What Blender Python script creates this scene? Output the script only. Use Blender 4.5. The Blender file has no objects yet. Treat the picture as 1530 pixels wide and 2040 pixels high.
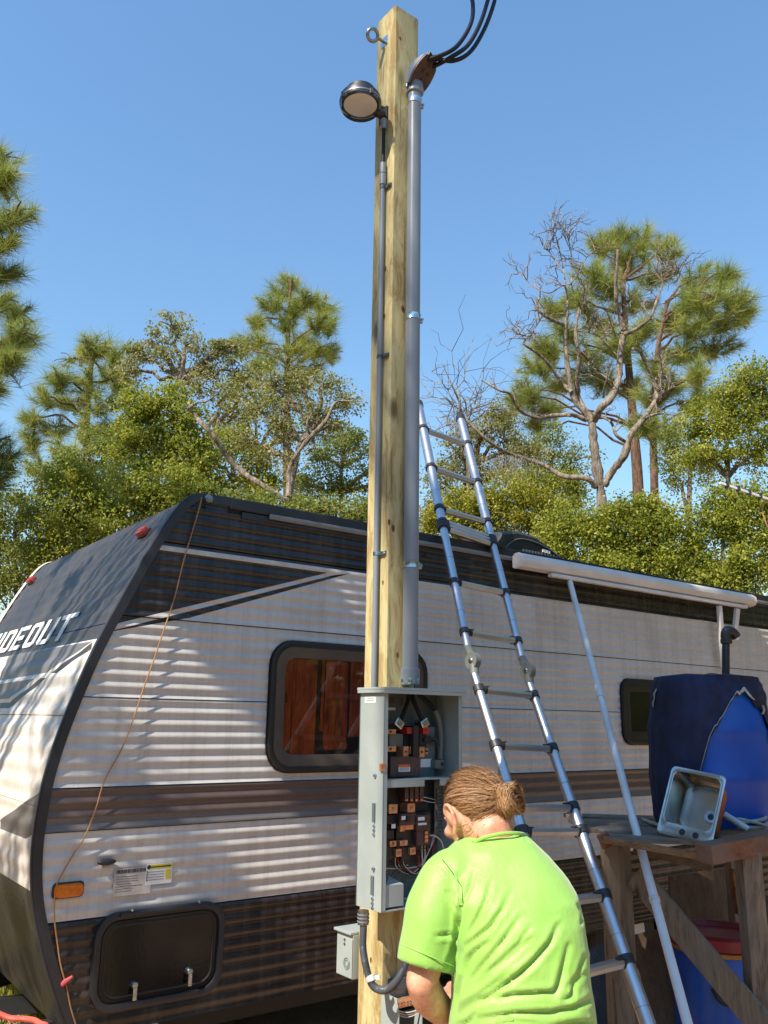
import bpy, bmesh, math, random
import numpy as np
from mathutils import Vector, Matrix, Quaternion
random.seed(11)
rng = np.random.default_rng(11)
SC = bpy.context.scene
COL = SC.collection

# ------------------------------------------------------------------ camera
FPX, CX, CY = 1680.0, 765.0, 1020.0          # focal length and centre of a 1530 x 2040 frame
PITCH = math.atan(415 / FPX)
ROLL = math.radians(0.9)
CAM = Vector((0, 0, 1.7))
FW = Vector((0, math.cos(PITCH), math.sin(PITCH)))
R0 = Vector((1, 0, 0)); U0 = Vector((0, -math.sin(PITCH), math.cos(PITCH)))
UPV = U0 * math.cos(ROLL) - R0 * math.sin(ROLL)
RTV = R0 * math.cos(ROLL) + U0 * math.sin(ROLL)
cd = bpy.data.cameras.new('camera'); cam = bpy.data.objects.new('camera', cd); COL.objects.link(cam)
cd.sensor_fit = 'HORIZONTAL'; cd.sensor_width = 36; cd.lens = 36 * FPX / 1530
cd.clip_start = 0.05; cd.clip_end = 3000
M3 = Matrix((RTV, UPV, -FW)).transposed()
cam.matrix_world = Matrix.Translation(CAM) @ M3.to_4x4()
SC.camera = cam

# ------------------------------------------------------------------ sky, sun, exposure
SUN_AZ = Vector((-0.649, -0.760, 0)).normalized()   # towards the sun, seen from above
SUN_EL = math.radians(48)
SUN = (SUN_AZ * math.cos(SUN_EL) + Vector((0, 0, math.sin(SUN_EL)))).normalized()
w = bpy.data.worlds.new('World'); SC.world = w; w.use_nodes = True
wn = w.node_tree; wn.nodes.clear()
sky = wn.nodes.new('ShaderNodeTexSky'); sky.sky_type = 'NISHITA'; sky.sun_disc = False
sky.sun_elevation = SUN_EL; sky.sun_rotation = math.atan2(SUN_AZ.x, SUN_AZ.y)
sky.altitude = 0; sky.air_density = 2.0; sky.dust_density = 0.0; sky.ozone_density = 10.0
bg = wn.nodes.new('ShaderNodeBackground'); bg.inputs['Strength'].default_value = 0.122
wo = wn.nodes.new('ShaderNodeOutputWorld')
wn.links.new(sky.outputs[0], bg.inputs[0]); wn.links.new(bg.outputs[0], wo.inputs[0])
sl = bpy.data.lights.new('sun', 'SUN'); so = bpy.data.objects.new('sun', sl); COL.objects.link(so)
sl.energy = 4.9; sl.angle = math.radians(0.53); sl.color = (1.0, 0.91, 0.78)
so.rotation_euler = SUN.to_track_quat('Z', 'Y').to_euler(); so.location = SUN * 30
vs = SC.view_settings; vs.view_transform = 'Standard'; vs.look = 'None'; vs.exposure = 0.72; vs.gamma = 1
vs.use_curve_mapping = False
SC.cycles.max_bounces = 8; SC.cycles.transparent_max_bounces = 12
SC.cycles.sample_clamp_indirect = 6

# ------------------------------------------------------------------ view geometry helpers
def ray(x, y): return FW + RTV * ((x - CX) / FPX) - UPV * ((y - CY) / FPX)
def at(x, y, Y):                                   # the point at world depth Y seen at (x, y)
    d = ray(x, y); return CAM + d * (Y / d.y)
def onpl(x, y, P, n):
    d = ray(x, y); return CAM + d * ((P - CAM).dot(n) / d.dot(n))
def proj(P):
    v = Vector(P) - CAM; k = FPX / v.dot(FW)
    return (CX + v.dot(RTV) * k, CY - v.dot(UPV) * k)
_d = ray(3074, 1470); DW = Vector((_d.x, _d.y, 0)).normalized()      # along the trailer side, rearwards
NW = Vector((DW.y, -DW.x, 0))                                        # out of the trailer side
TO = at(400, 1430, 4.2); TO.z = 0
TM = Matrix.Translation(TO) @ Matrix((DW, -NW, Vector((0, 0, 1)))).transposed().to_4x4()   # trailer axes
TMI = TM.inverted()
def uz(x, y):
    q = TMI @ onpl(x, y, TO, NW); return q.x, q.z

# ------------------------------------------------------------------ materials
def s2l(*c):
    return tuple(((v / 255) / 12.92 if v / 255 <= 0.04045 else ((v / 255 + 0.055) / 1.055) ** 2.4) for v in c)
class NB:
    def __init__(s, name):
        s.m = bpy.data.materials.new(name); s.m.use_nodes = True; s.t = s.m.node_tree; s.t.nodes.clear()
        s.out = s.t.nodes.new('ShaderNodeOutputMaterial')
    def n(s, typ, ins=None, **props):
        nd = s.t.nodes.new('ShaderNode' + typ)
        for k, v in props.items(): setattr(nd, k, v)
        for k, v in (ins or {}).items():
            sk = nd.inputs[k]
            if isinstance(v, bpy.types.NodeSocket): s.t.links.new(v, sk)
            elif isinstance(v, bpy.types.Node): s.t.links.new(v.outputs[0], sk)
            else:
                if hasattr(sk.default_value, '__len__') and len(sk.default_value) == 4 and len(v) == 3: v = (*v, 1)
                sk.default_value = v
        return nd
    def coord(s, kind='Object', scale=(1, 1, 1)):
        tc = s.n('TexCoord'); return s.n('Mapping', {'Vector': tc.outputs[kind], 'Scale': scale})
    def noise(s, vec, scale, detail=4, rough=.55): return s.n('TexNoise', {'Vector': vec, 'Scale': scale, 'Detail': detail, 'Roughness': rough})
    def ramp(s, fac, stops):
        r = s.n('ValToRGB', {'Fac': fac}); e = r.color_ramp.elements
        while len(e) < len(stops): e.new(0.5)
        for i, (p, c) in enumerate(stops): e[i].position = p; e[i].color = (*c, 1) if len(c) == 3 else c
        return r
    def mix(s, fac, a, b, mode='MIX'):
        nd = s.n('Mix', None, data_type='RGBA', blend_type=mode)
        for idx, v in ((0, fac), (6, a), (7, b)):
            sk = nd.inputs[idx]
            if isinstance(v, bpy.types.Node): v = v.outputs[2] if v.bl_idname == 'ShaderNodeMix' else v.outputs[0]
            if isinstance(v, bpy.types.NodeSocket): s.t.links.new(v, sk)
            else: sk.default_value = v if idx == 0 else (*v, 1) if len(v) == 3 else v
        return nd.outputs[2]
    def math(s, op, a, b=0.0):
        nd = s.n('Math', None, operation=op)
        for i, v in enumerate((a, b)):
            if isinstance(v, bpy.types.Node): v = v.outputs[0]
            if isinstance(v, bpy.types.NodeSocket): s.t.links.new(v, nd.inputs[i])
            else: nd.inputs[i].default_value = v
        return nd.outputs[0]
    def bump(s, h, strength=.3, dist=.01): return s.n('Bump', {'Height': h, 'Strength': strength, 'Distance': dist}).outputs[0]
    def done(s, sh):
        s.t.links.new(sh.outputs[0] if isinstance(sh, bpy.types.Node) else sh, s.out.inputs[0]); return s.m
    def pbr(s, **k):
        names = dict(col='Base Color', rough='Roughness', metal='Metallic', nrm='Normal', spec='Specular IOR Level', coat='Coat Weight',
                     sheen='Sheen Weight', trans='Transmission Weight', sss='Subsurface Weight', ior='IOR', alpha='Alpha', aniso='Anisotropic')
        return s.n('BsdfPrincipled', {names[a]: v for a, v in k.items()})
def pmat(name, c1, c2=None, rough=.6, metal=0, scale=6, stretch=(1, 1, 1), bump=.15, bscale=60, spec=.5, rv=.12, bdist=.003, detail=5, coat=0):
    b = NB(name); v = b.coord(scale=stretch)
    c2 = c2 or tuple(x * .72 for x in c1)
    f = b.noise(v, scale, detail)
    col = b.ramp(f, [(.33, c1), (.67, c2)])
    f2 = b.noise(v, bscale, 3)
    r = b.math('ADD', b.math('MULTIPLY', b.math('SUBTRACT', f, .5), rv * 2), rough)
    k = dict(col=col, rough=r, metal=float(metal), spec=spec, coat=float(coat))
    if bump: k['nrm'] = b.bump(f2, bump, bdist)
    return b.done(b.pbr(**k))
def wood(name, light, dark, axis=2, rough=.75, gscale=1.0, knots=True, weather=None):
    b = NB(name); st = [14 * gscale] * 3; st[axis] = .55 * gscale
    v = b.coord(scale=tuple(st)); raw = b.coord()
    warp = b.noise(raw, 2.2, 2)
    vv = b.n('VectorMath', {0: v, 1: b.n('VectorMath', {0: warp.outputs['Color'], 1: (1.6, 1.6, 1.6)}, operation='MULTIPLY')}, operation='ADD')
    g = b.noise(vv, 2.4, 6, .65)
    g2 = b.noise(vv, 11, 3, .7); gm = b.math('ADD', b.math('MULTIPLY', g, .66), b.math('MULTIPLY', g2, .34))
    col = b.ramp(gm, [(.36, light), (.50, tuple(a * .55 + c * .45 for a, c in zip(light, dark))), (.60, dark)]).outputs[0]
    big = b.noise(raw, 1.7, 3)
    col = b.mix(b.math('MULTIPLY', big, .28), col, tuple(x * .66 for x in light), 'MIX')
    if knots:
        kst = [1.0] * 3; kst[axis] = .42
        vo = b.n('TexVoronoi', {'Vector': b.coord(scale=tuple(kst)), 'Scale': 6.5})
        kf = b.ramp(vo.outputs['Distance'], [(.07, (1, 1, 1)), (.17, (0, 0, 0))])
        col = b.mix(b.math('MULTIPLY', kf, .75), col, tuple(x * .3 for x in dark))
    if weather:
        wf = b.ramp(b.noise(raw, 5, 4), [(.42, (0, 0, 0)), (.62, (1, 1, 1))])
        col = b.mix(b.math('MULTIPLY', wf, .7), col, weather)
    return b.done(b.pbr(col=col, rough=rough, nrm=b.bump(g, .35, .004), spec=.25))
def leafmat(name, ramp_, trans=.35, rough=.5):
    b = NB(name)
    a = b.n('Attribute', None, attribute_name='rnd')
    col = b.ramp(a.outputs['Fac'], ramp_).outputs[0]
    p = b.pbr(col=col, rough=rough, spec=.35)
    bright = b.mix(.65, col, (.35, .42, .05), 'MIX')
    t = b.n('BsdfTranslucent', {'Color': bright})
    m = b.n('MixShader', {0: trans, 1: p, 2: t})
    return b.done(m)
def zonemat(name, base, zones, axes, rough=.35, extra=None):
    """flat vinyl print: convex polygons of colour in the sheet's own axes (metres)"""
    b = NB(name); co = b.n('TexCoord').outputs['Object']; col = None
    raw = b.coord()
    fade = b.noise(b.coord(scale=(.9, 3, 5)), 2.0, 4)
    col = b.ramp(fade, [(.3, base), (.7, tuple(x * .84 for x in base))]).outputs[0]
    for c, pts in zones:
        cx = sum(p[0] for p in pts) / len(pts); cz = sum(p[1] for p in pts) / len(pts); m = None
        for i in range(len(pts)):
            (x1, z1), (x2, z2) = pts[i], pts[(i + 1) % len(pts)]
            nx, nz = -(z2 - z1), (x2 - x1); L = math.hypot(nx, nz)
            if L < 1e-6: continue
            nx /= L; nz /= L; k = -(nx * x1 + nz * z1)
            if nx * cx + nz * cz + k < 0: nx, nz, k = -nx, -nz, -k
            vec = [0, 0, 0]; vec[axes[0]] = nx; vec[axes[1]] = nz
            d = b.n('VectorMath', {0: co, 1: tuple(vec)}, operation='DOT_PRODUCT').outputs['Value']
            h = b.math('GREATER_THAN', d, -k)
            m = h if m is None else b.math('MULTIPLY', m, h)
        col = b.mix(m, col, c)
    # road film and rain streaks
    st = b.ramp(b.noise(b.coord(scale=(7, 7, .35)), 3, 5, .7), [(.45, (0, 0, 0)), (.75, (1, 1, 1))])
    col = b.mix(b.math('MULTIPLY', st, .30), col, (.16, .12, .09))
    sp = b.ramp(b.noise(raw, 2.3, 5), [(.5, (0, 0, 0)), (.8, (1, 1, 1))])
    col = b.mix(b.math('MULTIPLY', sp, .25), col, (.20, .16, .12))
    bm = b.noise(b.coord(scale=(3, 3, 14)), 3, 2)
    fr = b.math('ADD', b.math('MULTIPLY', fade, .25), rough - .12)
    h = bm.outputs[0] if extra is None else b.math('ADD', bm, extra(b, raw))
    return b.done(b.pbr(col=col, rough=fr, nrm=b.bump(h, .25, .004), spec=.45))

MAT = {}
def m_(k): return MAT[k]
MAT['post'] = wood('treated_pine', s2l(209, 198, 148), s2l(154, 128, 80), gscale=.7)
MAT['grey_timber'] = wood('weathered_timber', s2l(142, 128, 108), s2l(84, 72, 60), weather=s2l(120, 112, 100))
MAT['grey_timber_x'] = wood('weathered_plank', s2l(132, 120, 104), s2l(76, 66, 56), axis=0, weather=s2l(128, 120, 110))
MAT['red_timber_x'] = wood('red_stained_timber', s2l(140, 94, 68), s2l(90, 62, 48), axis=0, weather=s2l(120, 104, 92))
MAT['plank_x'] = wood('cut_board', s2l(146, 116, 82), s2l(94, 70, 48), axis=0)
MAT['redwood'] = wood('red_brown_board', s2l(186, 96, 58), s2l(112, 54, 34), rough=.6, knots=True)
MAT['plywood'] = wood('plywood', s2l(112, 92, 70), s2l(84, 66, 50), knots=False)
MAT['grey_paint'] = pmat('grey_enamel', s2l(162, 170, 166), s2l(146, 156, 154), rough=.42, bump=.08, bscale=220, bdist=.0006, rv=.05)
MAT['grey_dark'] = pmat('grey_enamel_shaded', s2l(94, 108, 108), s2l(80, 94, 96), rough=.5, bump=.05)  # panel interior's shade put into a darker copy of the grey enamel
MAT['pvc'] = pmat('grey_pvc', s2l(134, 140, 146), s2l(116, 122, 129), rough=.36, stretch=(1, 1, .12), bump=.04, rv=.08)
MAT['pvc_dark'] = pmat('dark_grey_pvc', s2l(84, 88, 92), s2l(70, 74, 78), rough=.45)
MAT['zinc'] = pmat('zinc_plate', s2l(214, 224, 228), s2l(168, 180, 186), rough=.28, metal=1, scale=40)
MAT['steel'] = pmat('dull_steel', s2l(170, 172, 172), s2l(120, 120, 118), rough=.4, metal=1, scale=20)
MAT['alu'] = pmat('brushed_aluminium', s2l(214, 214, 214), s2l(196, 196, 198), rough=.42, metal=1, scale=5, stretch=(1, 1, .2), bump=.06, rv=.1)
MAT['black_plastic'] = pmat('black_plastic', (.018, .018, .020), (.030, .030, .032), rough=.45)
MAT['black_rubber'] = pmat('black_rubber', (.014, .014, .015), (.022, .022, .024), rough=.6)
MAT['cable'] = pmat('black_cable', (.006, .006, .009), (.010, .011, .015), rough=.5, spec=.3)
MAT['grey_plastic'] = pmat('hinge_plastic', s2l(112, 116, 110), s2l(92, 96, 90), rough=.55)
MAT['copper'] = pmat('copper', s2l(240, 180, 136), s2l(196, 128, 92), rough=.36, metal=.6, scale=50)
MAT['breaker'] = pmat('brown_phenolic', s2l(92, 66, 62), s2l(60, 44, 44), rough=.5, scale=30)
MAT['dark_block'] = pmat('black_phenolic', s2l(42, 38, 40), s2l(30, 28, 30), rough=.5)
MAT['red_cap'] = pmat('red_plastic_cap', s2l(190, 44, 34), s2l(160, 34, 28), rough=.4)
MAT['white_wire'] = pmat('white_insulation', s2l(205, 206, 200), s2l(178, 180, 176), rough=.5)
MAT['label_white'] = pmat('white_label', s2l(232, 232, 228), s2l(218, 218, 214), rough=.6, bump=0)
MAT['label_orange'] = pmat('orange_label', s2l(220, 104, 40), s2l(204, 92, 36), rough=.6, bump=0)
MAT['ink'] = pmat('black_ink', (.02, .02, .022), (.03, .03, .03), rough=.7, bump=0)
MAT['label_yellow'] = pmat('yellow_label', s2l(214, 204, 70), s2l(196, 184, 60), rough=.6, bump=0)
MAT['lens'] = pmat('lamp_lens', s2l(250, 248, 244), s2l(244, 240, 236), rough=.35, bump=0)
MAT['amber'] = pmat('amber_lens', s2l(226, 120, 16), s2l(200, 98, 12), rough=.22, scale=40)
MAT['red_lens'] = pmat('red_lens', s2l(176, 54, 36), s2l(150, 40, 28), rough=.25, scale=40)
MAT['white_paint'] = pmat('white_enamel', s2l(226, 222, 216), s2l(204, 198, 192), rough=.4, scale=4)
MAT['awning'] = pmat('awning_white', s2l(222, 218, 213), s2l(200, 195, 190), rough=.45, scale=3, stretch=(1, 1, 3))
MAT['trim_black'] = pmat('black_trim', (.016, .017, .022), (.03, .031, .038), rough=.38, scale=3)
MAT['frame_black'] = pmat('black_window_frame', (.012, .012, .014), (.02, .02, .02), rough=.4)
MAT['frame_brown'] = pmat('dark_bronze_frame', s2l(96, 84, 74), s2l(76, 66, 60), rough=.4)
MAT['roof_rubber'] = pmat('roof_membrane', (.03, .03, .034), (.05, .05, .055), rough=.7)
MAT['hatch'] = pmat('hatch_door', (.005, .005, .006), (.010, .010, .010), spec=.35, rough=.16, scale=2.5)
MAT['barrel'] = pmat('blue_polyethylene', s2l(22, 92, 190), s2l(14, 66, 156), rough=.38, scale=4, stretch=(1, 1, .5), bump=.12, bscale=30)
MAT['navy'] = pmat('navy_fabric', s2l(30, 38, 74), s2l(20, 24, 46), rough=.8, bump=.4, bscale=120)
MAT['fray'] = pmat('frayed_white_webbing', s2l(186, 182, 172), s2l(140, 136, 128), rough=.9, bump=.5, bscale=160)
MAT['red_lid'] = pmat('red_lid', s2l(150, 38, 44), s2l(112, 28, 36), rough=.45)
MAT['yellow_ring'] = pmat('yellow_ring', s2l(190, 130, 50), s2l(140, 86, 34), rough=.5)
MAT['stainless'] = pmat('stainless', s2l(196, 192, 184), s2l(150, 146, 138), rough=.17, metal=1, scale=7, bump=.12, bscale=14, bdist=.004)
MAT['rust'] = pmat('orange_undercoat', s2l(196, 104, 48), s2l(160, 80, 40), rough=.7, scale=14)
MAT['hose'] = pmat('dirty_white_hose', s2l(196, 190, 176), s2l(152, 144, 128), rough=.6, scale=14)
MAT['cord'] = pmat('orange_cord', s2l(184, 138, 92), s2l(142, 102, 66), rough=.55)
MAT['red_cord'] = pmat('red_cord', s2l(222, 96, 80), s2l(190, 70, 58), rough=.5)
MAT['pink'] = pmat('pink_tape', s2l(200, 90, 90), s2l(170, 70, 74), rough=.6)
MAT['knot'] = pmat('pine_knot', s2l(120, 78, 44), s2l(70, 44, 28), rough=.7, scale=60)

# ------------------------------------------------------------------ mesh builders
WM = {}                                            # world matrix of each thing
def frame(ax, ay=None, az=None, o=(0, 0, 0)):
    return Matrix.Translation(Vector(o)) @ Matrix((Vector(ax), Vector(ay), Vector(az))).transposed().to_4x4()
def basis(d, hint=Vector((0, 0, 1))):
    d = Vector(d).normalized()
    if abs(d.dot(hint)) > .97: hint = Vector((1, 0, 0))
    a = d.cross(hint).normalized(); return a, a.cross(d).normalized(), d
class MB:
    def __init__(s, M=None): s.v = []; s.f = []; s.M = M
    def add(s, vs_, fs):
        o = len(s.v)
        s.v += [(s.M @ Vector(p)) if s.M else Vector(p) for p in vs_]
        s.f += [tuple(i + o for i in f) for f in fs]; return s
    def box(s, a, b):
        (x0, y0, z0), (x1, y1, z1) = a, b
        return s.add([(x0, y0, z0), (x1, y0, z0), (x1, y1, z0), (x0, y1, z0), (x0, y0, z1), (x1, y0, z1), (x1, y1, z1), (x0, y1, z1)],
                     [(0, 3, 2, 1), (4, 5, 6, 7), (0, 1, 5, 4), (1, 2, 6, 5), (2, 3, 7, 6), (3, 0, 4, 7)])
    def bar(s, p0, p1, w_, h, up=Vector((0, 0, 1)), roll=0):   # rectangular bar from p0 to p1
        p0, p1 = Vector(p0), Vector(p1); a, u, d = basis(p1 - p0, up)
        if roll: q = Quaternion(d, roll); a, u = q @ a, q @ u
        vs_ = [p + a * (w_ / 2 * i) + u * (h / 2 * j) for p in (p0, p1) for i, j in ((-1, -1), (1, -1), (1, 1), (-1, 1))]
        return s.add(vs_, [(0, 3, 2, 1), (4, 5, 6, 7), (0, 1, 5, 4), (1, 2, 6, 5), (2, 3, 7, 6), (3, 0, 4, 7)])
    def tube(s, pts, rad, n=10, caps=True, flat=1.0):
        pts = [Vector(p) for p in pts]; m = len(pts)
        rad = rad if hasattr(rad, '__len__') else [rad] * m
        vs_, fs = [], []; a = None
        for i, p in enumerate(pts):
            d = (pts[min(i + 1, m - 1)] - pts[max(i - 1, 0)])
            if d.length < 1e-9: d = Vector((0, 0, 1))
            d.normalize()
            if a is None: a, u, _ = basis(d)
            else:
                a = (a - d * a.dot(d))
                a = basis(d)[0] if a.length < 1e-4 else a.normalized()
                u = a.cross(d).normalized()
            for k in range(n):
                t = 2 * math.pi * k / n; vs_.append(p + (a * math.cos(t) + u * math.sin(t) * flat) * rad[i])
        for i in range(m - 1):
            for k in range(n):
                k2 = (k + 1) % n; fs.append((i * n + k, i * n + k2, (i + 1) * n + k2, (i + 1) * n + k))
        if caps: fs += [tuple(range(n - 1, -1, -1)), tuple((m - 1) * n + k for k in range(n))]
        return s.add(vs_, fs)
    def cyl(s, p0, p1, r0, r1=None, n=16): return s.tube([p0, p1], [r0, r1 if r1 is not None else r0], n)
    def lathe(s, prof, c, ax=(0, 0, 1), n=32, a0=0.0, a1=2 * math.pi):
        A, U, D = basis(ax); c = Vector(c); full = abs(a1 - a0 - 2 * math.pi) < 1e-6; m = n if full else n + 1
        vs_ = []
        for r, h in prof:
            for k in range(m):
                t = a0 + (a1 - a0) * k / n; vs_.append(c + D * h + (A * math.cos(t) + U * math.sin(t)) * r)
        fs = []
        for i in range(len(prof) - 1):
            for k in range(n):
                k2 = (k + 1) % m; fs.append((i * m + k, i * m + k2, (i + 1) * m + k2, (i + 1) * m + k))
        if full:
            fs.append(tuple(range(m - 1, -1, -1))); fs.append(tuple((len(prof) - 1) * m + k for k in range(m)))
        return s.add(vs_, fs)
    def ell(s, c, r, R=None, n=16, m=10):
        vs_, fs = [], []; c = Vector(c)
        for j in range(m + 1):
            ph = math.pi * j / m
            for k in range(n):
                t = 2 * math.pi * k / n
                p = Vector((r[0] * math.sin(ph) * math.cos(t), r[1] * math.sin(ph) * math.sin(t), r[2] * math.cos(ph)))
                vs_.append(c + (R @ p if R else p))
        for j in range(m):
            for k in range(n):
                k2 = (k + 1) % n; fs.append((j * n + k, (j + 1) * n + k, (j + 1) * n + k2, j * n + k2))
        return s.add(vs_, fs)
    def prism(s, loop, d):                          # closed loop of points pushed along d
        loop = [Vector(p) for p in loop]; d = Vector(d); n = len(loop)
        return s.add(loop + [p + d for p in loop], [tuple(range(n - 1, -1, -1)), tuple(range(n, 2 * n))] +
                     [(i, (i + 1) % n, n + (i + 1) % n, n + i) for i in range(n)])
    def ring(s, o, i, d):                           # frame between two loops of equal length, pushed along d
        n = len(o); d = Vector(d); o = [Vector(p) for p in o]; i = [Vector(p) for p in i]
        fs = []
        for k in range(n):
            q = (k + 1) % n
            fs += [(k, q, n + q, n + k), (2 * n + k, 3 * n + k, 3 * n + q, 2 * n + q), (k, 2 * n + k, 2 * n + q, q), (n + k, n + q, 3 * n + q, 3 * n + k)]
        return s.add(o + i + [p + d for p in o] + [p + d for p in i], fs)
    def sheet(s, rows):                             # rows of points, quads between
        m = len(rows[0]); vs_ = [p for r in rows for p in r]
        return s.add(vs_, [(i * m + k, i * m + k + 1, (i + 1) * m + k + 1, (i + 1) * m + k) for i in range(len(rows) - 1) for k in range(m - 1)])
    def build(s, name, mat, parent=None, smooth=False, bevel=0, seg=2, solid=0, angle=40):
        W = WM.get(parent.name, Matrix()) if parent else Matrix()
        me = bpy.data.meshes.new(name)
        if parent: Wi = W.inverted(); vs_ = [tuple(Wi @ p) for p in s.v]
        else: vs_ = [tuple(p) for p in s.v]
        me.from_pydata(vs_, [], s.f); me.update()
        bm = bmesh.new(); bm.from_mesh(me); bmesh.ops.remove_doubles(bm, verts=bm.verts, dist=1e-5)
        bmesh.ops.recalc_face_normals(bm, faces=bm.faces)
        if bevel: bmesh.ops.bevel(bm, geom=[e for e in bm.edges if e.calc_face_angle(0) > .6], offset=bevel, segments=seg, affect='EDGES', profile=.6)
        if solid: bmesh.ops.solidify(bm, geom=bm.faces[:], thickness=solid)
        for f in bm.faces: f.smooth = bool(smooth)
        if smooth:
            for e in bm.edges:
                if len(e.link_faces) == 2 and e.calc_face_angle(0) > math.radians(angle): e.smooth = False
        bm.to_mesh(me); bm.free()
        if mat: me.materials.append(mat if not isinstance(mat, str) else MAT[mat])
        o = bpy.data.objects.new(name, me); COL.objects.link(o)
        if parent: o.parent = parent
        WM[o.name] = W
        return o
def thing(name, label, cat, loc=(0, 0, 0), M=None, group=None):
    o = bpy.data.objects.new(name, None); COL.objects.link(o); o.empty_display_size = .1
    M = M or Matrix.Translation(Vector(loc)); o.matrix_world = M; WM[o.name] = M.copy()
    tag(o, label, cat, group); return o
def tag(o, label, cat, group=None):
    o['label'] = label; o['category'] = cat
    if group: o['group'] = group
    return o
def origin(o, p):                                   # top-level mesh: put the origin at p
    p = Vector(p); o.data.transform(Matrix.Translation(-p)); o.location = p; return o
def npmesh(name, co, nper, mat, parent=None, rnd=None, smooth=False):
    """many loose polygons of nper corners from an (n*nper, 3) array"""
    co = np.asarray(co, dtype=np.float32)
    W = WM.get(parent.name, Matrix()) if parent else Matrix()
    Wi = np.array(W.inverted(), dtype=np.float32)
    co = co @ Wi[:3, :3].T + Wi[:3, 3]
    n = len(co) // nper; me = bpy.data.meshes.new(name)
    me.vertices.add(len(co)); me.vertices.foreach_set('co', co.ravel())
    me.loops.add(len(co)); me.loops.foreach_set('vertex_index', np.arange(len(co), dtype=np.int32))
    me.polygons.add(n); me.polygons.foreach_set('loop_start', np.arange(0, len(co), nper, dtype=np.int32))
    me.update(calc_edges=True)
    if rnd is not None:
        a = me.attributes.new('rnd', 'FLOAT', 'FACE'); a.data.foreach_set('value', np.asarray(rnd, dtype=np.float32))
    me.materials.append(mat if not isinstance(mat, str) else MAT[mat])
    o = bpy.data.objects.new(name, me); COL.objects.link(o)
    if parent: o.parent = parent
    WM[o.name] = W; return o
def spline(pts, n=8):
    """Catmull-Rom through the points"""
    P = [Vector(p) for p in pts]; P = [P[0] * 2 - P[1]] + P + [P[-1] * 2 - P[-2]]; out = []
    for i in range(1, len(P) - 2):
        for k in range(n):
            t = k / n; a, b, c, d = P[i - 1], P[i], P[i + 1], P[i + 2]
            out.append(.5 * ((2 * b) + (c - a) * t + (2 * a - 5 * b + 4 * c - d) * t * t + (3 * b - a - 3 * c + d) * t ** 3))
    out.append(P[-2]); return out
def rrect(x0, x1, z0, z1, r, n=6):
    out = []
    for cx, cz, a in ((x1 - r, z1 - r, 0), (x0 + r, z1 - r, 90), (x0 + r, z0 + r, 180), (x1 - r, z0 + r, 270)):
        for k in range(n + 1):
            t = math.radians(a + 90 * k / n); out.append((cx + r * math.cos(t), cz + r * math.sin(t)))
    return out

# ------------------------------------------------------------------ ground
b = NB('sandy_ground'); v = b.coord(); f1 = b.noise(v, 1.3, 6); f2 = b.noise(v, 14, 5)
col = b.ramp(f1, [(.35, s2l(198, 170, 144)), (.5, s2l(176, 148, 122)), (.72, s2l(140, 118, 84))]).outputs[0]
col = b.mix(b.math('MULTIPLY', f2, .5), col, s2l(150, 110, 88))
MAT['ground'] = b.done(b.pbr(col=col, rough=.95, nrm=b.bump(f2, .6, .03), spec=.1))
g = MB(); N = 60
def gh(x, y): return .03 * math.sin(x * .9 + 1) * math.cos(y * .7) - .03 if abs(x) < 40 and abs(y) < 40 else -.03
xs = sorted(set([-900, -300, -120, -60] + [i * .8 - 24 for i in range(61)] + [60, 120, 300, 900]))
ys = sorted(set([-900, -300, -120, -60] + [i * .8 - 18 for i in range(61)] + [60, 120, 300, 900]))
g.sheet([[(x, y, gh(x, y)) for x in xs] for y in ys])
o = g.build('ground', 'ground', smooth=True); o['kind'] = 'structure'; o['label'] = 'sandy ground with sparse grass around the trailer'

# ------------------------------------------------------------------ travel trailer
UEND = 7.4; TW = 2.55; Z_TOP = 2.80; Z_BOT = .40
trailer = thing('travel_trailer', 'white and black corrugated travel trailer with a bulging nose', 'trailer', M=TM)
NOSE = [(470, 996), (436, 988), (408, 985), (386, 992), (366, 1008), (340, 1042), (300, 1104), (250, 1193), (200, 1285), (160, 1374), (125, 1462), (100, 1540), (85, 1610), (75, 1680), (72, 1742), (75, 1800), (84, 1852), (96, 1903), (111, 1955), (127, 2003), (141, 2040)]
prof = [Vector((*uz(x - 6, y), 0)) for x, y in NOSE]
# NOSE points lie on the outer line of the corner trim: (u, z) of the front profile, top to bottom
PR = [(p.x, p.y) for p in spline(prof, 5)]
sl_ = ((PR[-1][0] - PR[-6][0]) / (PR[-1][1] - PR[-6][1]))
while PR[-1][1] > Z_BOT: PR.append((PR[-1][0] + sl_ * -.03, PR[-1][1] - .03))
PR = [(u, min(z, Z_TOP - .0006 * i)) for i, (u, z) in enumerate(PR)]; PR[0] = (PR[0][0], Z_TOP)
def u0(z):
    for (a, za), (b_, zb) in zip(PR, PR[1:]):
        if zb <= z <= za: return a + (b_ - a) * (za - z) / max(za - zb, 1e-6)
    return PR[0][0] if z > PR[0][1] else PR[-1][0]
CL = TMI @ CAM; TMI3 = TMI.to_3x3()
def front_yz(x, y):                                  # (y, z) on the front sheet seen at a pixel
    d = TMI3 @ ray(x, y); best = None
    for (a, za), (b_, zb) in zip(PR, PR[1:]):
        nx, nz = (za - zb), -(a - b_)
        den = d.x * nx + d.z * nz
        if abs(den) < 1e-9: continue
        t = ((a - CL.x) * nx + (za - CL.z) * nz) / den
        q = CL + d * t
        if t > 0 and min(za, zb) - .002 <= q.z <= max(za, zb) + .002 and (best is None or t < best[0]): best = (t, q.y, q.z)
    if best is None: d = d; t = (PR[-1][0] - CL.x) / d.x; q = CL + d * t; return q.y, q.z
    return best[1], best[2]
WHITE = s2l(208, 202, 195); DARK = (.016, .016, .018); CHAR = (.030, .028, .029); GREY = s2l(104, 102, 104)
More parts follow.
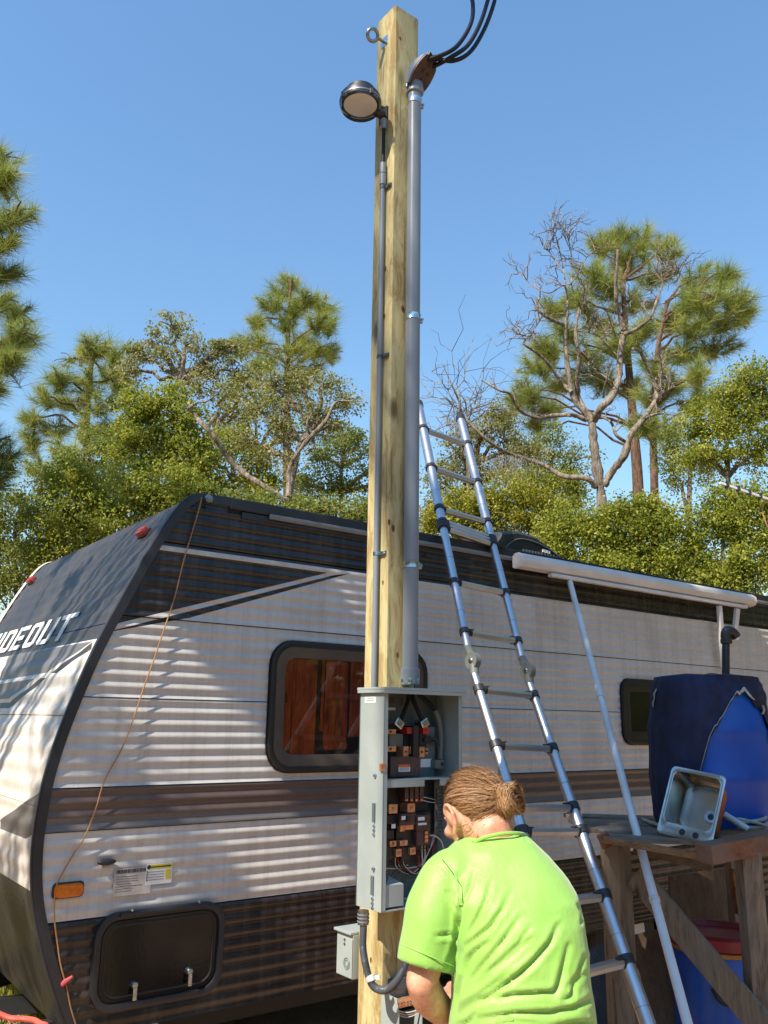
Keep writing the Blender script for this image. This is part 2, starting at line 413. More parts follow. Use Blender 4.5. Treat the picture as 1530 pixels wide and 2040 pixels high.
L1 = uz(695, 1138)[1]; ZB1 = 1.395; ZB2 = 1.215; ZW = .858
def U(*pts): return [uz(x, y) for x, y in pts]
apex = uz(660, 1140); apex2 = uz(697, 1142)
lB = uz(200, 1250); lC = uz(200, 1262); lD = uz(195, 1281)
zones = [
    (DARK, [(-2, L1), (9, L1), (9, 4), (-2, 4)]),
    (DARK, [(-2, L1 - .026), (uz(652, 1140)[0], L1 - .026), lB, (-2, lB[1] - .35)]),
    (DARK, [uz(664, 1146), (apex2[0], L1 - .012), lD, (lD[0] - .2, lD[1] - .05), (lC[0] - .2, lC[1] - .05), lC]),
    (s2l(96, 80, 74), [(-2, ZB2), (9, ZB2), (9, ZB1), (-2, ZB1)]),
    (s2l(104, 100, 100), [(-2, ZB2), (9, ZB2), (9, ZB2 + .055), (-2, ZB2 + .055)]),
    (s2l(36, 29, 28), [(-2, -1), (9, -1), (9, ZW), (-2, ZW)]),
]
MAT['siding'] = zonemat('siding_print', WHITE, zones, (0, 2), rough=.26)
PER = .0555
def ridge(z): return -.0072 * (.5 + .5 * math.cos(2 * math.pi * z / PER)) ** 1.4
seams = [Z_TOP, L1 + .02, 2.158, 1.783, ZB1, ZB2, ZW, Z_BOT]
for za, zb in zip(seams, seams[1:]):
    n = max(8, int((za - zb) / .0069)); mb = MB(TM); rows = []
    for i in range(n + 1):
        z = za - .003 - (za - zb - .004) * i / n
        lap = -.004 if i in (0,) else 0
        y = ridge(z) + (.004 if i == 0 else 0) - (.002 if i >= n - 1 else 0)
        ua = u0(z) + .012
        rows.append([(ua + (UEND - ua) * k / 6, y, z) for k in range(7)])
    mb.sheet(rows); mb.build('siding_panel', 'siding', trailer, smooth=True, angle=70)
# body behind the sheets, roof, far side
mb = MB(TM)
pts = [(u, z) for u, z in PR[::3]] + [(PR[-1][0], Z_BOT)]
loop = [(u + .03, .012, min(z, Z_TOP - .015)) for u, z in pts] + [(UEND - .02, .012, Z_BOT), (UEND - .02, .012, Z_TOP - .015)]
mb.prism(loop, (0, TW - .04, 0)); mb.build('body_shell', 'trim_black', trailer)
mb = MB(TM); rows = []
for k in range(9):
    y = -.02 + (TW + .02) * k / 8; rows.append([(PR[0][0] + .02 + (UEND - PR[0][0]) * j / 8, y, Z_TOP + .004 + .05 * math.sin(math.pi * k / 8)) for j in range(9)])
mb.sheet(rows); mb.build('roof', 'roof_rubber', trailer, smooth=True)
# front sheet
arc = [0]
for a, c in zip(PR, PR[1:]): arc.append(arc[-1] + math.hypot(c[0] - a[0], c[1] - a[1]))
def on_front(s, off=0.0):
    s = max(0, min(arc[-1] - 1e-4, s))
    i = max(k for k in range(len(arc)) if arc[k] <= s); i = min(i, len(PR) - 2)
    t = (s - arc[i]) / max(arc[i + 1] - arc[i], 1e-9); a, c = PR[i], PR[i + 1]
    nx, nz = (c[1] - a[1]), -(c[0] - a[0]); L = math.hypot(nx, nz) or 1
    return a[0] + (c[0] - a[0]) * t + nx / L * off, a[1] + (c[1] - a[1]) * t + nz / L * off
def arc_at(z):
    for i in range(len(PR) - 1):
        if PR[i + 1][1] <= z <= PR[i][1]: return arc[i] + (arc[i + 1] - arc[i]) * (PR[i][1] - z) / max(PR[i][1] - PR[i + 1][1], 1e-9)
    return arc[-1]
def Fp(*pts): return [front_yz(x, y) for x, y in pts]
zA = front_yz(160, 1279)[1]; zS = front_yz(30, 1756)[1]
fz = [
    (CHAR, [(-1, zA), (4, zA), (4, 4), (-1, 4)]),
    (GREY, Fp((187, 1277), (92, 1340), (0, 1356)) + [(1.6, front_yz(0, 1356)[1]), (1.6, front_yz(0, 1309)[1])]),
    (GREY, Fp((70, 1352), (18, 1392), (0, 1393)) + [(1.6, front_yz(0, 1393)[1]), (1.6, front_yz(0, 1363)[1])]),
    (CHAR, Fp((186, 1279), (100, 1341), (112, 1341), (181, 1293))),
    (CHAR, Fp((82, 1351), (19, 1399), (18, 1411), (93, 1351))),
    (CHAR, Fp((19, 1399), (0, 1400)) + [(1.6, front_yz(0, 1400)[1]), (1.6, front_yz(0, 1411)[1])] + Fp((18, 1411))),
    (s2l(92, 90, 88), Fp((90, 1570), (0, 1634), (0, 1651), (51, 1671), (76, 1655))),
    ((.045, .046, .048), [(-1, -1), (4, -1), (4, zS), (-1, zS)]),
]
def plate(b, raw):
    vo = b.n('TexVoronoi', {'Vector': b.coord(scale=(40, 40, 26)), 'Scale': 1.0})
    return b.math('MULTIPLY', vo.outputs['Distance'], 1.5)
MAT['front_print'] = zonemat('front_print', s2l(222, 214, 202), fz, (1, 2), rough=.46)
MAT['diamond'] = pmat('dark_diamond_plate', (.05, .05, .052), (.09, .085, .08), rough=.42, metal=.6, scale=9, bump=.9, bscale=70, bdist=.004)
edges = [0, arc_at(2.12), arc_at(1.70), arc_at(1.32), arc_at(zS), arc[-1]]
for si, (a, c) in enumerate(zip(edges, edges[1:])):
    n = max(10, int((c - a) / .011)); mb = MB(TM); rows = []
    for i in range(n + 1):
        s = a + .001 + (c - a - .002) * i / n
        off = (.0028 * math.sin(2 * math.pi * s / .082) if si < 4 else 0) + (-.003 if i == 0 else 0)
        u, z = on_front(s, off); rows.append([(u, .015 + (TW - .03) * k / 5, z) for k in range(6)])
    mb.sheet(rows)
    mb.build('front_panel' if si < 4 else 'rock_guard', 'front_print' if si < 4 else 'diamond', trailer, smooth=True, angle=70)
# corner trims along the nose profile
for yy, nm, mt in ((0, 'corner_trim', 'trim_black'), (TW, 'corner_trim', 'white_paint')):
    mb = MB(TM); rows = []; sg = -1 if yy == 0 else 1
    for i in range(0, len(PR)):
        s = arc[i]; (a, za), (b1, zb1) = on_front(s, .007), on_front(s, -.034)
        rows.append([(b1, yy + sg * .001, zb1), (b1, yy + sg * .013, zb1), (a, yy + sg * .013, za), (a, yy - sg * .028, za), ((a + b1) / 2 * .05 + a * .95, yy - sg * .028, za)])
    mb.sheet(rows); mb.build(nm, mt, trailer, smooth=True, angle=35)
    mb = MB(TM)
    mb.tube([(on_front(s, .009)[0], yy + sg * .006, on_front(s, .009)[1]) for s in arc[::2]], .006, 6); mb.build('trim_bead', mt, trailer, smooth=True)
# roof edge: black membrane strip, light gutter rail
ug = uz(532, 1012)[0]
mb = MB(TM); mb.box((PR[0][0] - .02, -.022, Z_TOP - .050), (UEND, .04, Z_TOP + .012)); mb.build('roof_edge', 'trim_black', trailer, bevel=.008)
mb = MB(TM)
mb.add([(ug, -.024, Z_TOP - .052), (ug, -.040, Z_TOP - .044), (ug, -.040, Z_TOP - .060), (ug, -.026, Z_TOP - .072),
        (UEND, -.024, Z_TOP - .052), (UEND, -.040, Z_TOP - .044), (UEND, -.040, Z_TOP - .060), (UEND, -.026, Z_TOP - .072)],
       [(0, 1, 2, 3), (7, 6, 5, 4), (0, 4, 5, 1), (1, 5, 6, 2), (2, 6, 7, 3), (3, 7, 4, 0)])
mb.build('gutter_rail', 'pvc', trailer, bevel=.004)
mb = MB(TM); mb.box((PR[0][0] + .05, -.017, Z_TOP - .09), (UEND, -.004, Z_TOP - .055)); mb.build('rail_backing', 'trim_black', trailer, bevel=.003)
# underside
mb = MB(TM); mb.box((PR[-1][0] + .05, .05, Z_BOT - .02), (UEND - .1, TW - .05, Z_BOT + .01))
for y in (.35, TW - .35): mb.box((-1.6, y - .03, Z_BOT - .17), (UEND - .3, y + .03, Z_BOT - .021))
mb.build('chassis', 'black_rubber', trailer)
for u in (3.2, 4.05):
    for y in (.14, TW - .14):
        wh = MB(TM); wh.lathe([(.02, -.1), (.31, -.09), (.335, -.06), (.335, .06), (.31, .09), (.02, .1)], (u, y, .335), ax=(0, 1, 0), n=28)
        wo_ = wh.build('wheel', 'black_rubber', trailer, smooth=True)
        sg = -1 if y < 1 else 1
        rm = MB(TM); rm.lathe([(.02, .0), (.08, .01), (.17, -.02), (.18, .012)], (u, y + sg * .098, .335), ax=(0, sg, 0), n=24); rm.build('rim', 'white_paint', wo_, smooth=True)
for u in (-.1, 6.6):
    mb = MB(TM); mb.box((u, .2, .0), (u + .08, .28, Z_BOT - .02)); mb.box((u - .08, .12, -.05), (u + .16, .36, 0)); mb.build('stabilizer_jack', 'steel', trailer)
mb = MB(TM)
for y in (TW / 2 - .35, TW / 2 + .35): mb.bar((-.2, y, .28), (-.95, TW / 2, .24), .05, .08)
mb.box((-1.1, TW / 2 - .05, .21), (-.92, TW / 2 + .05, .28)); mb.build('tow_hitch', 'black_rubber', trailer)

# --- big window with boards behind the glass
b = NB('tinted_glass')
gl = b.n('BsdfGlossy', {'Color': (1, 1, 1, 1), 'Roughness': .03}); tr = b.n('BsdfTransparent', {'Color': (.92, .88, .84, 1)})
fr = b.n('Fresnel', {'IOR': 1.45}); MAT['glass'] = b.done(b.n('MixShader', {0: b.math('MULTIPLY', fr, .8), 1: tr, 2: gl}))
b = NB('clear_lens')
gl = b.n('BsdfGlossy', {'Color': (1, 1, 1, 1), 'Roughness': .05}); tr = b.n('BsdfTransparent', {'Color': (.9, .9, .9, 1)})
fr = b.n('Fresnel', {'IOR': 1.5}); MAT['clear'] = b.done(b.n('MixShader', {0: fr, 1: tr, 2: gl}))
def window(u_a, u_b, z_a, z_b, r, label, boards):
    W3 = lambda lp, y: [(u, y, z) for u, z in lp]
    mb = MB(TM); o1 = rrect(u_a, u_b, z_a, z_b, r); i1 = rrect(u_a + .028, u_b - .028, z_a + .028, z_b - .028, r - .025)
    mb.ring(W3(o1, -.034), W3(i1, -.034), (0, .034, 0))
    w_ = mb.build('window', 'frame_black', trailer, smooth=True, bevel=.004); w_['label'] = label
    mb = MB(TM); i2 = rrect(u_a + .085, u_b - .085, z_a + .085, z_b - .085, max(r - .07, .02))
    i1 = rrect(u_a + .027, u_b - .027, z_a + .027, z_b - .027, r - .024)
    mb.ring(W3(i1, -.030), W3(i2, -.024), (0, .016, 0)); mb.build('sash', 'frame_brown' if boards else 'frame_black', w_, smooth=True, bevel=.002)
    mb = MB(TM); mb.prism(W3(rrect(u_a + .08, u_b - .08, z_a + .08, z_b - .08, max(r - .07, .02)), -.0215), (0, .002, 0)); mb.build('pane', 'glass' if boards else 'hatch', w_)
    mb = MB(TM); mb.prism(W3(rrect(u_a + .02, u_b - .02, z_a + .02, z_b - .02, r - .02), -.0090), (0, -.0010, 0)); mb.build('backing', 'frame_black', w_)
    mb = MB(TM); mb.ring(W3(rrect(u_a - .007, u_b + .007, z_a - .007, z_b + .007, r + .006), -.0105), W3(rrect(u_a + .004, u_b - .004, z_a + .004, z_b - .004, r - .004), -.0105), (0, .003, 0)); mb.build('gasket', 'frame_black', w_)
    if boards:
        x = u_a + .086; k = 0
        for wd, gap, zlo in ((.045, .004, .02), (.150, .030, .00), (.018, .006, .12), (.140, .024, .02), (.135, .040, .09), (.10, .012, .11), (.14, .03, .06), (.12, .02, .05), (.08, .02, .03)):
            x1 = min(x + wd, u_b - .088)
            if x1 - x < .01: break
            mb = MB(TM); jit = [random.uniform(-.006, .006) for _ in range(4)]
            d = random.uniform(.003, .007)
            mb.prism([(x + jit[0], -.0103, z_a + .085 + zlo), (x1 + jit[1], -.0103, z_a + .085 + zlo + jit[2]), (x1 + jit[2] * .5, -.0103, z_b - .088), (x, -.0103, z_b - .088)], (0, -d, 0))
            mb.build('board', 'redwood', w_, bevel=.0015); x = x1 + gap; k += 1
    return w_
W1 = window(.363, 1.40, 1.437, 2.096, .13, 'wide window with red-brown boards behind its glass', True)
mb = MB(TM)                                           # stamped marks on the first board
u_, z_ = uz(564, 1391)
def stroke(a, c, wd=.006): mb.bar((u_ + a[0], -.0178, z_ + a[1]), (u_ + c[0], -.0178, z_ + c[1]), wd, .0008, up=Vector((1, .001, 0)) if a[0] == c[0] else Vector((0, 0, 1)))
def rectm(x0, x1, z0, z1, wd=.005, y=-.0192):
    mb.box((u_ + x0, y, z_ + z0), (u_ + x0 + wd, y + .001, z_ + z1)); mb.box((u_ + x1 - wd, y, z_ + z0), (u_ + x1, y + .001, z_ + z1))
    mb.box((u_ + x0 + wd, y, z_ + z0), (u_ + x1 - wd, y + .001, z_ + z0 + wd)); mb.box((u_ + x0 + wd, y, z_ + z1 - wd), (u_ + x1 - wd, y + .001, z_ + z1))
rectm(-.016, .014, -.022, .024); mb.box((u_ - .004, -.0192, z_ - .012), (u_ + .002, -.0182, z_ + .014))
rectm(-.020, .000, -.050, -.038, .004); rectm(-.020, .000, -.066, -.0505, .004)
mb.build('stamped_mark', 'ink', W1)
wl, wr = uz(1236, 1420)[0], uz(1236, 1420)[0] + .62
window(wl, wr, uz(1260, 1482)[1], uz(1260, 1354)[1], .085, 'small black window behind the blue drum', False)

# --- storage hatch
TMS = TM @ Matrix.Translation((0, -.0024, 0))
def hatch():
    ua, ub = -.432, .178; za, zb = .478, .872; W3 = lambda lp, y: [(u, y, z) for u, z in lp]
    mb = MB(TM); mb.ring(W3(rrect(ua, ub, za, zb, .10), -.030), W3(rrect(ua + .03, ub - .03, za + .03, zb - .03, .075), -.030), (0, .030, 0))
    h = mb.build('storage_hatch', 'trim_black', trailer, smooth=True, bevel=.006); h['label'] = 'black rounded baggage door with two chrome latches'
    mb = MB(TM); mb.prism(W3(rrect(ua + .02, ub - .02, za + .02, zb - .02, .08), -.0088), (0, -.0010, 0)); mb.build('hatch_backing', 'trim_black', h)
    mb = MB(TM); mb.prism(W3(rrect(ua + .036, ub - .036, za + .036, zb - .036, .07), -.0100), (0, -.0075, 0)); mb.build('door', 'hatch', h, bevel=.003)
    mb = MB(TM); mb.tube(W3(rrect(ua + .055, ub - .055, za + .055, zb - .055, .06), -.017) + [(ub - .055, -.017, zb - .115)], .005, 6); mb.build('seal', 'black_rubber', h, smooth=True)
    for px, py in ((262, 1958), (371, 1931)):
        u, z = uz(px, py); mb = MB(TM); mb.lathe([(.002, .03), (.012, .028), (.016, .02), (.016, 0)], (u, -.017, z), ax=(0, -1, 0), n=16)
        l = mb.build('latch', 'zinc', h, smooth=True)
        mb = MB(TM); mb.box((u - .009, -.050, z - .058), (u + .009, -.042, z - .006)); mb.box((u - .006, -.046, z - .012), (u + .006, -.04, z + .004)); mb.build('thumb_turn', 'zinc', l, bevel=.003)
    for px, py in ((258, 1810), (391, 1794)):
        u, z = uz(px, py); mb = MB(TM); mb.lathe([(.001, .008), (.006, .006), (.007, 0)], (u, -.0305, z), ax=(0, -1, 0), n=12); mb.build('screw', 'zinc', h, smooth=True)
    mb = MB(TM); mb.box((ua + .10, -.042, zb - .017), (ub - .10, -.0305, zb - .004)); mb.build('hinge', 'trim_black', h, bevel=.003)
hatch()
# --- marker lights, handle, stickers
def marker(P, ax, wd, dp, ht, mt, name, label, up=(0, 0, 1)):
    ax = Vector(ax).normalized(); up = Vector(up); up = (up - ax * up.dot(ax)).normalized(); sd = up.cross(ax)
    Mx = TM @ frame(sd, up, ax, P)
    mb = MB(Mx); mb.prism([(x, y, 0) for x, y in rrect(-wd / 2 - .008, wd / 2 + .008, -ht / 2 - .006, ht / 2 + .006, ht * .35)], (0, 0, .006)); bse = mb.build(name, 'black_plastic', trailer, bevel=.002); bse['label'] = label
    mb = MB(Mx); lp0 = rrect(-wd / 2, wd / 2, -ht / 2, ht / 2, ht * .33); lp1 = rrect(-wd / 2 * .9, wd / 2 * .9, -ht / 2 * .84, ht / 2 * .84, ht * .28)
    n = len(lp0); mb.add([(x, y, .006) for x, y in lp0] + [(x, y, dp * .75) for x, y in lp0] + [(x, y, dp) for x, y in lp1],
                         [(i, (i + 1) % n, n + (i + 1) % n, n + i) for i in range(n)] + [(n + i, n + (i + 1) % n, 2 * n + (i + 1) % n, 2 * n + i) for i in range(n)] + [tuple(range(2 * n, 3 * n))])
    mb.build('lens', mt, bse, smooth=True, angle=50)
    mb = MB(Mx)
    for k in (-1, 0, 1): mb.box((k * wd * .17 - .006, -.006, dp - .001), (k * wd * .17 + .006, .004, dp + .002))
    mb.build('lens_rib', mt, bse)
u, z = uz(134, 1772); marker((u, -.007, z), (0, -1, 0), .118, .03, .052, 'amber', 'marker_light', 'amber oval marker light low on the side wall')
y, z = front_yz(288, 1063); s = arc_at(z); P = on_front(s, .002); Q = on_front(s, .05); nrm = Vector((Q[0] - P[0], 0, Q[1] - P[1]))
marker((P[0], y, P[1]), nrm, .11, .03, .045, 'red_lens', 'marker_light', 'red marker light near the top of the front corner', up=(-nrm.z, 0, nrm.x))
y2 = TW - .16; marker((P[0], y2, P[1]), nrm, .11, .03, .045, 'red_lens', 'marker_light', 'red marker light at the far front corner', up=(-nrm.z, 0, nrm.x))
u, z = uz(210, 1716); mb = MB(TMS); mb.ell((u, -.016, z), (.042, .016, .014), n=20, m=10); mb.build('drain_cover', 'black_plastic', trailer, smooth=True)
u, z = uz(240, 1736)
mb = MB(TMS); mb.box((u - .03, -.0078, z - .10), (u + .14, -.0070, z + .012)); st = mb.build('data_sticker', 'siding', trailer)
mb = MB(TMS); x = u - .022
while x < u + .11:
    wd = random.choice((.0018, .003, .0045)); mb.box((x, -.0088, z - .008), (x + wd, -.0080, z + .008)); x += wd + random.choice((.0016, .0026))
mb.build('barcode', 'ink', st)
mb = MB(TMS)
for r in range(7): mb.box((u - .022, -.0086, z - .022 - r * .010), (u + .10 - random.random() * .05, -.0080, z - .0205 - r * .010))
mb.build('fine_print', 'frame_brown', st)
u, z = uz(316, 1725)
mb = MB(TMS); mb.box((u - .062, -.0080, z - .075), (u + .062, -.0070, z + .012)); st = mb.build('weight_sticker', 'label_white', trailer)
mb = MB(TMS); mb.box((u - .055, -.0090, z - .009), (u + .06, -.0082, z + .009)); mb.box((u + .03, -.0090, z - .055), (u + .056, -.0082, z - .016)); mb.build('yellow_panel', 'label_yellow', st)
mb = MB(TMS); mb.box((u - .045, -.0098, z - .003), (u + .055, -.0092, z + .002)); mb.lathe([(.001, .001), (.009, 0)], (u - .05, -.0092, z), ax=(0, -1, 0), n=14)
for r in range(4): mb.box((u - .055, -.0090, z - .022 - r * .011), (u + .024, -.0082, z - .0205 - r * .011))
mb.box((u - .058, -.0090, z - .058), (u - .055, -.0082, z - .016)); mb.build('print_lines', 'ink', st)
# --- lettering on the front sheet
def letter(ch):
    t = .21; W_ = .78; S = []
    H = lambda y0, y1, x0=0, x1=W_: S.append([(x0, y0), (x1, y0), (x1, y1), (x0, y1)])
    V = lambda x0, x1, y0=0, y1=1: S.append([(x0, y0), (x1, y0), (x1, y1), (x0, y1)])
    c = .12
    if ch == 'H': V(0, t); V(W_ - t, W_); H(.42, .60, t, W_ - t)
    if ch == 'I': V(.0, t)
    if ch == 'E': V(0, t); H(.82, 1, t); H(.41, .59, t, W_ * .85); H(0, .18, t)
    if ch == 'T': H(.82, 1, -.05, W_ + .1); V(.28, .28 + t, 0, .82)
    if ch in 'DO':
        S.append([(0, c if ch == 'O' else 0), (c if ch == 'O' else 0, 0), (t, 0), (t, 1), (c if ch == 'O' else 0, 1), (0, 1 - c if ch == 'O' else 1)])
        S.append([(W_ - t, 0), (W_ - c, 0), (W_, c), (W_, 1 - c), (W_ - c, 1), (W_ - t, 1)]); H(.82, 1, t, W_ - t); H(0, .18, t, W_ - t)
    if ch == 'U':
        S.append([(0, c), (c, 0), (t, 0), (t, 1), (0, 1)]); S.append([(W_ - t, 0), (W_ - c, 0), (W_, c), (W_, 1), (W_ - t, 1)]); H(0, .18, t, W_ - t)
    return S, (t if ch == 'I' else W_)
yT, zT = front_yz(112, 1278); yE, zE = front_yz(17, 1297)
CELL = (yE - yT) / 3.35; HGT = arc_at(front_yz(112, 1278)[1]) - arc_at(front_yz(135, 1226)[1])
sb = arc_at(zT); x = 0; mb = MB(TM); word = 'HIDEOUT'; total = 0; pos = []
for ch in word:
    S, wd = letter(ch); pos.append((total, S)); total += wd + .2
xT = pos[-1][0] + .36
for x0_, S in pos:
    for poly in S:
        vs_ = []
        for px, py in poly:
            gx = (x0_ + px - xT - py * .04) * CELL
            uu, zz = on_front(sb - py * HGT, .0042); vs_.append((uu, yT - gx, zz))
        n = len(vs_); uo, zo = on_front(sb - HGT / 2, 0); un, zn = on_front(sb - HGT / 2, -.002)
        mb.prism(vs_, (un - uo, 0, zn - zo))
mb.build('lettering', 'label_white', trailer)

# --- awning: case, fabric bar, arms
aw = MB(TM); ua, ub = uz(1012, 1105)[0], uz(1476, 1190)[0]
sec = [(-.048, -.050), (-.065, -.030), (-.10, -.026), (-.132, -.05), (-.138, -.085), (-.118, -.118), (-.07, -.128), (-.048, -.12)]
aw.prism([(ua, y, Z_TOP + z) for y, z in sec], (ub - ua, 0, 0)); AW = aw.build('awning', 'awning', trailer, smooth=True, bevel=.008, angle=30); AW['label'] = 'rolled white awning case under the roof edge'
mb = MB(TM); u1 = uz(1072, 1140)[0]; mb.box((u1, -.125, Z_TOP - .156), (ub - .12, -.085, Z_TOP - .130)); mb.build('lead_rail', 'white_paint', AW, bevel=.005)
for uu in (ua, ub): mb = MB(TM); mb.prism([(uu - .012, y * 1.02, Z_TOP + z * 1.02) for y, z in sec], (.02, 0, 0)); mb.build('end_cap', 'white_paint', AW, bevel=.004)
pt = TM @ Vector((uz(1110, 1146)[0], -.11, Z_TOP - .17)); pbm = at(1382, 2085, 3.3); pb0 = pt + (pbm - pt) * ((pt.z - .0) / (pt.z - pbm.z))
mb = MB(); mb.tube([pt, pt.lerp(pbm, .45), pb0], .019, 12); arm = mb.build('support_pole', 'white_paint', AW, smooth=True)
for f_ in (.30, .62): p = pt.lerp(pb0, f_); d = (pb0 - pt).normalized(); mb = MB(); mb.cyl(p - d * .01, p + d * .01, .0225, n=14); mb.build('pole_joint', 'awning', arm, smooth=True)
for (xa, ya), (xb, yb), wd in (((1410, 1205), (1442, 1330), .045), ((1446, 1212), (1463, 1272), .05)):
    ptop = TM @ Vector((uz(xa, ya)[0], -.10, Z_TOP - .165)); pe = onpl(xb, yb, TM @ Vector((0, -.07, 0)), NW)
    mb = MB(); mb.bar(ptop, pe, .03, wd, up=DW); mb.build('arm', 'white_paint', AW, bevel=.005)
mb = MB(); pe = onpl(1462, 1268, TM @ Vector((0, -.07, 0)), NW); mb.cyl(pe - NW * .02, pe + NW * .03, .03); mb.build('arm_foot', 'white_paint', AW, smooth=True)
# --- roof air conditioner
ac0 = uz(1000, 1090)[0]; AY = .75
def acu(px): q = TMI @ onpl(px, 1095, TM @ Vector((0, AY, 0)), NW); return q.x
a0, a1 = acu(985), acu(1117); zt = (TMI @ onpl(1050, 1072, TM @ Vector((0, AY + .1, 0)), NW)).z
mb = MB(TM); rows = []
sec = [(0, 0), (.03, .16), (.12, .235), (.35, .26), (.62, .25), (.82, .21), (.97, .16), (1, 0)]
k = (zt - Z_TOP) / .26
for y, sc_ in ((AY, .90), (AY + .03, .97), (AY + .1, 1), (AY + .6, 1), (AY + .66, .95)):
    rows.append([(a0 + (a1 - a0) * t, y, Z_TOP + .03 + (zz * k) * sc_) for t, zz in sec])
mb.sheet(rows); mb.add(rows[0], [tuple(range(len(rows[0])))]); mb.add(rows[-1], [tuple(range(len(rows[0])))])
AC = mb.build('air_conditioner', 'black_plastic', trailer, smooth=True, angle=35); AC['label'] = 'dark roof air conditioner with vertical vent slats'
for i in range(13):
    t = .42 + .55 * i / 12; uu = a0 + (a1 - a0) * t; mb = MB(TM); mb.box((uu - .008, AY - .012, Z_TOP + .035), (uu + .008, AY + .004, Z_TOP + .03 + .150 * k)); mb.build('vent_slat', 'pvc_dark', AC)
mb = MB(TM); pr = [(a0 + (a1 - a0) * t, AY - .008, Z_TOP + .03 + k * zz) for t, zz in ((.12, .13), (.3, .195), (.5, .205), (.75, .185), (.95, .145))]; mb.tube(spline(pr, 4), .007, 6); mb.build('shroud_ridge', 'pvc_dark', AC, smooth=True)
mb = MB(TM); uu = a0 + (a1 - a0) * .70; zz = Z_TOP + .03 + .162 * k
for i in range(5):
    x = uu + i * .019; mb.box((x, AY - .010, zz - .012 - i * .001), (x + .013, AY - .004, zz - .007 - i * .001)); mb.box((x, AY - .010, zz + .006 - i * .001), (x + .013, AY - .004, zz + .011 - i * .001)); mb.box((x, AY - .010, zz - .007 - i * .001), (x + .004, AY - .004, zz + .006 - i * .001))
    if i % 2 == 0: mb.box((x + .009, AY - .010, zz - .007 - i * .001), (x + .013, AY - .004, zz + .006 - i * .001))
mb.build('maker_lettering', 'label_white', AC)
# --- roof corner socket and thin cord hung down the front
u, z = uz(412, 996); mb = MB(TM); mb.lathe([(.004, .012), (.02, .010), (.024, 0)], (u, -.024, z), ax=(0, -1, 0), n=14); mb.build('roof_lamp', 'steel', trailer, smooth=True)
cp = [(403, 984), (397, 1000), (380, 1060), (362, 1120), (345, 1190), (325, 1250), (305, 1310), (285, 1365), (265, 1425), (240, 1490), (205, 1555), (188, 1610), (165, 1668), (150, 1690), (118, 1745), (107, 1775), (106, 1830), (112, 1880), (118, 1920), (130, 1965), (138, 2005), (150, 2045), (168, 2110)]
pts = [TM @ Vector((uz(x, y)[0], -.020 if i else .03, uz(x, y)[1] + (.02 if i == 0 else 0))) for i, (x, y) in enumerate(cp)]
pts = pts + [pts[-1] + Vector((.05, -.1, -.16)), Vector((pts[-1].x + .1, pts[-1].y - .2, .0))]
mb = MB(); mb.tube(spline(pts, 4), .0032, 6); o = mb.build('hanging_cord', 'cord', smooth=True); tag(o, 'thin tan cord hanging from the roof corner down the trailer front', 'cord')
mb = MB(); p = TM @ Vector((uz(128, 1952)[0], -.024, uz(128, 1952)[1])); mb.tube([p + Vector((-.012, 0, -.012)), p + Vector((.0, -.01, .0)), p + Vector((.03, -.012, .022))], [.010, .012, .006], 8); mb.build('cord_tape', 'pink', o, smooth=True)

# ------------------------------------------------------------------ timber service post
PC = at(768, 1340, 3.2); PC.z = 0; PW = .14; PH = 4.89
PM = Matrix.Translation(PC) @ Matrix((DW, -NW, Vector((0, 0, 1)))).transposed().to_4x4()   # x along the near right face, y inwards
mb = MB(PM); rows = []
for k in range(17):
    z = -.6 + (PH + .6) * k / 16; tw = .02 * (z / PH - .3); c_, s_ = math.cos(tw), math.sin(tw); r = .006
    lp = [(r, 0), (PW - r, 0), (PW, r), (PW, PW - r), (PW - r, PW), (r, PW), (0, PW - r), (0, r), (r, 0)]
    rows.append([((x - .07) * c_ - (y - .07) * s_ + .07, (x - .07) * s_ + (y - .07) * c_ + .07, z) for x, y in lp])
mb.sheet(rows); mb.add([r for r in rows[-1][:-1]], [tuple(range(8))])
post = mb.build('utility_post', 'post'); origin(post, PC); tag(post, 'tall square treated pine post carrying the electric service', 'post')
for px, py, lf_ in ((775, 1040, 0), (783, 1052, 0), (763, 1160, 1), (791, 1304, 0), (802, 615, 0), (768, 535, 1), (766, 630, 1), (739, 1912, 1), (797, 76, 0), (772, 1560, 0)):
    nn = -DW if lf_ else NW; q = onpl(px, py, PC, nn); rr_ = random.uniform(.006, .010)
    mb = MB(frame(Vector((0, 0, 1)).cross(nn), Vector((0, 0, 1)), nn, q + nn * .0012)); mb.add([(rr_ * .8 * math.cos(t), rr_ * 1.5 * math.sin(t) * (1 + .2 * math.sin(3 * t)), 0) for t in [2 * math.pi * k / 14 for k in range(14)]] + [(0, 0, .0012)], [(k, (k + 1) % 14, 14) for k in range(14)])
    WM[post.name] = Matrix.Translation(PC); mb.build('knot', 'knot', post)
for px, py0, py1, lf_ in ((806, 420, 640, 0), (799, 150, 262, 0), (781, 880, 990, 0), (777, 1180, 1290, 0), (765, 120, 190, 1), (757, 640, 760, 1), (790, 1860, 1960, 0), (725, 1850, 1990, 1)):
    nn = -DW if lf_ else NW; q0, q1 = onpl(px, py0, PC, nn), onpl(px - 2, py1, PC, nn); sd0 = Vector((0, 0, 1)).cross(nn); lp_ = []
    for k in range(9): t = k / 8; lp_.append(q0.lerp(q1, t) + sd0 * (.0009 * math.sin(math.pi * t) + .0012 * math.sin(7 * t + px)) + nn * .0009)
    lp2 = [p - sd0 * .0022 * math.sin(math.pi * k / 8) for k, p in enumerate(lp_)]
    mb = MB(); mb.sheet([lp_, lp2]); mb.build('drying_crack', 'frame_brown', post)
def PT(x, out, z): return PM @ Vector((x, -out, z))               # point on the near right face: along, outwards, height
def PL(y, out, z): return PM @ Vector((-out, y, z))               # point on the left face
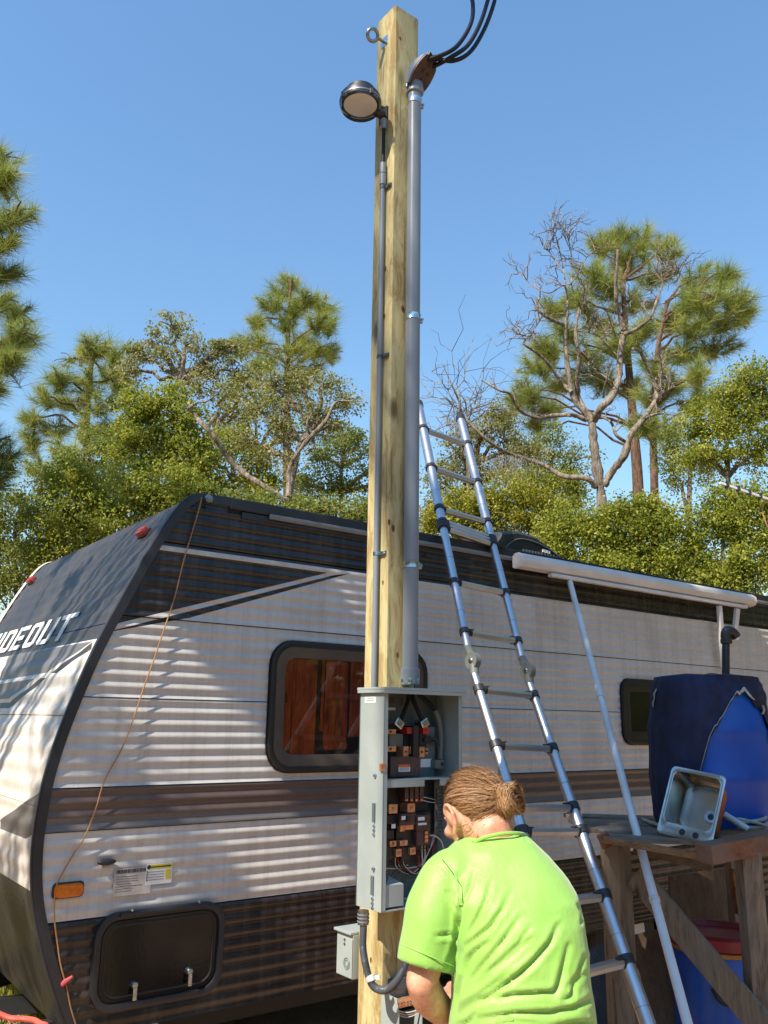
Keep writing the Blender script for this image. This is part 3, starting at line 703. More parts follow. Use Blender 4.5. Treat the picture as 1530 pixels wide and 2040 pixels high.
def face_z(px, py, off=.03):                                      # height on a plane parallel to the right face
    return onpl(px, py, PC + NW * off, NW)
def face_l(px, py, off=.02): return onpl(px, py, PC - DW * off, -DW)

# --- eye bolt on the left face
q = PM.inverted() @ face_l(766, 84, 0)
eb = thing('eye_bolt', 'grey eye bolt on a square washer near the post top', 'eye bolt', PL(q.y, 0, q.z))
mb = MB(frame(NW, Vector((0, 0, 1)), DW, PL(q.y, 0, q.z)))
mb.box((-.026, -.026, -.003), (.026, .026, .0)); mb.build('washer_plate', 'zinc', eb, bevel=.002)
mb = MB(); mb.cyl(PL(q.y, -.01, q.z), PL(q.y, .045, q.z), .007, n=10); mb.build('shank', 'steel', eb, smooth=True)
mb = MB(); c = PL(q.y, .068, q.z); ax1 = (-DW * .8 + Vector((0, 0, .15))).normalized(); ax2 = (Vector((0, 0, 1)) * .9 + NW * .5); ax2 = (ax2 - ax1 * ax2.dot(ax1)).normalized()
mb.tube([c + (ax1 * math.cos(t) + ax2 * math.sin(t)) * .026 for t in [math.pi + 2 * math.pi * k / 24 for k in range(25)]], .0082, 10); mb.build('ring', 'steel', eb, smooth=True)

# --- yard lamp
LQ = face_l(766, 232, .0); lz = (PM.inverted() @ LQ).z; ly = (PM.inverted() @ LQ).y
lc = None
for k in range(400):                                               # lamp centre out along the left face normal, at lens height
    d = .05 + k * .001; P = PL(ly, d, lz - .005)
    if abs(proj(P)[0] - 717) < 1.0: lc = P; break
lc = lc or PL(ly, .18, lz)
lamp = thing('yard_lamp', 'round black dusk to dawn lamp on the left of the post', 'lamp', PL(ly, 0, lz))
R = .089
mb = MB(); mb.lathe([(R * .55, .075), (R * .72, .070), (R * .78, .045), (R * .98, .036), (R * 1.03, .02), (R * 1.03, .0), (R * .9, -.004)], lc, n=40); mb.build('housing', 'black_plastic', lamp, smooth=True)
mb = MB(); mb.lathe([(.001, -.0045), (R * .55, -.005), (R * .80, -.006), (R * .86, -.001), (R * .86, .004)], lc, n=40); mb.build('diffuser', 'lens', lamp, smooth=True)
mb = MB(); mb.lathe([(R * 1.02, -.001), (R * 1.0, -.016), (R * .93, -.026), (R * .70, -.029), (.002, -.030)], lc, n=40); mb.build('lens', 'clear', lamp, smooth=True)
mb = MB(); mb.lathe([(R * .94, -.001), (R * 1.0, .004), (R * 1.05, .006), (R * 1.05, .012)], lc, n=40); mb.build('reflector_ring', 'steel', lamp, smooth=True)
for t in range(4):
    a = t * math.pi / 2 + .6; p = lc + Vector((math.cos(a) * R * 1.02, math.sin(a) * R * 1.02, .004)); mb = MB(); mb.box(tuple(p - Vector((.008, .008, .012))), tuple(p + Vector((.008, .008, .014)))); mb.build('clip', 'black_plastic', lamp, bevel=.002)
mb = MB(); mb.cyl(lc + Vector((0, 0, .075)), lc + Vector((0, 0, .10)), .03, .026, 20); mb.build('photocell', 'black_plastic', lamp, smooth=True)
mb = MB(); e0 = PL(ly, .0, lz + .005); mb.tube([e0, PL(ly, .035, lz), lc + (e0 - lc).normalized() * R * .85 + Vector((0, 0, .012))], [.026, .02, .024], 12); mb.build('arm', 'black_plastic', lamp, smooth=True)
mb = MB(frame(NW, Vector((0, 0, 1)), DW, PL(ly, 0, lz))); mb.box((-.03, -.03, -.012), (.03, .035, 0)); mb.box((-.012, .02, -.03), (.012, .04, -.008)); mb.build('mounting_bracket', 'black_plastic', lamp, bevel=.003)
# --- small conduit down the left face
def lp(px, py, out=.017): q = PM.inverted() @ face_l(px, py, out); return q.y, q.z
PB = PM.inverted()
zb = (PB @ face_z(717, 1366, .07)).z
sy = lp(745, 1340)[0]; z_top = lp(757, 245)[1]; z_cp0 = lp(758, 330)[1]; z_cp1 = lp(758, 372)[1]
cnd = thing('small_conduit', 'thin grey conduit running down the left post face from the lamp', 'conduit', PL(sy, .017, zb))
mb = MB(); mb.cyl(PL(sy, .017, zb - .03), PL(sy, .017, z_cp1 + .02), .0107, n=14); mb.build('pipe', 'pvc', cnd, smooth=True)
mb = MB(); mb.cyl(PL(sy, .017, z_cp0 - .02), PL(sy, .017, z_top), .0078, n=12); mb.build('lamp_lead', 'cable', cnd, smooth=True)
for a, c, r in ((z_cp0, z_cp0 - .05, .0135), (z_cp0 - .055, z_cp1, .0145), (z_top - .05, z_top, .0135)):
    mb = MB(); mb.cyl(PL(sy, .017, a), PL(sy, .017, c), r, n=14); mb.build('coupling', 'pvc', cnd, smooth=True)
for px, py in ((757, 378), (754, 712), (746, 1104)):
    z = lp(px, py)[1]; mb = MB(); mb.cyl(PL(sy, .017, z - .007), PL(sy, .017, z + .007), .0128, n=14); mb.bar(PL(sy - .005, .008, z), PL(sy - .045, .004, z), .014, .008, up=DW)
    mb.cyl(PL(sy - .034, .0, z), PL(sy - .034, .014, z), .006, n=8); mb.build('strap', 'pvc_dark' if py < 1000 else 'zinc', cnd, smooth=True)
# --- service mast conduit with weatherhead
cx_ = (PB @ face_z(817, 1340, .034)).x; OFF = .034; CR = .0302
z_hub = (PB @ face_z(818, 1362, OFF)).z; z_wh = (PB @ face_z(827, 178, OFF)).z
mast = thing('service_mast', 'wide grey mast conduit with a weatherhead clamped to the post', 'conduit', PT(cx_, OFF, z_hub))
mb = MB(); mb.cyl(PT(cx_, OFF, z_hub), PT(cx_, OFF, z_wh), CR, n=28); mb.build('pipe', 'pvc', mast, smooth=True)
zc = (PB @ face_z(818, 1331, OFF)).z; mb = MB(); mb.lathe([(CR, -.002), (CR + .006, 0), (CR + .006, .055), (CR, .058)], PT(cx_, OFF, zc - .058), n=28); mb.build('coupling', 'pvc', mast, smooth=True)
mb = MB(); mb.lathe([(CR + .002, 0), (CR + .010, .004), (CR + .010, .02), (CR + .002, .026)], PT(cx_, OFF, z_hub - .004), n=6); mb.build('hub', 'zinc', mast, bevel=.002)
for px, py in ((826, 204), (825, 634), (820, 1126)):
    z = (PB @ face_z(px, py, OFF)).z; mb = MB(); c = PT(cx_, OFF, z)
    mb.lathe([(CR + .001, -.014), (CR + .0035, -.012), (CR + .0022, -.004), (CR + .0022, .004), (CR + .0035, .012), (CR + .001, .014)], c, n=28); cl = mb.build('clamp', 'zinc', mast, smooth=True)
    mb = MB(PM); mb.box((cx_ + CR - .004, -OFF - .006, z - .011), (cx_ + CR + .020, -OFF + .006, z + .011)); mb.cyl((cx_ + CR + .010, -OFF - .018, z), (cx_ + CR + .010, -OFF + .016, z), .005, n=8); mb.build('clamp_bolt', 'zinc', cl, bevel=.001)
    mb = MB(PM); mb.box((cx_ - .012, -OFF + CR + .002, z - .010), (cx_ + .012, -.0005, z + .010)); mb.build('clamp_strap', 'zinc', cl)
# weatherhead: collar, hood leaning out to the right, dark face with cable holes
wz = z_wh; wc = PT(cx_, OFF, wz)
mb = MB(); mb.lathe([(CR + .004, 0), (CR + .008, .004), (CR + .008, .05), (CR + .003, .056)], wc - Vector((0, 0, .03)), n=28); mb.build('collar', 'pvc', mast, smooth=True)
hx = (DW * .42 + NW * .90).normalized(); hz = (Vector((0, 0, 1)) * .80 + hx * .60).normalized(); hn = (hx * .80 - Vector((0, 0, 1)) * .60).normalized(); hs = hz.cross(hn)
H0 = wc + Vector((0, 0, .02)) + hn * .004
def hood(t, a): # t 0..1 along the hood, a angle around the back
    wdt = .050 + .016 * math.sin(math.pi * min(1, t * 1.1)); dpt = .062 * math.sin(math.pi * (.16 + .80 * t)) + .008
    return H0 + hz * (t * .165 - .02) + hs * (math.sin(a) * wdt * (1 if t < .9 else .8)) - hn * (math.cos(a) * dpt)
mb = MB(); rows = [[hood(t, a) for a in [-math.pi / 2 + math.pi * k / 14 for k in range(15)]] for t in [i / 12 for i in range(13)]]
mb.sheet(rows); tip = rows[-1]; mb.add(tip, [tuple(range(len(tip)))]); mb.build('hood', 'pvc', mast, smooth=True, solid=.004, angle=60)
mb = MB(); fl = [hood(t, -math.pi / 2) + hn * .002 for t in [i / 12 for i in range(13)]] + [hood(t, math.pi / 2) + hn * .002 for t in [1 - i / 12 for i in range(13)]]
mb.prism(fl, hn * .008); fp = mb.build('face_plate', 'breaker', mast, bevel=.002)
holes = []
for a, c in ((-.024, .120), (.024, .122), (0, .142), (-.018, .07), (.018, .074), (0, .035)):
    p = H0 + hz * c + hs * a + hn * .0105; holes.append(p); big = c > .1; mb = MB(); mb.lathe([(.010 if big else .006, 0), (.012 if big else .0085, .003), (.015 if big else .010, 0)], p, ax=tuple(hn), n=16); mb.build('cable_hole', 'black_rubber' if big else 'breaker', fp, smooth=True)
mb = MB(PM)
for sx in (-1, 1): mb.cyl((cx_ + sx * (CR + .013), -OFF, wz - .012), (cx_ + sx * (CR + .013), -OFF, wz + .03), .006, n=8); mb.box((cx_ + sx * (CR + .004) - .012, -OFF - .010, wz - .004), (cx_ + sx * (CR + .004) + .012, -OFF + .010, wz + .014))
mb.build('collar_screw', 'steel', mast)
# --- three service conductors leaving the weatherhead
ends = [[(897, 102), (920, 80), (939, 44), (942, 8), (935, -50)], [(900, 113), (932, 90), (956, 48), (972, 0), (985, -50)], [(903, 121), (936, 104), (963, 62), (983, 10), (998, -50)]]
lab = ['black service cable leaving the weatherhead on the left', 'black service cable in the middle of the three', 'black service cable outermost on the right of the three']
for i, pth in enumerate(ends):
    h = holes[i]; pts = [h - hn * .02, h + hn * .004]
    for k, (px, py) in enumerate(pth): pts.append(at(px, py, 3.16 + .04 * k + .02 * i))
    pts += [pts[-1] + Vector((.12, -.02, .30)), pts[-1] + Vector((.9, -.5, 1.6 + .05 * i)), pts[-1] + Vector((5, -4, 3.6 + .1 * i))]
    mb = MB(); mb.tube(spline(pts, 8), .0098, 10); o = mb.build('service_cable', 'cable', smooth=True); origin(o, h); tag(o, lab[i], 'cable', 'service cables')

# ------------------------------------------------------------------ meter and breaker panel
BX0 = (PB @ face_z(717, 1400, 0)).x; BD = .1445; BW = .366
BZ1 = (PB @ face_z(761, 1374, BD)).z; BZ0 = (PB @ face_z(752, 1820, BD)).z
BOXM = PM @ frame((1, 0, 0), (0, -1, 0), (0, 0, 1), (BX0, 0, 0))       # x along, y outwards, z up
BOXI = BOXM.inverted()
panel = thing('electrical_panel', 'open grey meter and breaker panel bolted to the post', 'electrical panel', BOXM @ Vector((BW / 2, 0, BZ0)))
def bp(px, py, d): q = BOXI @ onpl(px, py, BOXM @ Vector((0, d, 0)), NW); return q.x, q.z
T = .004
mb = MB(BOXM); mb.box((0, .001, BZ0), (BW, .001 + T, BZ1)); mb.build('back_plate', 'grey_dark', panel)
for x, nm in ((0, 'side_plate'), (BW - T, 'side_plate')): mb = MB(BOXM); mb.box((x, .0052, BZ0), (x + T, BD, BZ1)); sp = mb.build(nm, 'grey_paint', panel, bevel=.0012); LS = sp if x == 0 else LS
mb = MB(BOXM); mb.box((T + .0005, .0052, BZ0), (BW - T - .0005, BD - .001, BZ0 + T)); mb.build('bottom_plate', 'grey_paint', panel)
mb = MB(BOXM); mb.box((T, BD - .004, BZ0 + .001), (T + .016, BD - .001, BZ1 - .001)); mb.box((BW - T - .012, BD - .004, BZ0 + .001), (BW - T - .0005, BD - .001, BZ1 - .001)); mb.build('front_flange', 'grey_paint', panel)
mb = MB(BOXM); mb.box((-.012, -.002, BZ1 + .0005), (BW + .008, BD + .018, BZ1 + .010)); mb.box((-.012, BD + .0145, BZ1 - .012), (BW + .008, BD + .018, BZ1 + .0004)); mb.box((-.012, 0, BZ1 - .010), (-.0085, BD + .0144, BZ1 + .0004)); mb.build('rain_hood', 'grey_paint', panel, bevel=.002)
zs = bp(830, 1552, BD)[1]
mb = MB(BOXM); mb.box((T + .001, .006, zs - .004), (BW - T - .013, BD - .006, zs)); mb.box((T + .017, BD - .0105, zs - .026), (BW * .52, BD - .0062, zs - .0045)); mb.box((BW * .72, BD - .0105, zs - .026), (BW - T - .014, BD - .0062, zs - .0045)); mb.build('divider_shelf', 'grey_paint', panel)
def pb(name, mt, px0, py0, px1, py1, d0, d1, par=None, bev=.001):
    x0, z1 = bp(px0, py0, d1); x1, z0 = bp(px1, py1, d1); mb = MB(BOXM); mb.box((min(x0, x1), d0, min(z0, z1)), (max(x0, x1), d1, max(z0, z1))); return mb.build(name, mt, par or panel, bevel=bev)
def wire(name, mt, pts, r, par=None):
    P = [BOXM @ Vector((bp(x, y, d)[0], d, bp(x, y, d)[1])) for x, y, d in pts]; mb = MB(); mb.tube(spline(P, 6), r, 8); return mb.build(name, mt, par or panel, smooth=True)
# meter compartment
pb('meter_base', 'dark_block', 776, 1452, 856, 1506, .006, .035)
pb('interior_plate', 'grey_dark', 835, 1448, 866, 1546, .006, .05)
c1 = pb('meter_cover', 'breaker', 778, 1508, 836, 1546, .006, .085)
pb('warning_label', 'label_white', 794, 1528, 817, 1537, .0855, .0862, c1, 0); pb('warning_header', 'label_orange', 794, 1523, 817, 1528, .0855, .0862, c1, 0)
mb = MB(BOXM)
for r in range(3):
    x0, z0 = bp(796, 1530 + r * 2.2, .087); x1, _ = bp(815, 1530 + r * 2.2, .087); mb.box((x0, .0863, z0 - .0008), (x1, .0868, z0 + .0006))
mb.build('warning_text', 'ink', c1)
for px0, py0, px1, py1 in ((768, 1453, 789, 1462), (768, 1487, 789, 1497), (804, 1487, 814, 1508), (817, 1487, 824, 1502), (836, 1488, 846, 1508), (848, 1491, 853, 1502)):
    t = pb('meter_jaw', 'copper', px0, py0, px1, py1, .03, .075); cx0 = (px0 + px1) / 2; cy0 = (py0 + py1) / 2; pb('jaw_slot', 'dark_block', cx0 - 2, cy0 - 2, cx0 + 2, cy0 + 2, .0755, .077, t, 0)
for px0 in (811, 843): t = pb('jaw_cap', 'red_cap', px0, 1449, px0 + 12, 1462, .035, .082); pb('cap_groove', 'breaker', px0 + 2, 1454, px0 + 10, 1456, .0822, .083, t, 0)
pb('barrier', 'dark_block', 824, 1446, 834, 1508, .03, .09); pb('jaw_support', 'dark_block', 806, 1462, 822, 1487, .03, .06); pb('jaw_support', 'dark_block', 836, 1462, 850, 1488, .03, .06)
pb('jaw_insulator', 'grey_plastic', 776, 1462, 803, 1487, .03, .055)
for px, py in ((796, 1441), (847, 1441)):
    x, z = bp(px, py, .08); Mx = BOXM @ Matrix.Translation((x, .06, z)) @ Matrix.Rotation(.6 if px < 820 else -.5, 4, 'Y'); mb = MB(Mx); mb.box((-.019, -.02, -.015), (.019, .022, .015)); l = mb.build('line_lug', 'zinc', panel, bevel=.004)
    mb = MB(Mx); mb.cyl((0, .021, 0), (0, .026, 0), .008, n=12); mb.build('lug_screw', 'steel', l, smooth=True)
wire('line_cable', 'cable', [(816, 1374, .04), (813, 1395, .05), (806, 1415, .06), (798, 1436, .07)], .0085)
wire('line_cable', 'cable', [(820, 1374, .04), (824, 1395, .05), (832, 1415, .06), (842, 1436, .07)], .0085)
wire('neutral_cable', 'cable', [(827, 1374, .04), (838, 1386, .05), (856, 1402, .055), (868, 1416, .06)], .0085)
wire('neutral_jacket', 'grey_plastic', [(867, 1415, .06), (874, 1435, .06), (878, 1465, .06), (877, 1512, .06)], .0105)
t = pb('neutral_lug', 'grey_plastic', 868, 1514, 885, 1531, .03, .08); pb('neutral_screw', 'dark_block', 879, 1519, 884, 1525, .0805, .082, t, 0)
wire('handle_loop', 'dark_block', [(852, 1470, .06), (864, 1472, .075), (872, 1478, .08), (872, 1490, .08)], .006)
pb('handle_bar', 'dark_block', 846, 1470, 872, 1478, .05, .07)
for px0, py0, px1, py1 in ((764, 1388, 786, 1400), (762, 1409, 788, 1415), (795, 1390, 803, 1406)): pb('inside_notice', 'label_white' if py0 > 1405 else 'frame_brown', px0 + 2, py0, px1, py1, .0055, .0062, bev=0)
pb('side_clip', 'copper', 760, 1521, 768, 1536, BD - .010, BD + .002)
# breaker compartment
pb('bus_block', 'dark_block', 770, 1562, 852, 1716, .006, .045)
for i in range(4): t = pb('breaker_toggle', 'breaker', 807 + i * 10, 1566, 814 + i * 10, 1592, .04, .085); pb('toggle_tip', 'copper', 808 + i * 10, 1592, 813 + i * 10, 1596, .05, .08, t)
for px0, py0, px1, py1 in ((775, 1603, 792, 1620), (812, 1601, 827, 1618), (797, 1645, 806, 1656), (777, 1676, 790, 1686), (797, 1675, 812, 1684), (789, 1692, 800, 1706), (817, 1689, 828, 1702)):
    t = pb('load_lug', 'copper', px0, py0, px1, py1, .04, .088); x, z = bp((px0 + px1) / 2, (py0 + py1) / 2, .088); mb = MB(BOXM); mb.lathe([(.003, .0015), (.006, .001), (.0065, 0)], (x, .0882, z), ax=(0, 1, 0), n=12); mb.build('lug_screw', 'steel', t, smooth=True)
pb('main_breaker', 'breaker', 796, 1622, 828, 1643, .04, .095); pb('breaker_case', 'dark_block', 790, 1621, 858, 1690, .04, .07)
pb('breaker_handle', 'dark_block', 811, 1628, 818, 1636, .0955, .105); pb('branch_breaker', 'breaker', 830, 1624, 857, 1653, .06, .10); pb('breaker_stripe', 'copper', 799, 1644, 825, 1652, .06, .09)
t = pb('branch_breaker', 'breaker', 830, 1655, 856, 1682, .05, .09)
for k in range(3): pb('breaker_terminal', 'copper', 847, 1656 + k * 8, 853, 1662 + k * 8, .0905, .096, t)
for px0, py0, px1, py1 in ((768, 1655, 785, 1672), (768, 1684, 784, 1712), (800, 1688, 816, 1712), (770, 1624, 790, 1640)): pb('phase_barrier', 'dark_block', px0, py0, px1, py1, .045, .075)
nb = pb('neutral_bar', 'steel', 866, 1556, 874, 1662, .03, .05)
for k in range(15): y = 1560 + k * 7; t = pb('bar_screw', 'zinc', 875, y, 879, y + 4, .03, .054, nb, 0)
wire('control_wire', 'white_wire', [(842, 1588, .08), (850, 1589, .07), (866, 1593, .05)], .0016); wire('control_wire', 'white_wire', [(842, 1594, .08), (852, 1597, .07), (866, 1599, .05)], .0016)
wire('control_wire', 'white_wire', [(846, 1684, .07), (846, 1708, .06), (836, 1724, .05), (806, 1730, .045), (768, 1730, .045)], .0022)
wire('control_wire', 'white_wire', [(840, 1684, .07), (842, 1740, .05), (838, 1770, .05), (824, 1788, .06), (804, 1790, .08)], .0024)
wire('control_wire', 'white_wire', [(856, 1664, .08), (868, 1666, .09), (880, 1678, .09), (884, 1700, .08), (886, 1740, .06)], .0026)
wire('control_wire', 'white_wire', [(768, 1640, .05), (778, 1640, .06), (786, 1648, .06)], .0016)
rgw = np.random.default_rng(12)
for k, mt_ in enumerate(('cable', 'cable', 'red_cap', 'white_wire', 'cable', 'red_cap', 'white_wire', 'cable')):
    x0_, y0_ = 786 + rgw.random() * 60, 1700 + rgw.random() * 8; x1_ = 862 + rgw.random() * 8
    wire('branch_wire', mt_, [(x0_, y0_, .06), (x0_ + 4, y0_ + 18 + 5 * rgw.random(), .055), ((x0_ + x1_) / 2, y0_ + 26 + 10 * rgw.random(), .05), (x1_, y0_ - 20 - 30 * rgw.random(), .045), (869, 1570 + k * 11, .05)], .0020)
for px0, py0, px1, py1 in ((800, 1626, 808, 1633), (833, 1628, 846, 1634), (833, 1640, 850, 1643), (780, 1642, 788, 1650), (842, 1470, 848, 1476), (838, 1512, 860, 1528)): pb('part_label', 'label_white', px0, py0, px1, py1, .1012 if py0 > 1600 else .0505, .1018 if py0 > 1600 else .0512, bev=0)
for px, py, r in ((796, 1722, .010), (811, 1722, .006)):
    x, z = bp(px, py, .008); mb = MB(BOXM); mb.lathe([(.003, .006), (r * .8, .005), (r, 0)], (x, .0055, z), ax=(0, 1, 0), n=14); mb.build('mount_screw', 'zinc', panel, smooth=True)
for px, py, r in ((794, 1752, .034), (794, 1752, .022), (820, 1740, .018), (822, 1768, .018)):
    x, z = bp(px, py, .006); mb = MB(BOXM); mb.tube([(x + r * math.cos(a), .0056, z + r * math.sin(a)) for a in [2 * math.pi * k / 24 for k in range(25)]], .0012, 5); mb.build('knockout', 'grey_dark', panel, smooth=True)
# sloped wiring cover in the lower left corner
x0, zc0 = bp(754, 1815, BD); x1 = bp(806, 1815, BD)[0]; zc1 = bp(760, 1762, BD)[1]; zc2 = bp(760, 1742, BD)[1]
mb = MB(BOXM); mb.add([(T + .001, .008, zc0 + .004), (x1, .03, zc0 + .004), (x1, BD - .005, zc0 + .004), (T + .001, BD - .005, zc0 + .004), (T + .001, .008, zc2 + .01), (x1, .03, zc1 + .01), (x1, BD - .005, zc1 - .008), (T + .001, BD - .005, zc1 - .004)],
       [(0, 3, 2, 1), (4, 5, 6, 7), (0, 1, 5, 4), (1, 2, 6, 5), (2, 3, 7, 6), (3, 0, 4, 7)]); cv = mb.build('wiring_cover', 'grey_paint', panel, bevel=.002)
x, z = bp(762, 1752, BD - .03); mb = MB(BOXM); mb.tube(spline([(x - .005, BD - .02, zc1 + .012), (x, BD - .015, zc1 + .004), (x + .012, BD - .02, zc1 + .010), (x + .016, BD - .03, zc1 + .025)], 5), .002, 6); mb.build('ground_hook', 'cable', cv, smooth=True)
# left side plate: sticker, latch slots
def lsp(px, py): q = BOXI @ onpl(px, py, BOXM @ Vector((0, 0, 0)), -DW); return q.y, q.z
y0, z0 = lsp(727, 1400); y1, z1 = lsp(749, 1388)
mb = MB(BOXM); mb.box((-.0008, min(y0, y1), z0), (-.0002, max(y0, y1), z1)); st = mb.build('rating_sticker', 'label_white', LS)
mb = MB(BOXM)
for k in range(2): zz = z0 + (z1 - z0) * (.35 + .3 * k); mb.box((-.0014, min(y0, y1) + .01, zz), (-.0009, max(y0, y1) - .012, zz + .0016))
mb.build('sticker_print', 'frame_brown', st)
for pa, pc in (((746, 1600), (746, 1638)), ((743, 1745), (743, 1783))):
    ya, za = lsp(*pa); yc, zc_ = lsp(*pc)
    mb = MB(BOXM); mb.box((-.0016, ya - .012, zc_), (-.0002, ya - .002, za)); sl2 = mb.build('latch_slot', 'grey_dark', LS, bevel=.0006)
    mb = MB(BOXM); mb.box((-.005, ya + .0005, zc_), (-.0018 + .0016, ya + .007, za)); mb.build('latch_tongue', 'grey_dark', sl2, bevel=.001)
    for k in range(3): mb = MB(BOXM); mb.lathe([(.001, .007), (.0045, .005), (.006, 0)], (-.0002, ya + .002, zc_ - .012 - k * .014), ax=(-1, 0, 0), n=10); mb.build('rivet', 'zinc', sl2, smooth=True)
for px, py in ((748, 1545), (745, 1731)):
    ya, za = lsp(px, py); mb = MB(BOXM); mb.lathe([(.001, .009), (.005, .007), (.008, 0)], (-.0002, ya, za), ax=(-1, 0, 0), n=12); mb.build('screw', 'zinc', LS, smooth=True)

# ------------------------------------------------------------------ flexible conduit from the panel bottom, boxes lower on the post
fc = thing('flexible_conduit', 'ribbed grey flexible conduit curling from the panel bottom', 'conduit', BOXM @ Vector((.03, .06, BZ0)))
fp_ = [(724, 1816, .05), (724, 1850, .055), (723, 1885, .055), (727, 1915, .06), (736, 1950, .07), (748, 1968, .10), (770, 1972, .15), (790, 1955, .19), (806, 1925, .20), (812, 1895, .19)]
P = [onpl(x, y, BOXM @ Vector((0, d, 0)), NW) for x, y, d in fp_]; P = spline(P, 14); rad = [.0118 + .0012 * math.cos(i * 2.1) for i in range(len(P))]
# resample finely so that the ribs read
PP = []
for a, c in zip(P, P[1:]): PP += [a, a.lerp(c, .5)]
mb = MB(); mb.tube(PP, [.0128 if i % 2 else .0112 for i in range(len(PP))], 12); mb.build('hose', 'pvc_dark', fc, smooth=True, angle=80)
p = P[0]; mb = MB(); mb.cyl(p + Vector((0, 0, .004)), p - Vector((0, 0, .040)), .0185, n=20); cn = mb.build('connector', 'steel', fc, smooth=True)
for k in range(3): mb = MB(); mb.cyl(p - Vector((0, 0, .006 + k * .011)), p - Vector((0, 0, .010 + k * .011)), .0205, n=20); mb.build('connector_ring', 'pvc', cn, smooth=True)
p = onpl(738, 1949, BOXM @ Vector((0, .07, 0)), NW); d = (P[60] - P[50]).normalized(); mb = MB(); mb.lathe([(.0135, -.010), (.0165, -.008), (.0165, .008), (.0135, .010)], p, ax=tuple(d), n=18); cl = mb.build('clamp', 'white_paint', fc, smooth=True)
mb = MB(); mb.bar(p + RTV * .012, p + RTV * .032 + UPV * .004, .012, .014); mb.build('clamp_ear', 'white_paint', cl, bevel=.002)
# disconnect box on the back left of the post
jM = PM @ frame((1, 0, 0), (0, 1, 0), (0, 0, 1), (0, 0, 0)); jm = jM.inverted()
def jf(px, py, y): q = PB @ onpl(px, py, PM @ Vector((0, y, 0)), NW); return q.x, q.z
q1 = PB @ onpl(672, 1852, PM @ Vector((-.02, 0, 0)), -DW); q2 = PB @ onpl(672, 1940, PM @ Vector((-.02, 0, 0)), -DW)
yb1 = q1.y; yb0 = .143; za, zb_ = q1.z, q2.z; xa, xr = -.02, .12
jb = thing('disconnect_box', 'small grey metal box behind the post below the panel', 'electrical box', PM @ Vector((.05, (yb0 + yb1) / 2, zb_)))
mb = MB(PM); mb.box((xa, yb0, zb_), (xr, yb1, za)); mb.build('case', 'grey_paint', jb, bevel=.003)
mb = MB(PM); mb.box((xa - .004, yb0, zb_ + .004), (xa - .0005, yb1 - .006, za - .014)); dr = mb.build('door', 'grey_paint', jb, bevel=.0015)
mb = MB(PM); mb.box((xa - .012, yb0, za + .0005), (xr, yb1 + .006, za + .010)); mb.build('lid', 'grey_paint', jb, bevel=.002)
mb = MB(PM); yy = yb0 + (yb1 - yb0) * .30; zz = zb_ + (za - zb_) * .33
for r in (.018, .011): mb.tube([(xa - .0045, yy + r * math.cos(a), zz + r * math.sin(a)) for a in [2 * math.pi * k / 24 for k in range(25)]], .0016, 5)
mb.build('knockout', 'grey_dark', dr, smooth=True)
for dz in (.022, .036): mb = MB(PM); mb.lathe([(.001, .004), (.004, .003), (.005, 0)], (xa - .0042, yb0 + (yb1 - yb0) * .45, za - dz), ax=(-1, 0, 0), n=10); mb.build('screw', 'steel', dr, smooth=True)
# outlet box at the post foot, its cover open
ox0, oz1 = (lambda q: (q.x, q.z))(PB @ face_z(791, 1990, .09)); ox1 = (PB @ face_z(842, 1990, .09)).x
ob = thing('outlet_box', 'open grey outlet box with wires low on the post', 'electrical box', PM @ Vector((ox0, -.05, .55)))
zo1 = oz1; zo0 = oz1 - .26
mb = MB(PM); mb.box((ox0, -.09, zo0), (ox0 + .004, -.001, zo1)); mb.box((ox1 - .004, -.09, zo0), (ox1, -.001, zo1)); mb.box((ox0 + .0045, -.09, zo0), (ox1 - .0045, -.001, zo0 + .004)); mb.box((ox0 + .0045, -.005, zo0 + .0045), (ox1 - .0045, -.001, zo1)); mb.build('case', 'grey_paint', ob)
mb = MB(PM); mb.box((ox0 + .006, -.05, zo0 + .01), (ox1 - .006, -.02, zo1 - .055)); mb.build('breaker_block', 'dark_block', ob)
mb = MB(PM); mb.box((ox0 + .012, -.06, zo1 - .042), (ox1 - .008, -.02, zo1 - .022)); tb = mb.build('terminal_strip', 'copper', ob, bevel=.001)
for r in range(2):
    for k in range(6): mb = MB(PM); x = ox0 + .016 + k * (ox1 - ox0 - .03) / 6; mb.cyl((x, -.061, zo1 - .028 - r * .009), (x, -.058, zo1 - .028 - r * .009), .0022, n=8); mb.build('terminal_hole', 'dark_block', tb)
for k in range(3): mb = MB(PM); mb.tube(spline([(ox0 + .02, -.06, zo1 - .045 - k * .006), (ox0 + .06, -.075, zo1 - .055 - k * .007), (ox1 + .01, -.09, zo1 - .045 - k * .004), (ox1 + .05, -.13, zo1 - .02)], 5), .0022, 6); mb.build('wire', 'white_wire' if k != 1 else 'copper', ob, smooth=True)
mb = MB(PM); mb.box((ox0 + .02, -.03, zo1 + .003), (ox1 - .005, -.004, zo1 + .04)); mb.build('hub', 'pvc_dark', ob, bevel=.003)
mb = MB(PM); mb.prism([(ox0 - .004, -.092, zo0 + .01), (ox0 - .004, -.092, zo1 - .01), (ox0 - .03, -.14, zo1 - .02), (ox0 - .03, -.14, zo0)], (.003, .001, 0)); mb.build('cover', 'grey_paint', ob, bevel=.001)

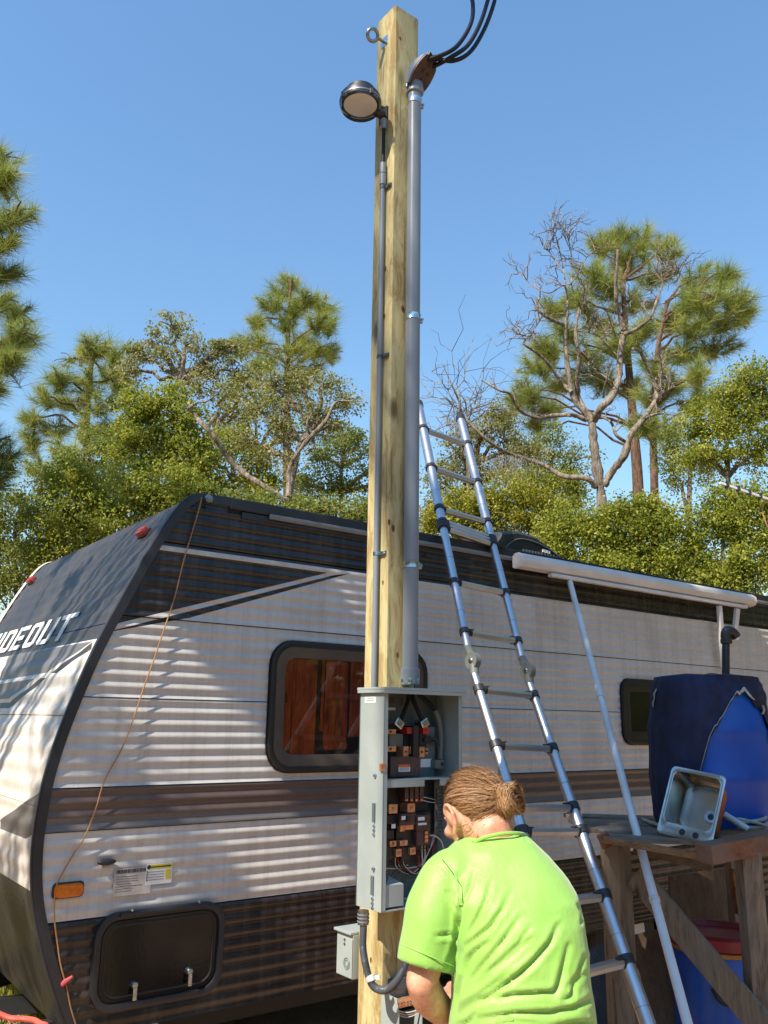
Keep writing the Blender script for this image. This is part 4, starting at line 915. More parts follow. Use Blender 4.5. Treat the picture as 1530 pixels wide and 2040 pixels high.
# ------------------------------------------------------------------ telescopic ladder
LAD = thing('telescopic_ladder', 'long telescopic aluminium ladder with black collars leaning on the trailer roof', 'ladder', (1.0, 2.9, 0))
def solve(a, c, L):
    r = ray(2950, 1650).normalized(); A = np.array([[-ray(*a)[i], ray(*c)[i]] for i in range(3)])
    t = np.linalg.lstsq(A, np.array(r) * L, rcond=None)[0]; return CAM + ray(*a) * t[0], CAM + ray(*c) * t[1]
RUN = .43
KL = onpl(886, 1066, TM @ Vector((0, -.075, 0)), NW); KR = onpl(984, 1094, TM @ Vector((0, -.075, 0)), NW)
HL, HR = solve((937, 1316), (1046, 1336), RUN)
HL = onpl(937, 1316, TM @ Vector((0, -.64, 0)), NW); HR = onpl(1046, 1336, TM @ Vector((0, -.64, 0)), NW)
BL = onpl(1040, 1658, TM @ Vector((0, -1.16, 0)), NW); BR = onpl(1158, 1658, TM @ Vector((0, -1.16, 0)), NW)
def line_at(P, Q, x, y):                              # the point of line PQ closest to the ray through a pixel
    d1 = (Q - P); d2 = ray(x, y); w0 = P - CAM; a, b_, c, d, e = d1.dot(d1), d1.dot(d2), d2.dot(d2), d1.dot(w0), d2.dot(w0)
    return P + d1 * ((b_ * e - c * d) / (a * c - b_ * b_))
def rail(P, Q, marks, top, bot, name, flip):
    """tube sections between the marks, thin at the hinge"""
    pts = [top] + [line_at(P, Q, *m) for m in marks] + [bot]; return pts
mkU_L = [(846, 855), (859, 932), (876, 1014), (884, 1046), (908, 1160), (934, 1258)]
mkU_R = [(934, 886), (952, 962), (975, 1040), (985, 1078), (1013, 1180), (1042, 1275)]
mkD_L = [(958, 1373), (990, 1485), (1026, 1608), (1040, 1658), (1090, 1800), (1135, 1945), (1175, 2085)]
mkD_R = [(1072, 1384), (1105, 1491), (1143, 1609), (1160, 1656), (1195, 1788), (1240, 1918), (1300, 2070)]
rU = [.0335, .032, .030, .0275, .0245, .0225, .0205]
rD = [.0205, .0225, .0245, .0262, .0278, .0295, .031, .0325]
sections = []
for side, (P, K, H, B, mU, mD) in (('l', (KL, KL, HL, BL, mkU_L, mkD_L)), ('r', (KR, KR, HR, BR, mkU_R, mkD_R))):
    up = (K - H).normalized(); Ttop = line_at(H, K, *((838, 806) if side == 'l' else (914, 836)))
    U_ = [Ttop] + [line_at(H, K, *m) for m in mU] + [H + up * .05]
    dn = (B - H).normalized(); Bm = [line_at(H, B, *m) for m in mD]; foot = H + dn * (H.z / -dn.z)
    for i in range(len(U_) - 1): mb = MB(); mb.cyl(U_[i], U_[i + 1] - up * 0.004, rU[i], n=20); mb.build('rail_tube', 'alu', LAD, smooth=True)
    D_ = [H - up * 0 + dn * .05] + Bm + [foot]
    for i in range(len(D_) - 1): mb = MB(); mb.cyl(D_[i], D_[i + 1], rD[min(i, 7)], n=20); mb.build('rail_tube', 'alu', LAD, smooth=True)
    for i, p in enumerate(U_[1:-1]):
        hgt = .030 if i != 3 else .085; mb = MB(); mb.cyl(p - up * hgt / 2, p + up * hgt / 2, rU[i] + .0055, n=20); cl = mb.build('collar', 'black_plastic', LAD, smooth=True)
        if i == 3:
            for k in range(3): q = p + up * (k - 1) * .028; mb = MB(); mb.cyl(q - up * .010, q + up * .010, rU[i] + .0085, n=20); mb.build('collar_ring', 'black_plastic', cl, smooth=True)
    for i, p in enumerate(Bm): mb = MB(); mb.cyl(p - dn * .02, p + dn * .016, rD[min(i + 1, 7)] + .006, n=20); mb.build('collar', 'black_plastic', LAD, smooth=True)
    # end cap, foot, hinge
    mb = MB(); mb.cyl(Ttop - up * .03, Ttop + up * .025, .038, n=20); mb.build('end_cap', 'black_plastic', LAD, smooth=True)
    mb = MB(); mb.cyl(foot - dn * .05, foot + dn * .0, .036, n=20); mb.build('foot', 'black_plastic', LAD, smooth=True)
    rv = (HR - HL).normalized(); hb = NW * .028 - Vector((0, 0, .004))
    mb = MB(); mb.cyl(H + hb - rv * .024, H + hb + rv * .010, .044, n=24); mb.tube([H + up * .09, H + up * .03 + hb * .6], [.022, .026], 14); mb.tube([H + dn * .09, H + dn * .03 + hb * .6], [.022, .026], 14)
    hg = mb.build('hinge', 'grey_plastic', LAD, smooth=True, angle=35)
    mb = MB(); mb.lathe([(.005, .006), (.013, .004), (.016, 0)], H + hb - rv * .0245, ax=tuple(-rv), n=16); mb.build('pivot', 'steel', hg, smooth=True)
    mb = MB(); mb.bar(H + up * .05 + rv * .012, H + dn * .05 + rv * .012, .006, .012); mb.build('lock_lever', 'alu', hg, bevel=.001)
    # section seams as thin rings between the collars
    for A_, rr in ((U_, rU), (D_, rD)):
        for i in range(len(A_) - 1):
            if (A_[i + 1] - A_[i]).length > .18:
                d = (A_[i + 1] - A_[i]).normalized(); q = A_[i].lerp(A_[i + 1], .62); mb = MB(); mb.cyl(q - d * .0012, q + d * .0012, rr[min(i, len(rr) - 1)] + .0006, n=20); mb.build('seam_ring', 'steel', LAD, smooth=True)
    sections.append((U_, Bm, up, dn))
(UL, DL, upl, dnl), (UR, DR, upr, dnr) = sections
rungs = [(UL[i], UR[i], upl) for i in (1, 2, 3, 5, 6)] + [(a, c, -dnl) for a, c in zip(DL, DR)]
def rung(a, c, up):
    d = (c - a).normalized(); n_ = d.cross(up).normalized(); n_ = n_ if n_.dot(NW) > 0 else -n_
    tread = (Vector((0, 0, 1)) - d * d.z).normalized(); fw_ = d.cross(tread); fw_ = fw_ if fw_.dot(NW) > 0 else -fw_
    a2, c2 = a + d * .033, c - d * .033; mb = MB()
    mb.prism([a2 + fw_ * y + tread * z for y, z in ((-.020, -.014), (.018, -.016), (.022, .002), (.018, .016), (-.020, .016))], c2 - a2); r_ = mb.build('rung', 'alu', LAD, bevel=.003)
    for p, s in ((a, 1), (c, -1)): mb = MB(); mb.prism([p + d * s * .022 + fw_ * y + tread * z for y, z in ((-.023, -.017), (.022, -.019), (.026, .003), (.021, .0195), (-.023, .0195))], d * s * .016); e = mb.build('rung_end', 'black_plastic', r_, bevel=.002); mb = MB(); mb.prism([p + d * s * .039 + fw_ * y + tread * .0166 for y in (-.010, .012)] + [p + d * s * .060 + fw_ * y + tread * .0166 for y in (.012, -.010)], tread * .006); mb.build('release_button', 'black_plastic', r_, bevel=.001)
for a, c, up in rungs: rung(a, c, up)
for k in range(3): rung(UL[4] + upl * (k - 1) * .034, UR[4] + upr * (k - 1) * .034, upl)
# strap tag by the lower right of the stacked rungs
mb = MB(); q = UR[4] - upr * .03 + DW * .04; mb.bar(q, q + DW * .07 - Vector((0, 0, .012)), .03, .012); mb.build('hook', 'black_plastic', LAD, bevel=.003)

# ------------------------------------------------------------------ timber stand with drums on the right
ST = thing('timber_stand', 'weathered timber stand holding the blue drum', 'stand', at(1400, 1900, 4.3) * Vector((1, 1, 0)) if False else (at(1400, 1900, 4.3).x, 4.3, 0))
YF, YK = 3.95, 4.85                                              # front and back edge of the stand
zt_ = at(1300, 1668, YF).z - .02                                   # underside of the deck
def leg(px0, px1, Y, mt='grey_timber', d=.09, py=1800):
    a, c = at(px0, py, Y), at(px1, py, Y); mb = MB(); mb.box((a.x, Y, -.02), (c.x, Y + d, zt_)); mb.build('leg', mt, ST, bevel=.004)
leg(1213, 1240, YF + .12, d=.12); leg(1486, 1526, YF - .25, d=.09)
a = at(1240, 1800, YF + .12); mb = MB(); mb.box((a.x + .001, YF + .14, -.02), (a.x + .055, YF + .235, zt_)); mb.build('leg', 'grey_timber', ST, bevel=.004)
leg(1225, 1262, YK - .1); leg(1462, 1484, YK - .1)
def bar_px(name, mt, p, q, Y0, Y1, w_, h, roll=0):
    mb = MB(); mb.bar(at(*p, Y0), at(*q, Y1), w_, h, roll=roll); return mb.build(name, mt, ST, bevel=.004)
# deck boards run away from the viewer's left to right
x0 = at(1200, 1650, YF).x; x1 = at(1560, 1650, YF).x
for k, (y0_, y1_, dz, sh) in enumerate(((YF - .03, YF + .10, .0, 0), (YF + .115, YF + .26, .006, .03), (YF + .275, YF + .41, .002, -.02), (YF + .425, YF + .57, .008, .02), (YF + .585, YF + .72, .0, 0), (YF + .735, YK + .02, .004, .02))):
    mb = MB(); mb.prism([(x0 + sh, y0_, zt_ + dz), (x1, y0_ - .10, zt_ + dz - .0), (x1, y1_ - .10, zt_ + dz), (x0 + sh, y1_, zt_ + dz)], (0, 0, .022)); mb.build('deck_board', 'grey_timber_x', ST, bevel=.003)
mb = MB(); mb.bar(at(1203, 1672, YF - .055), at(1395, 1706, YF - .18), .03, .028); mb.build('edge_strip', 'plank_x', ST, bevel=.003)
mb = MB(); mb.bar(at(1402, 1701, YF - .34), at(1640, 1655, YF + .02), .085, .075); mb.build('front_beam', 'red_timber_x', ST, bevel=.005)
bar_px('deck_offcut', 'plank_x', (1415, 1668), (1515, 1654), YF - .02, YF + .10, .13, .022)
bar_px('deck_offcut', 'grey_timber_x', (1320, 1672), (1400, 1678), YF - .02, YF - .02, .06, .02)
bar_px('deck_offcut', 'plank_x', (1395, 1682), (1450, 1675), YF - .09, YF - .02, .07, .018)
bar_px('brace', 'grey_timber', (1266, 1742), (1545, 2075), YF + .10, YF - .32, .022, .115)
bar_px('brace', 'grey_timber', (1232, 1870), (1252, 2080), YF + .10, YF + .08, .03, .07)
bar_px('cross_rail', 'grey_timber_x', (1262, 1690), (1420, 1728), YF + .25, YF + .1, .03, .04)
bar_px('hanging_batten', 'plank_x', (1459, 1732), (1472, 1822), YF + .35, YF + .35, .045, .02)
bar_px('corner_block', 'red_timber_x', (1199, 1660), (1212, 1688), YF + .02, YF + .02, .03, .05)

# --- blue drum standing on the deck
DC = at(1427, 1650, 4.32); DC.z = zt_ + .0305; DR_ = .278; zdt = at(1405, 1352, 4.2).z; DHh = zdt - DC.z
drum = thing('plastic_drum', 'upright blue plastic drum with a torn navy cover on the timber stand', 'drum', DC)
pr = [(DR_ * .2, 0), (DR_ * .93, 0), (DR_ * .99, .02), (DR_, .05), (DR_ * 1.0, DHh * .30), (DR_ * 1.02, DHh * .33), (DR_ * 1.0, DHh * .36), (DR_ * .97, DHh * .62), (DR_ * .985, DHh * .65), (DR_ * .96, DHh * .68), (DR_ * .90, DHh * .90), (DR_ * .84, DHh * .97), (DR_ * .78, DHh), (DR_ * .1, DHh + .004)]
mb = MB(); mb.lathe(pr, DC, n=48); mb.build('body', 'barrel', drum, smooth=True, angle=60)
def rad_at(h):
    h = max(0, min(DHh, h))
    for (r0_, h0), (r1_, h1) in zip(pr[1:-1], pr[2:-1]):
        if h0 <= h <= h1: return r0_ + (r1_ - r0_) * (h - h0) / max(h1 - h0, 1e-6)
    return DR_ * .8
# torn cover: a shell round the top and the left; lower hem height depends on the angle (0 = towards the viewer, positive to the right)
def hem(a):
    kn = [(-180, .10), (-120, .0), (-62, .0), (-40, .05), (-20, .12), (-8, .42), (-4, .50), (0, .60), (8, .68), (14, .76), (28, .885), (40, .90), (52, .83), (66, .78), (80, .56), (100, .50), (140, .3), (180, .10)]
    for (a0, h0), (a1, h1) in zip(kn, kn[1:]):
        if a0 <= a <= a1: return (h0 + (h1 - h0) * (a - a0) / (a1 - a0)) * DHh
    return .5
vd = Vector((CAM.x - DC.x, CAM.y - DC.y, 0)).normalized(); sd_ = Vector((-vd.y, vd.x, 0))
def dpt(a, h, off):
    t = math.radians(a); r = rad_at(h) + off; return DC + (vd * math.cos(t) + sd_ * math.sin(t)) * r + Vector((0, 0, h))
rows = []; rg = np.random.default_rng(5)
AN = [-180 + 2.5 * k for k in range(145)]
hemz = [hem(a) + .005 * rg.normal() * (1 if -30 < a < 90 else 0) for a in AN]; hemz[-1] = hemz[0]
for j in range(23):
    row = []
    for k, a in enumerate(AN):
        h = hemz[k] + (DHh + .012 - hemz[k]) * j / 20
        tj = j * .6; wr = .009 + .006 * math.sin(a * .13 + tj * .4) * math.cos(a * .05 + tj) + .010 * max(0, j - 15) / 5 + (.0035 * math.sin(a * .42 + 1.5 * math.sin(tj * .5)) + .002 * math.sin(a * .9 + tj)) * (.4 + .6 * j / 20)
        if j <= 20: row.append(dpt(a, min(h, DHh), wr + .006) + Vector((0, 0, max(0, h - DHh))))
        else: t = math.radians(a); row.append(DC + (vd * math.cos(t) + sd_ * math.sin(t)) * (rad_at(DHh) * (.55 if j == 21 else .02)) + Vector((0, 0, DHh + .022 + .006 * math.sin(a * .1))))
    rows.append(row)
mb = MB(); mb.sheet(rows); mb.build('torn_cover', 'navy', drum, smooth=True, solid=.002, angle=80)
mb = MB(); a_ = [-20 + k * 2.5 for k in range(29)]; r1, r2 = [], []
for k, a in enumerate(a_):
    h = hem(a) + .004 * rg.normal(); r1.append(dpt(a, h + .004, .020 + .004 * rg.random())); wdt = .007 + .006 * rg.random() + (.012 if 30 < a < 44 else 0); r2.append(dpt(a + .6, h + wdt, .023 + .004 * rg.random()))
mb.sheet([r1, r2]); mb.build('frayed_edge', 'fray', drum, solid=.002)
for a, h0, h1 in ((-64, .86, .93), (-66, .80, .86), (-34, .13, .2), (58, .76, .82)):
    mb = MB(); mb.sheet([[dpt(a, h0 * DHh, .022), dpt(a + 3, h0 * DHh, .024)], [dpt(a + 2, (h0 + h1) / 2 * DHh, .030), dpt(a + 5.5, (h0 + h1) / 2 * DHh, .030)], [dpt(a + 3, h1 * DHh, .024), dpt(a + 6, h1 * DHh, .026)]]); mb.build('frayed_strip', 'fray', drum, solid=.002)
# --- black pipe with an elbow standing in the drum
vp0 = at(1445, 1345, 4.38); vp1 = at(1446, 1268, 4.38)
vpt = thing('vent_pipe', 'black plastic pipe with an elbow rising from the drum', 'pipe', vp0)
mb = MB(); mb.cyl(Vector((vp0.x, vp0.y, DC.z + DHh + .0)), vp1, .019, n=18); mb.build('pipe', 'black_plastic', vpt, smooth=True)
e = [vp1 - Vector((0, 0, .03)), vp1 + Vector((0, 0, .01)), vp1 + Vector((.012, .0, .03)), vp1 + Vector((.04, .01, .024)), vp1 + Vector((.06, .015, .0))]
mb = MB(); mb.tube(spline(e, 5), .025, 16); el = mb.build('elbow', 'black_plastic', vpt, smooth=True)
mb = MB(); mb.lathe([(.024, -.012), (.029, -.010), (.029, .010), (.024, .012)], vp1 - Vector((0, 0, .025)), n=18); mb.build('elbow_rim', 'black_plastic', el, smooth=True)
# --- steel sink leaning on the drum
B_ = math.radians(40); ex = Vector((math.cos(B_), -math.sin(B_), 0)); en = Vector((-math.sin(B_), -math.cos(B_), 0)); lean = math.radians(22)
en = (en * math.cos(lean) + Vector((0, 0, 1)) * math.sin(lean)).normalized()
_rl = math.radians(-9); ex = (Quaternion(en, _rl) @ ex); ey = en.cross(ex); ey = ey if ey.z > 0 else -ey
SKM = frame(ex, ey, en, at(1377, 1603, 3.92))
sink = thing('steel_sink', 'small stainless sink with a rust orange underside leaning on the blue drum', 'sink', at(1365, 1655, 3.9))
SW, SH = .125, .155
mb = MB(SKM); oL = rrect(-SW, SW, -SH, SH, .022); iL = rrect(-SW + .018, SW - .018, -SH + .058, SH - .02, .03)
mb.ring([(x, y, 0) for x, y in oL], [(x, y, 0) for x, y in iL], (0, 0, -.004)); mb.build('rim', 'stainless', sink, smooth=True, bevel=.0015)
mb = MB(SKM); m2 = rrect(-SW + .026, SW - .026, -SH + .066, SH - .028, .035); bt = rrect(-SW + .036, SW - .036, -SH + .076, SH - .038, .04)
n = len(iL); lv = [[(x, y, -.003) for x, y in iL], [(x, y, -.10) for x, y in m2], [(x, y, -.122) for x, y in bt]]
lv = [r + [r[0]] for r in lv]; mb.sheet(lv); mb.add(lv[-1][:-1], [tuple(range(n))]); mb.build('basin', 'stainless', sink, smooth=True, angle=50)
mb = MB(SKM); k1 = rrect(-SW + .014, SW - .014, -SH + .054, SH - .016, .034); k2 = rrect(-SW + .022, SW - .022, -SH + .062, SH - .024, .038); k3 = rrect(-SW + .034, SW - .034, -SH + .074, SH - .036, .042)
lv = [[(x, y, -.0045) for x, y in k1], [(x, y, -.104) for x, y in k2], [(x, y, -.127) for x, y in k3]]; lv = [r + [r[0]] for r in lv]; mb.sheet(lv); mb.add(lv[-1][:-1], [tuple(range(n))]); mb.build('underside', 'rust', sink, smooth=True, angle=50)
mb = MB(SKM); mb.lathe([(.012, -.006), (.016, 0), (.024, .002), (.030, 0)], (.045, -.005, -.120), ax=(0, 0, 1), n=24); dr = mb.build('drain', 'steel', sink, smooth=True)
mb = MB(SKM); mb.lathe([(.001, .0005), (.014, 0)], (.045, -.005, -.1195), ax=(0, 0, 1), n=20); mb.build('drain_hole', 'dark_block', dr)
for x in (-.012, .048): mb = MB(SKM); mb.lathe([(.001, .001), (.012, .0008), (.014, 0)], (x, -SH + .030, .0002), ax=(0, 0, 1), n=18); mb.build('tap_hole', 'dark_block', sink)
# --- coiled hose and loose white pipe on the deck
hs_ = [(1280, 1640), (1300, 1648), (1330, 1658), (1365, 1668), (1392, 1672), (1420, 1668)]
dk = zt_ + .030
def deckp(px, py, lift=.010): return onpl(px, py, Vector((0, 0, dk + lift)), Vector((0, 0, 1)))
mb = MB(); mb.tube(spline([deckp(x, y - 8) for x, y in hs_], 5), .009, 8); o = mb.build('garden_hose', 'hose', smooth=True); tag(o, 'dirty white hose lying along the front of the stand', 'hose')
mb = MB(); c0 = Vector((at(1478, 1640, 4.15).x, 4.12, dk + .010)); pts = []
for k in range(40): t = k * .42; pts.append(c0 + Vector((math.cos(t) * (.115 + .022 * math.sin(k * .37)), math.sin(t) * .085, .002 + .0014 * k + .010 * math.sin(t + k * .05) * (k > 12) + .008 * (k > 12))))
pts += [pts[-1] + Vector((.12, -.04, -.02)), pts[-1] + Vector((.25, -.02, -.06))]
mb.tube(spline(pts, 2), .0075, 7); o = mb.build('coiled_hose', 'hose', smooth=True); tag(o, 'coil of thin off-white hose beside the sink', 'hose')
mb = MB(); mb.cyl(at(1442, 1622, 4.02), at(1490, 1652, 3.98), .015, n=14); o = mb.build('plastic_pipe', 'white_wire', smooth=True); tag(o, 'short white plastic pipe lying between sink and hose coil', 'pipe')
# --- second drum with a red lid under the stand
D2 = at(1432, 1905, 4.35); z2 = at(1432, 1855, 4.35).z; D2 = Vector((D2.x, D2.y, 0)); R2 = .205
d2 = thing('lidded_drum', 'blue drum with a red lid and yellow ring under the stand', 'drum', D2)
mb = MB(); mb.lathe([(R2 * .3, 0), (R2 * .96, 0), (R2 * 1.02, .05), (R2 * 1.04, z2 * .5), (R2 * 1.0, z2 - .06), (R2 * .97, z2 - .03)], D2, n=40); mb.build('body', 'barrel', d2, smooth=True, angle=60)
mb = MB(); mb.lathe([(R2 * 1.0, z2 - .075), (R2 * 1.045, z2 - .070), (R2 * 1.045, z2 - .055), (R2 * 1.0, z2 - .05)], D2, n=40); mb.build('clamp_ring', 'yellow_ring', d2, smooth=True)
mb = MB(); mb.lathe([(R2 * .98, z2 - .05), (R2 * 1.06, z2 - .045), (R2 * 1.06, z2 + .0), (R2 * 1.0, z2 + .012), (R2 * .88, z2 + .012), (R2 * .84, z2 - .012), (.01, z2 - .014)], D2, n=40); mb.build('lid', 'red_lid', d2, smooth=True, angle=45)
hp = D2 + Vector((CAM.x - D2.x + .25, CAM.y - D2.y, 0)).normalized() * R2 * 1.03 + Vector((0, 0, z2 - .22)); mb = MB(); mb.tube(spline([hp + Vector((-.05, .0, .03)), hp + Vector((-.03, -.03, -.01)), hp + Vector((.02, -.03, -.02)), hp + Vector((.04, 0, .03))], 5), .012, 8); mb.ell(hp + Vector((0, .0, .03)), (.03, .02, .03)); mb.build('handle', 'black_plastic', d2, smooth=True)
# --- sheets leaning behind the stand
def sheet_px(name, mt, corners, Y, th, label, cat):
    P = [at(x, y, Y + dy) for x, y, dy in corners]; n_ = (P[1] - P[0]).cross(P[3] - P[0]).normalized(); mb = MB(); mb.prism(P, n_ * th); o = mb.build(name, mt, bevel=.002); origin(o, P[0]); return tag(o, label, cat)
sheet_px('plywood_sheet', 'plywood', [(1335, 1745, .1), (1500, 1722, .3), (1500, 2140, 0), (1335, 2140, -.15)], 4.85, .018, 'brown plywood sheet leaning behind the lidded drum', 'plywood')
sheet_px('tread_plate', 'diamond', [(1150, 1900, .15), (1212, 1872, .15), (1216, 2170, -.15), (1150, 2170, -.15)], 4.5, .006, 'dark tread plate propped left of the stand', 'metal sheet')
sheet_px('patterned_sheet', 'rustplate' if 'rustplate' in MAT else 'plywood', [(1263, 1862, .1), (1356, 1838, .1), (1356, 2160, -.15), (1263, 2160, -.15)], 4.45, .006, 'brown embossed sheet propped between stand leg and lidded drum', 'metal sheet')
# --- television antenna above the far roof
ap0 = at(1434, 962, 6.6); ap1 = at(1600, 1018, 6.9)
ant = thing('television_antenna', 'silver boom antenna against the bushes above the trailer roof', 'antenna', Vector((ap1.x, ap1.y, Z_TOP)))
mb = MB(); mb.bar(ap0, ap1, .020, .020); mb.build('boom', 'white_paint', ant, bevel=.002)
for k in range(7):
    p = ap0.lerp(ap1, .08 + k * .13); mb = MB(); mb.box(tuple(p - Vector((.014, .014, .02))), tuple(p + Vector((.014, .014, .026)))); mb.build('insulator', 'black_plastic', ant)
    mb = MB(); ee = ray(1480, 980).normalized(); mb.cyl(p - ee * (.16 + .03 * k), p + ee * (.16 + .03 * k), .004, n=6); mb.build('element', 'alu', ant)
mb = MB(); mb.cyl(Vector((ap1.x, ap1.y, Z_TOP)), Vector((ap1.x, ap1.y, ap1.z + .1)), .016, n=12); mb.build('mast', 'alu', ant, smooth=True)
pts = [ap0.lerp(ap1, .56), at(1519, 1012, 6.8), at(1524, 1036, 6.8), at(1534, 1056, 6.8), at(1560, 1080, 6.85), Vector((ap1.x, ap1.y, Z_TOP + .1))]
mb = MB(); mb.tube(spline(pts, 5), .006, 6); mb.build('lead', 'cord', ant, smooth=True)
# --- red cords and litter low on the left
p = [onpl(x, y, Vector((0, 0, .30)), Vector((0, 0, 1))) for x, y in ((-60, 2005), (10, 2024), (50, 2034), (78, 2038), (110, 2060))]
def gp(x, y, z=.0): return onpl(x, y, Vector((0, 0, z)), Vector((0, 0, 1)))
pts = [at(-70, 2000, 3.9), at(-20, 2012, 3.9), at(20, 2028, 3.85), at(52, 2030, 3.85), at(78, 2038, 3.8), at(100, 2075, 3.8)]
pts = pts + [Vector((pts[-1].x + .03, pts[-1].y, .0))]
mb = MB(); mb.tube(spline(pts, 6), .011, 8); o = mb.build('red_hose', 'red_cord', smooth=True); tag(o, 'red hose sagging under the trailer nose', 'hose')

# --- grass and fallen leaves under the nose
rg = np.random.default_rng(77); n = 16000
gx_ = rg.uniform(-4.4, -.9, n); gy_ = rg.uniform(2.8, 8.0, n); hgt = .07 + .26 * rg.random(n) ** 1.5
bs = np.stack([gx_, gy_, np.full(n, -.03)], 1); dr = rg.normal(size=(n, 3)) * .35; dr[:, 2] = 1; dr /= np.linalg.norm(dr, axis=1, keepdims=True)
sd = np.cross(dr, rg.normal(size=(n, 3))); sd /= np.linalg.norm(sd, axis=1, keepdims=True); tp_ = bs + dr * hgt[:, None]
GRASS = (np.stack([bs - sd * .006, bs + sd * .006, tp_], 1).reshape(-1, 3), rg.random(n))

# ------------------------------------------------------------------ person
b = NB('neon_shirt'); v = b.coord(); wv0 = b.noise(v, 300, 2); mw = b.noise(b.coord(scale=(30, 30, 12)), 1.6, 4, .6); wv = b.math('ADD', b.math('MULTIPLY', wv0, .25), b.math('MULTIPLY', mw, 1.0)); bl = b.noise(v, 9, 3)
col = b.ramp(bl, [(.35, (.25, .50, .075)), (.65, (.29, .53, .10))]).outputs[0]
MAT['shirt'] = b.done(b.pbr(col=col, rough=.5, spec=.45, sheen=.3, nrm=b.bump(wv, .35, .006)))
b = NB('skin_tone'); v = b.coord(); n1 = b.noise(v, 22, 6, .7); n2 = b.noise(v, 180, 3)
col = b.ramp(n1, [(.35, s2l(226, 172, 142)), (.65, s2l(190, 124, 98))]).outputs[0]
MAT['skin'] = b.done(b.pbr(col=col, rough=.5, spec=.4, sss=.06, nrm=b.bump(n2, .3, .0015)))
b = NB('hair_strands'); a = b.n('Attribute', None, attribute_name='rnd')
col = b.ramp(a.outputs['Fac'], [(.0, s2l(100, 70, 46)), (.5, s2l(148, 108, 70)), (1.0, s2l(196, 158, 112))]).outputs[0]
MAT['hair'] = b.done(b.pbr(col=col, rough=.55, spec=.3))
MAT['scalp'] = pmat('hair_base', s2l(128, 88, 56), s2l(96, 64, 42), rough=.6, scale=30, stretch=(1, 1, 1))
MAT['jeans'] = pmat('dark_jeans', s2l(52, 58, 74), s2l(40, 44, 58), rough=.85, bump=.3, bscale=300)
MAT['boot'] = pmat('brown_boot', s2l(84, 60, 42), s2l(60, 42, 32), rough=.6)
def remesh(mb, voxel, smooth_it=4):
    me = bpy.data.meshes.new('tmp'); me.from_pydata([tuple(p) for p in mb.v], [], mb.f)
    bm = bmesh.new(); bm.from_mesh(me); bmesh.ops.recalc_face_normals(bm, faces=bm.faces); bm.to_mesh(me); bm.free()
    o = bpy.data.objects.new('tmp', me); COL.objects.link(o)
    r = o.modifiers.new('r', 'REMESH'); r.mode = 'VOXEL'; r.voxel_size = voxel
    s = o.modifiers.new('s', 'SMOOTH'); s.iterations = smooth_it; s.factor = .5
    dg = bpy.context.evaluated_depsgraph_get(); ev = o.evaluated_get(dg); out = bpy.data.meshes.new_from_object(ev)
    bpy.data.objects.remove(o); bpy.data.meshes.remove(me); return out
def finish(me, name, mat, parent):
    W = WM[parent.name] if parent else Matrix()
    me.name = name; me.transform(W.inverted()); me.materials.clear(); me.materials.append(MAT[mat])
    me.polygons.foreach_set('use_smooth', [True] * len(me.polygons)); me.update()
    o = bpy.data.objects.new(name, me); COL.objects.link(o)
    if parent: o.parent = parent
    WM[o.name] = W; return o
def limb(mb, pts, rad, n=16, ends=True):
    P = spline(pts, 5); R_ = []
    for i in range(len(P)):
        t = i / (len(P) - 1) * (len(rad) - 1); k = min(int(t), len(rad) - 2); R_.append(rad[k] + (rad[k + 1] - rad[k]) * (t - k))
    mb.tube(P, R_, n)
    if ends:
        mb.ell(P[0], (R_[0],) * 3); mb.ell(P[-1], (R_[-1],) * 3)
def ringpts(xL, xR, y, Y, hd, n=36, pw=2.4):
    a, c = at(xL, y, Y), at(xR, y, Y); ctr = (a + c) / 2; hw = (c - a).length / 2; out = []
    for k in range(n):
        t = 2 * math.pi * k / n; cs, sn = math.cos(t), math.sin(t)
        out.append(ctr + Vector((1, -.06, 0)) * hw * math.copysign(abs(cs) ** (2 / pw), cs) + Vector((0, 1, .12)) * hd * math.copysign(abs(sn) ** (2 / pw), sn))
    return out
def loft(mb, rings):
    n = len(rings[0]); vs_ = [p for r in rings for p in r]
    fs = [(i * n + k, i * n + (k + 1) % n, (i + 1) * n + (k + 1) % n, (i + 1) * n + k) for i in range(len(rings) - 1) for k in range(n)]
    fs += [tuple(range(n - 1, -1, -1)), tuple((len(rings) - 1) * n + k for k in range(n))]; mb.add(vs_, fs)
TR = [(1660, 978, 1040, 2.345, .050), (1668, 948, 1054, 2.345, .066), (1682, 906, 1070, 2.348, .088), (1704, 884, 1096, 2.345, .106), (1735, 868, 1122, 2.330, .122), (1775, 870, 1145, 2.310, .135), (1820, 892, 1158, 2.295, .142),
      (1880, 905, 1165, 2.285, .145), (1950, 902, 1173, 2.280, .146), (2040, 896, 1186, 2.280, .148), (2130, 890, 1196, 2.285, .150), (2230, 886, 1200, 2.29, .150)]
foot_c = at(1040, 2040, 2.29); PX, PY = foot_c.x, 2.30
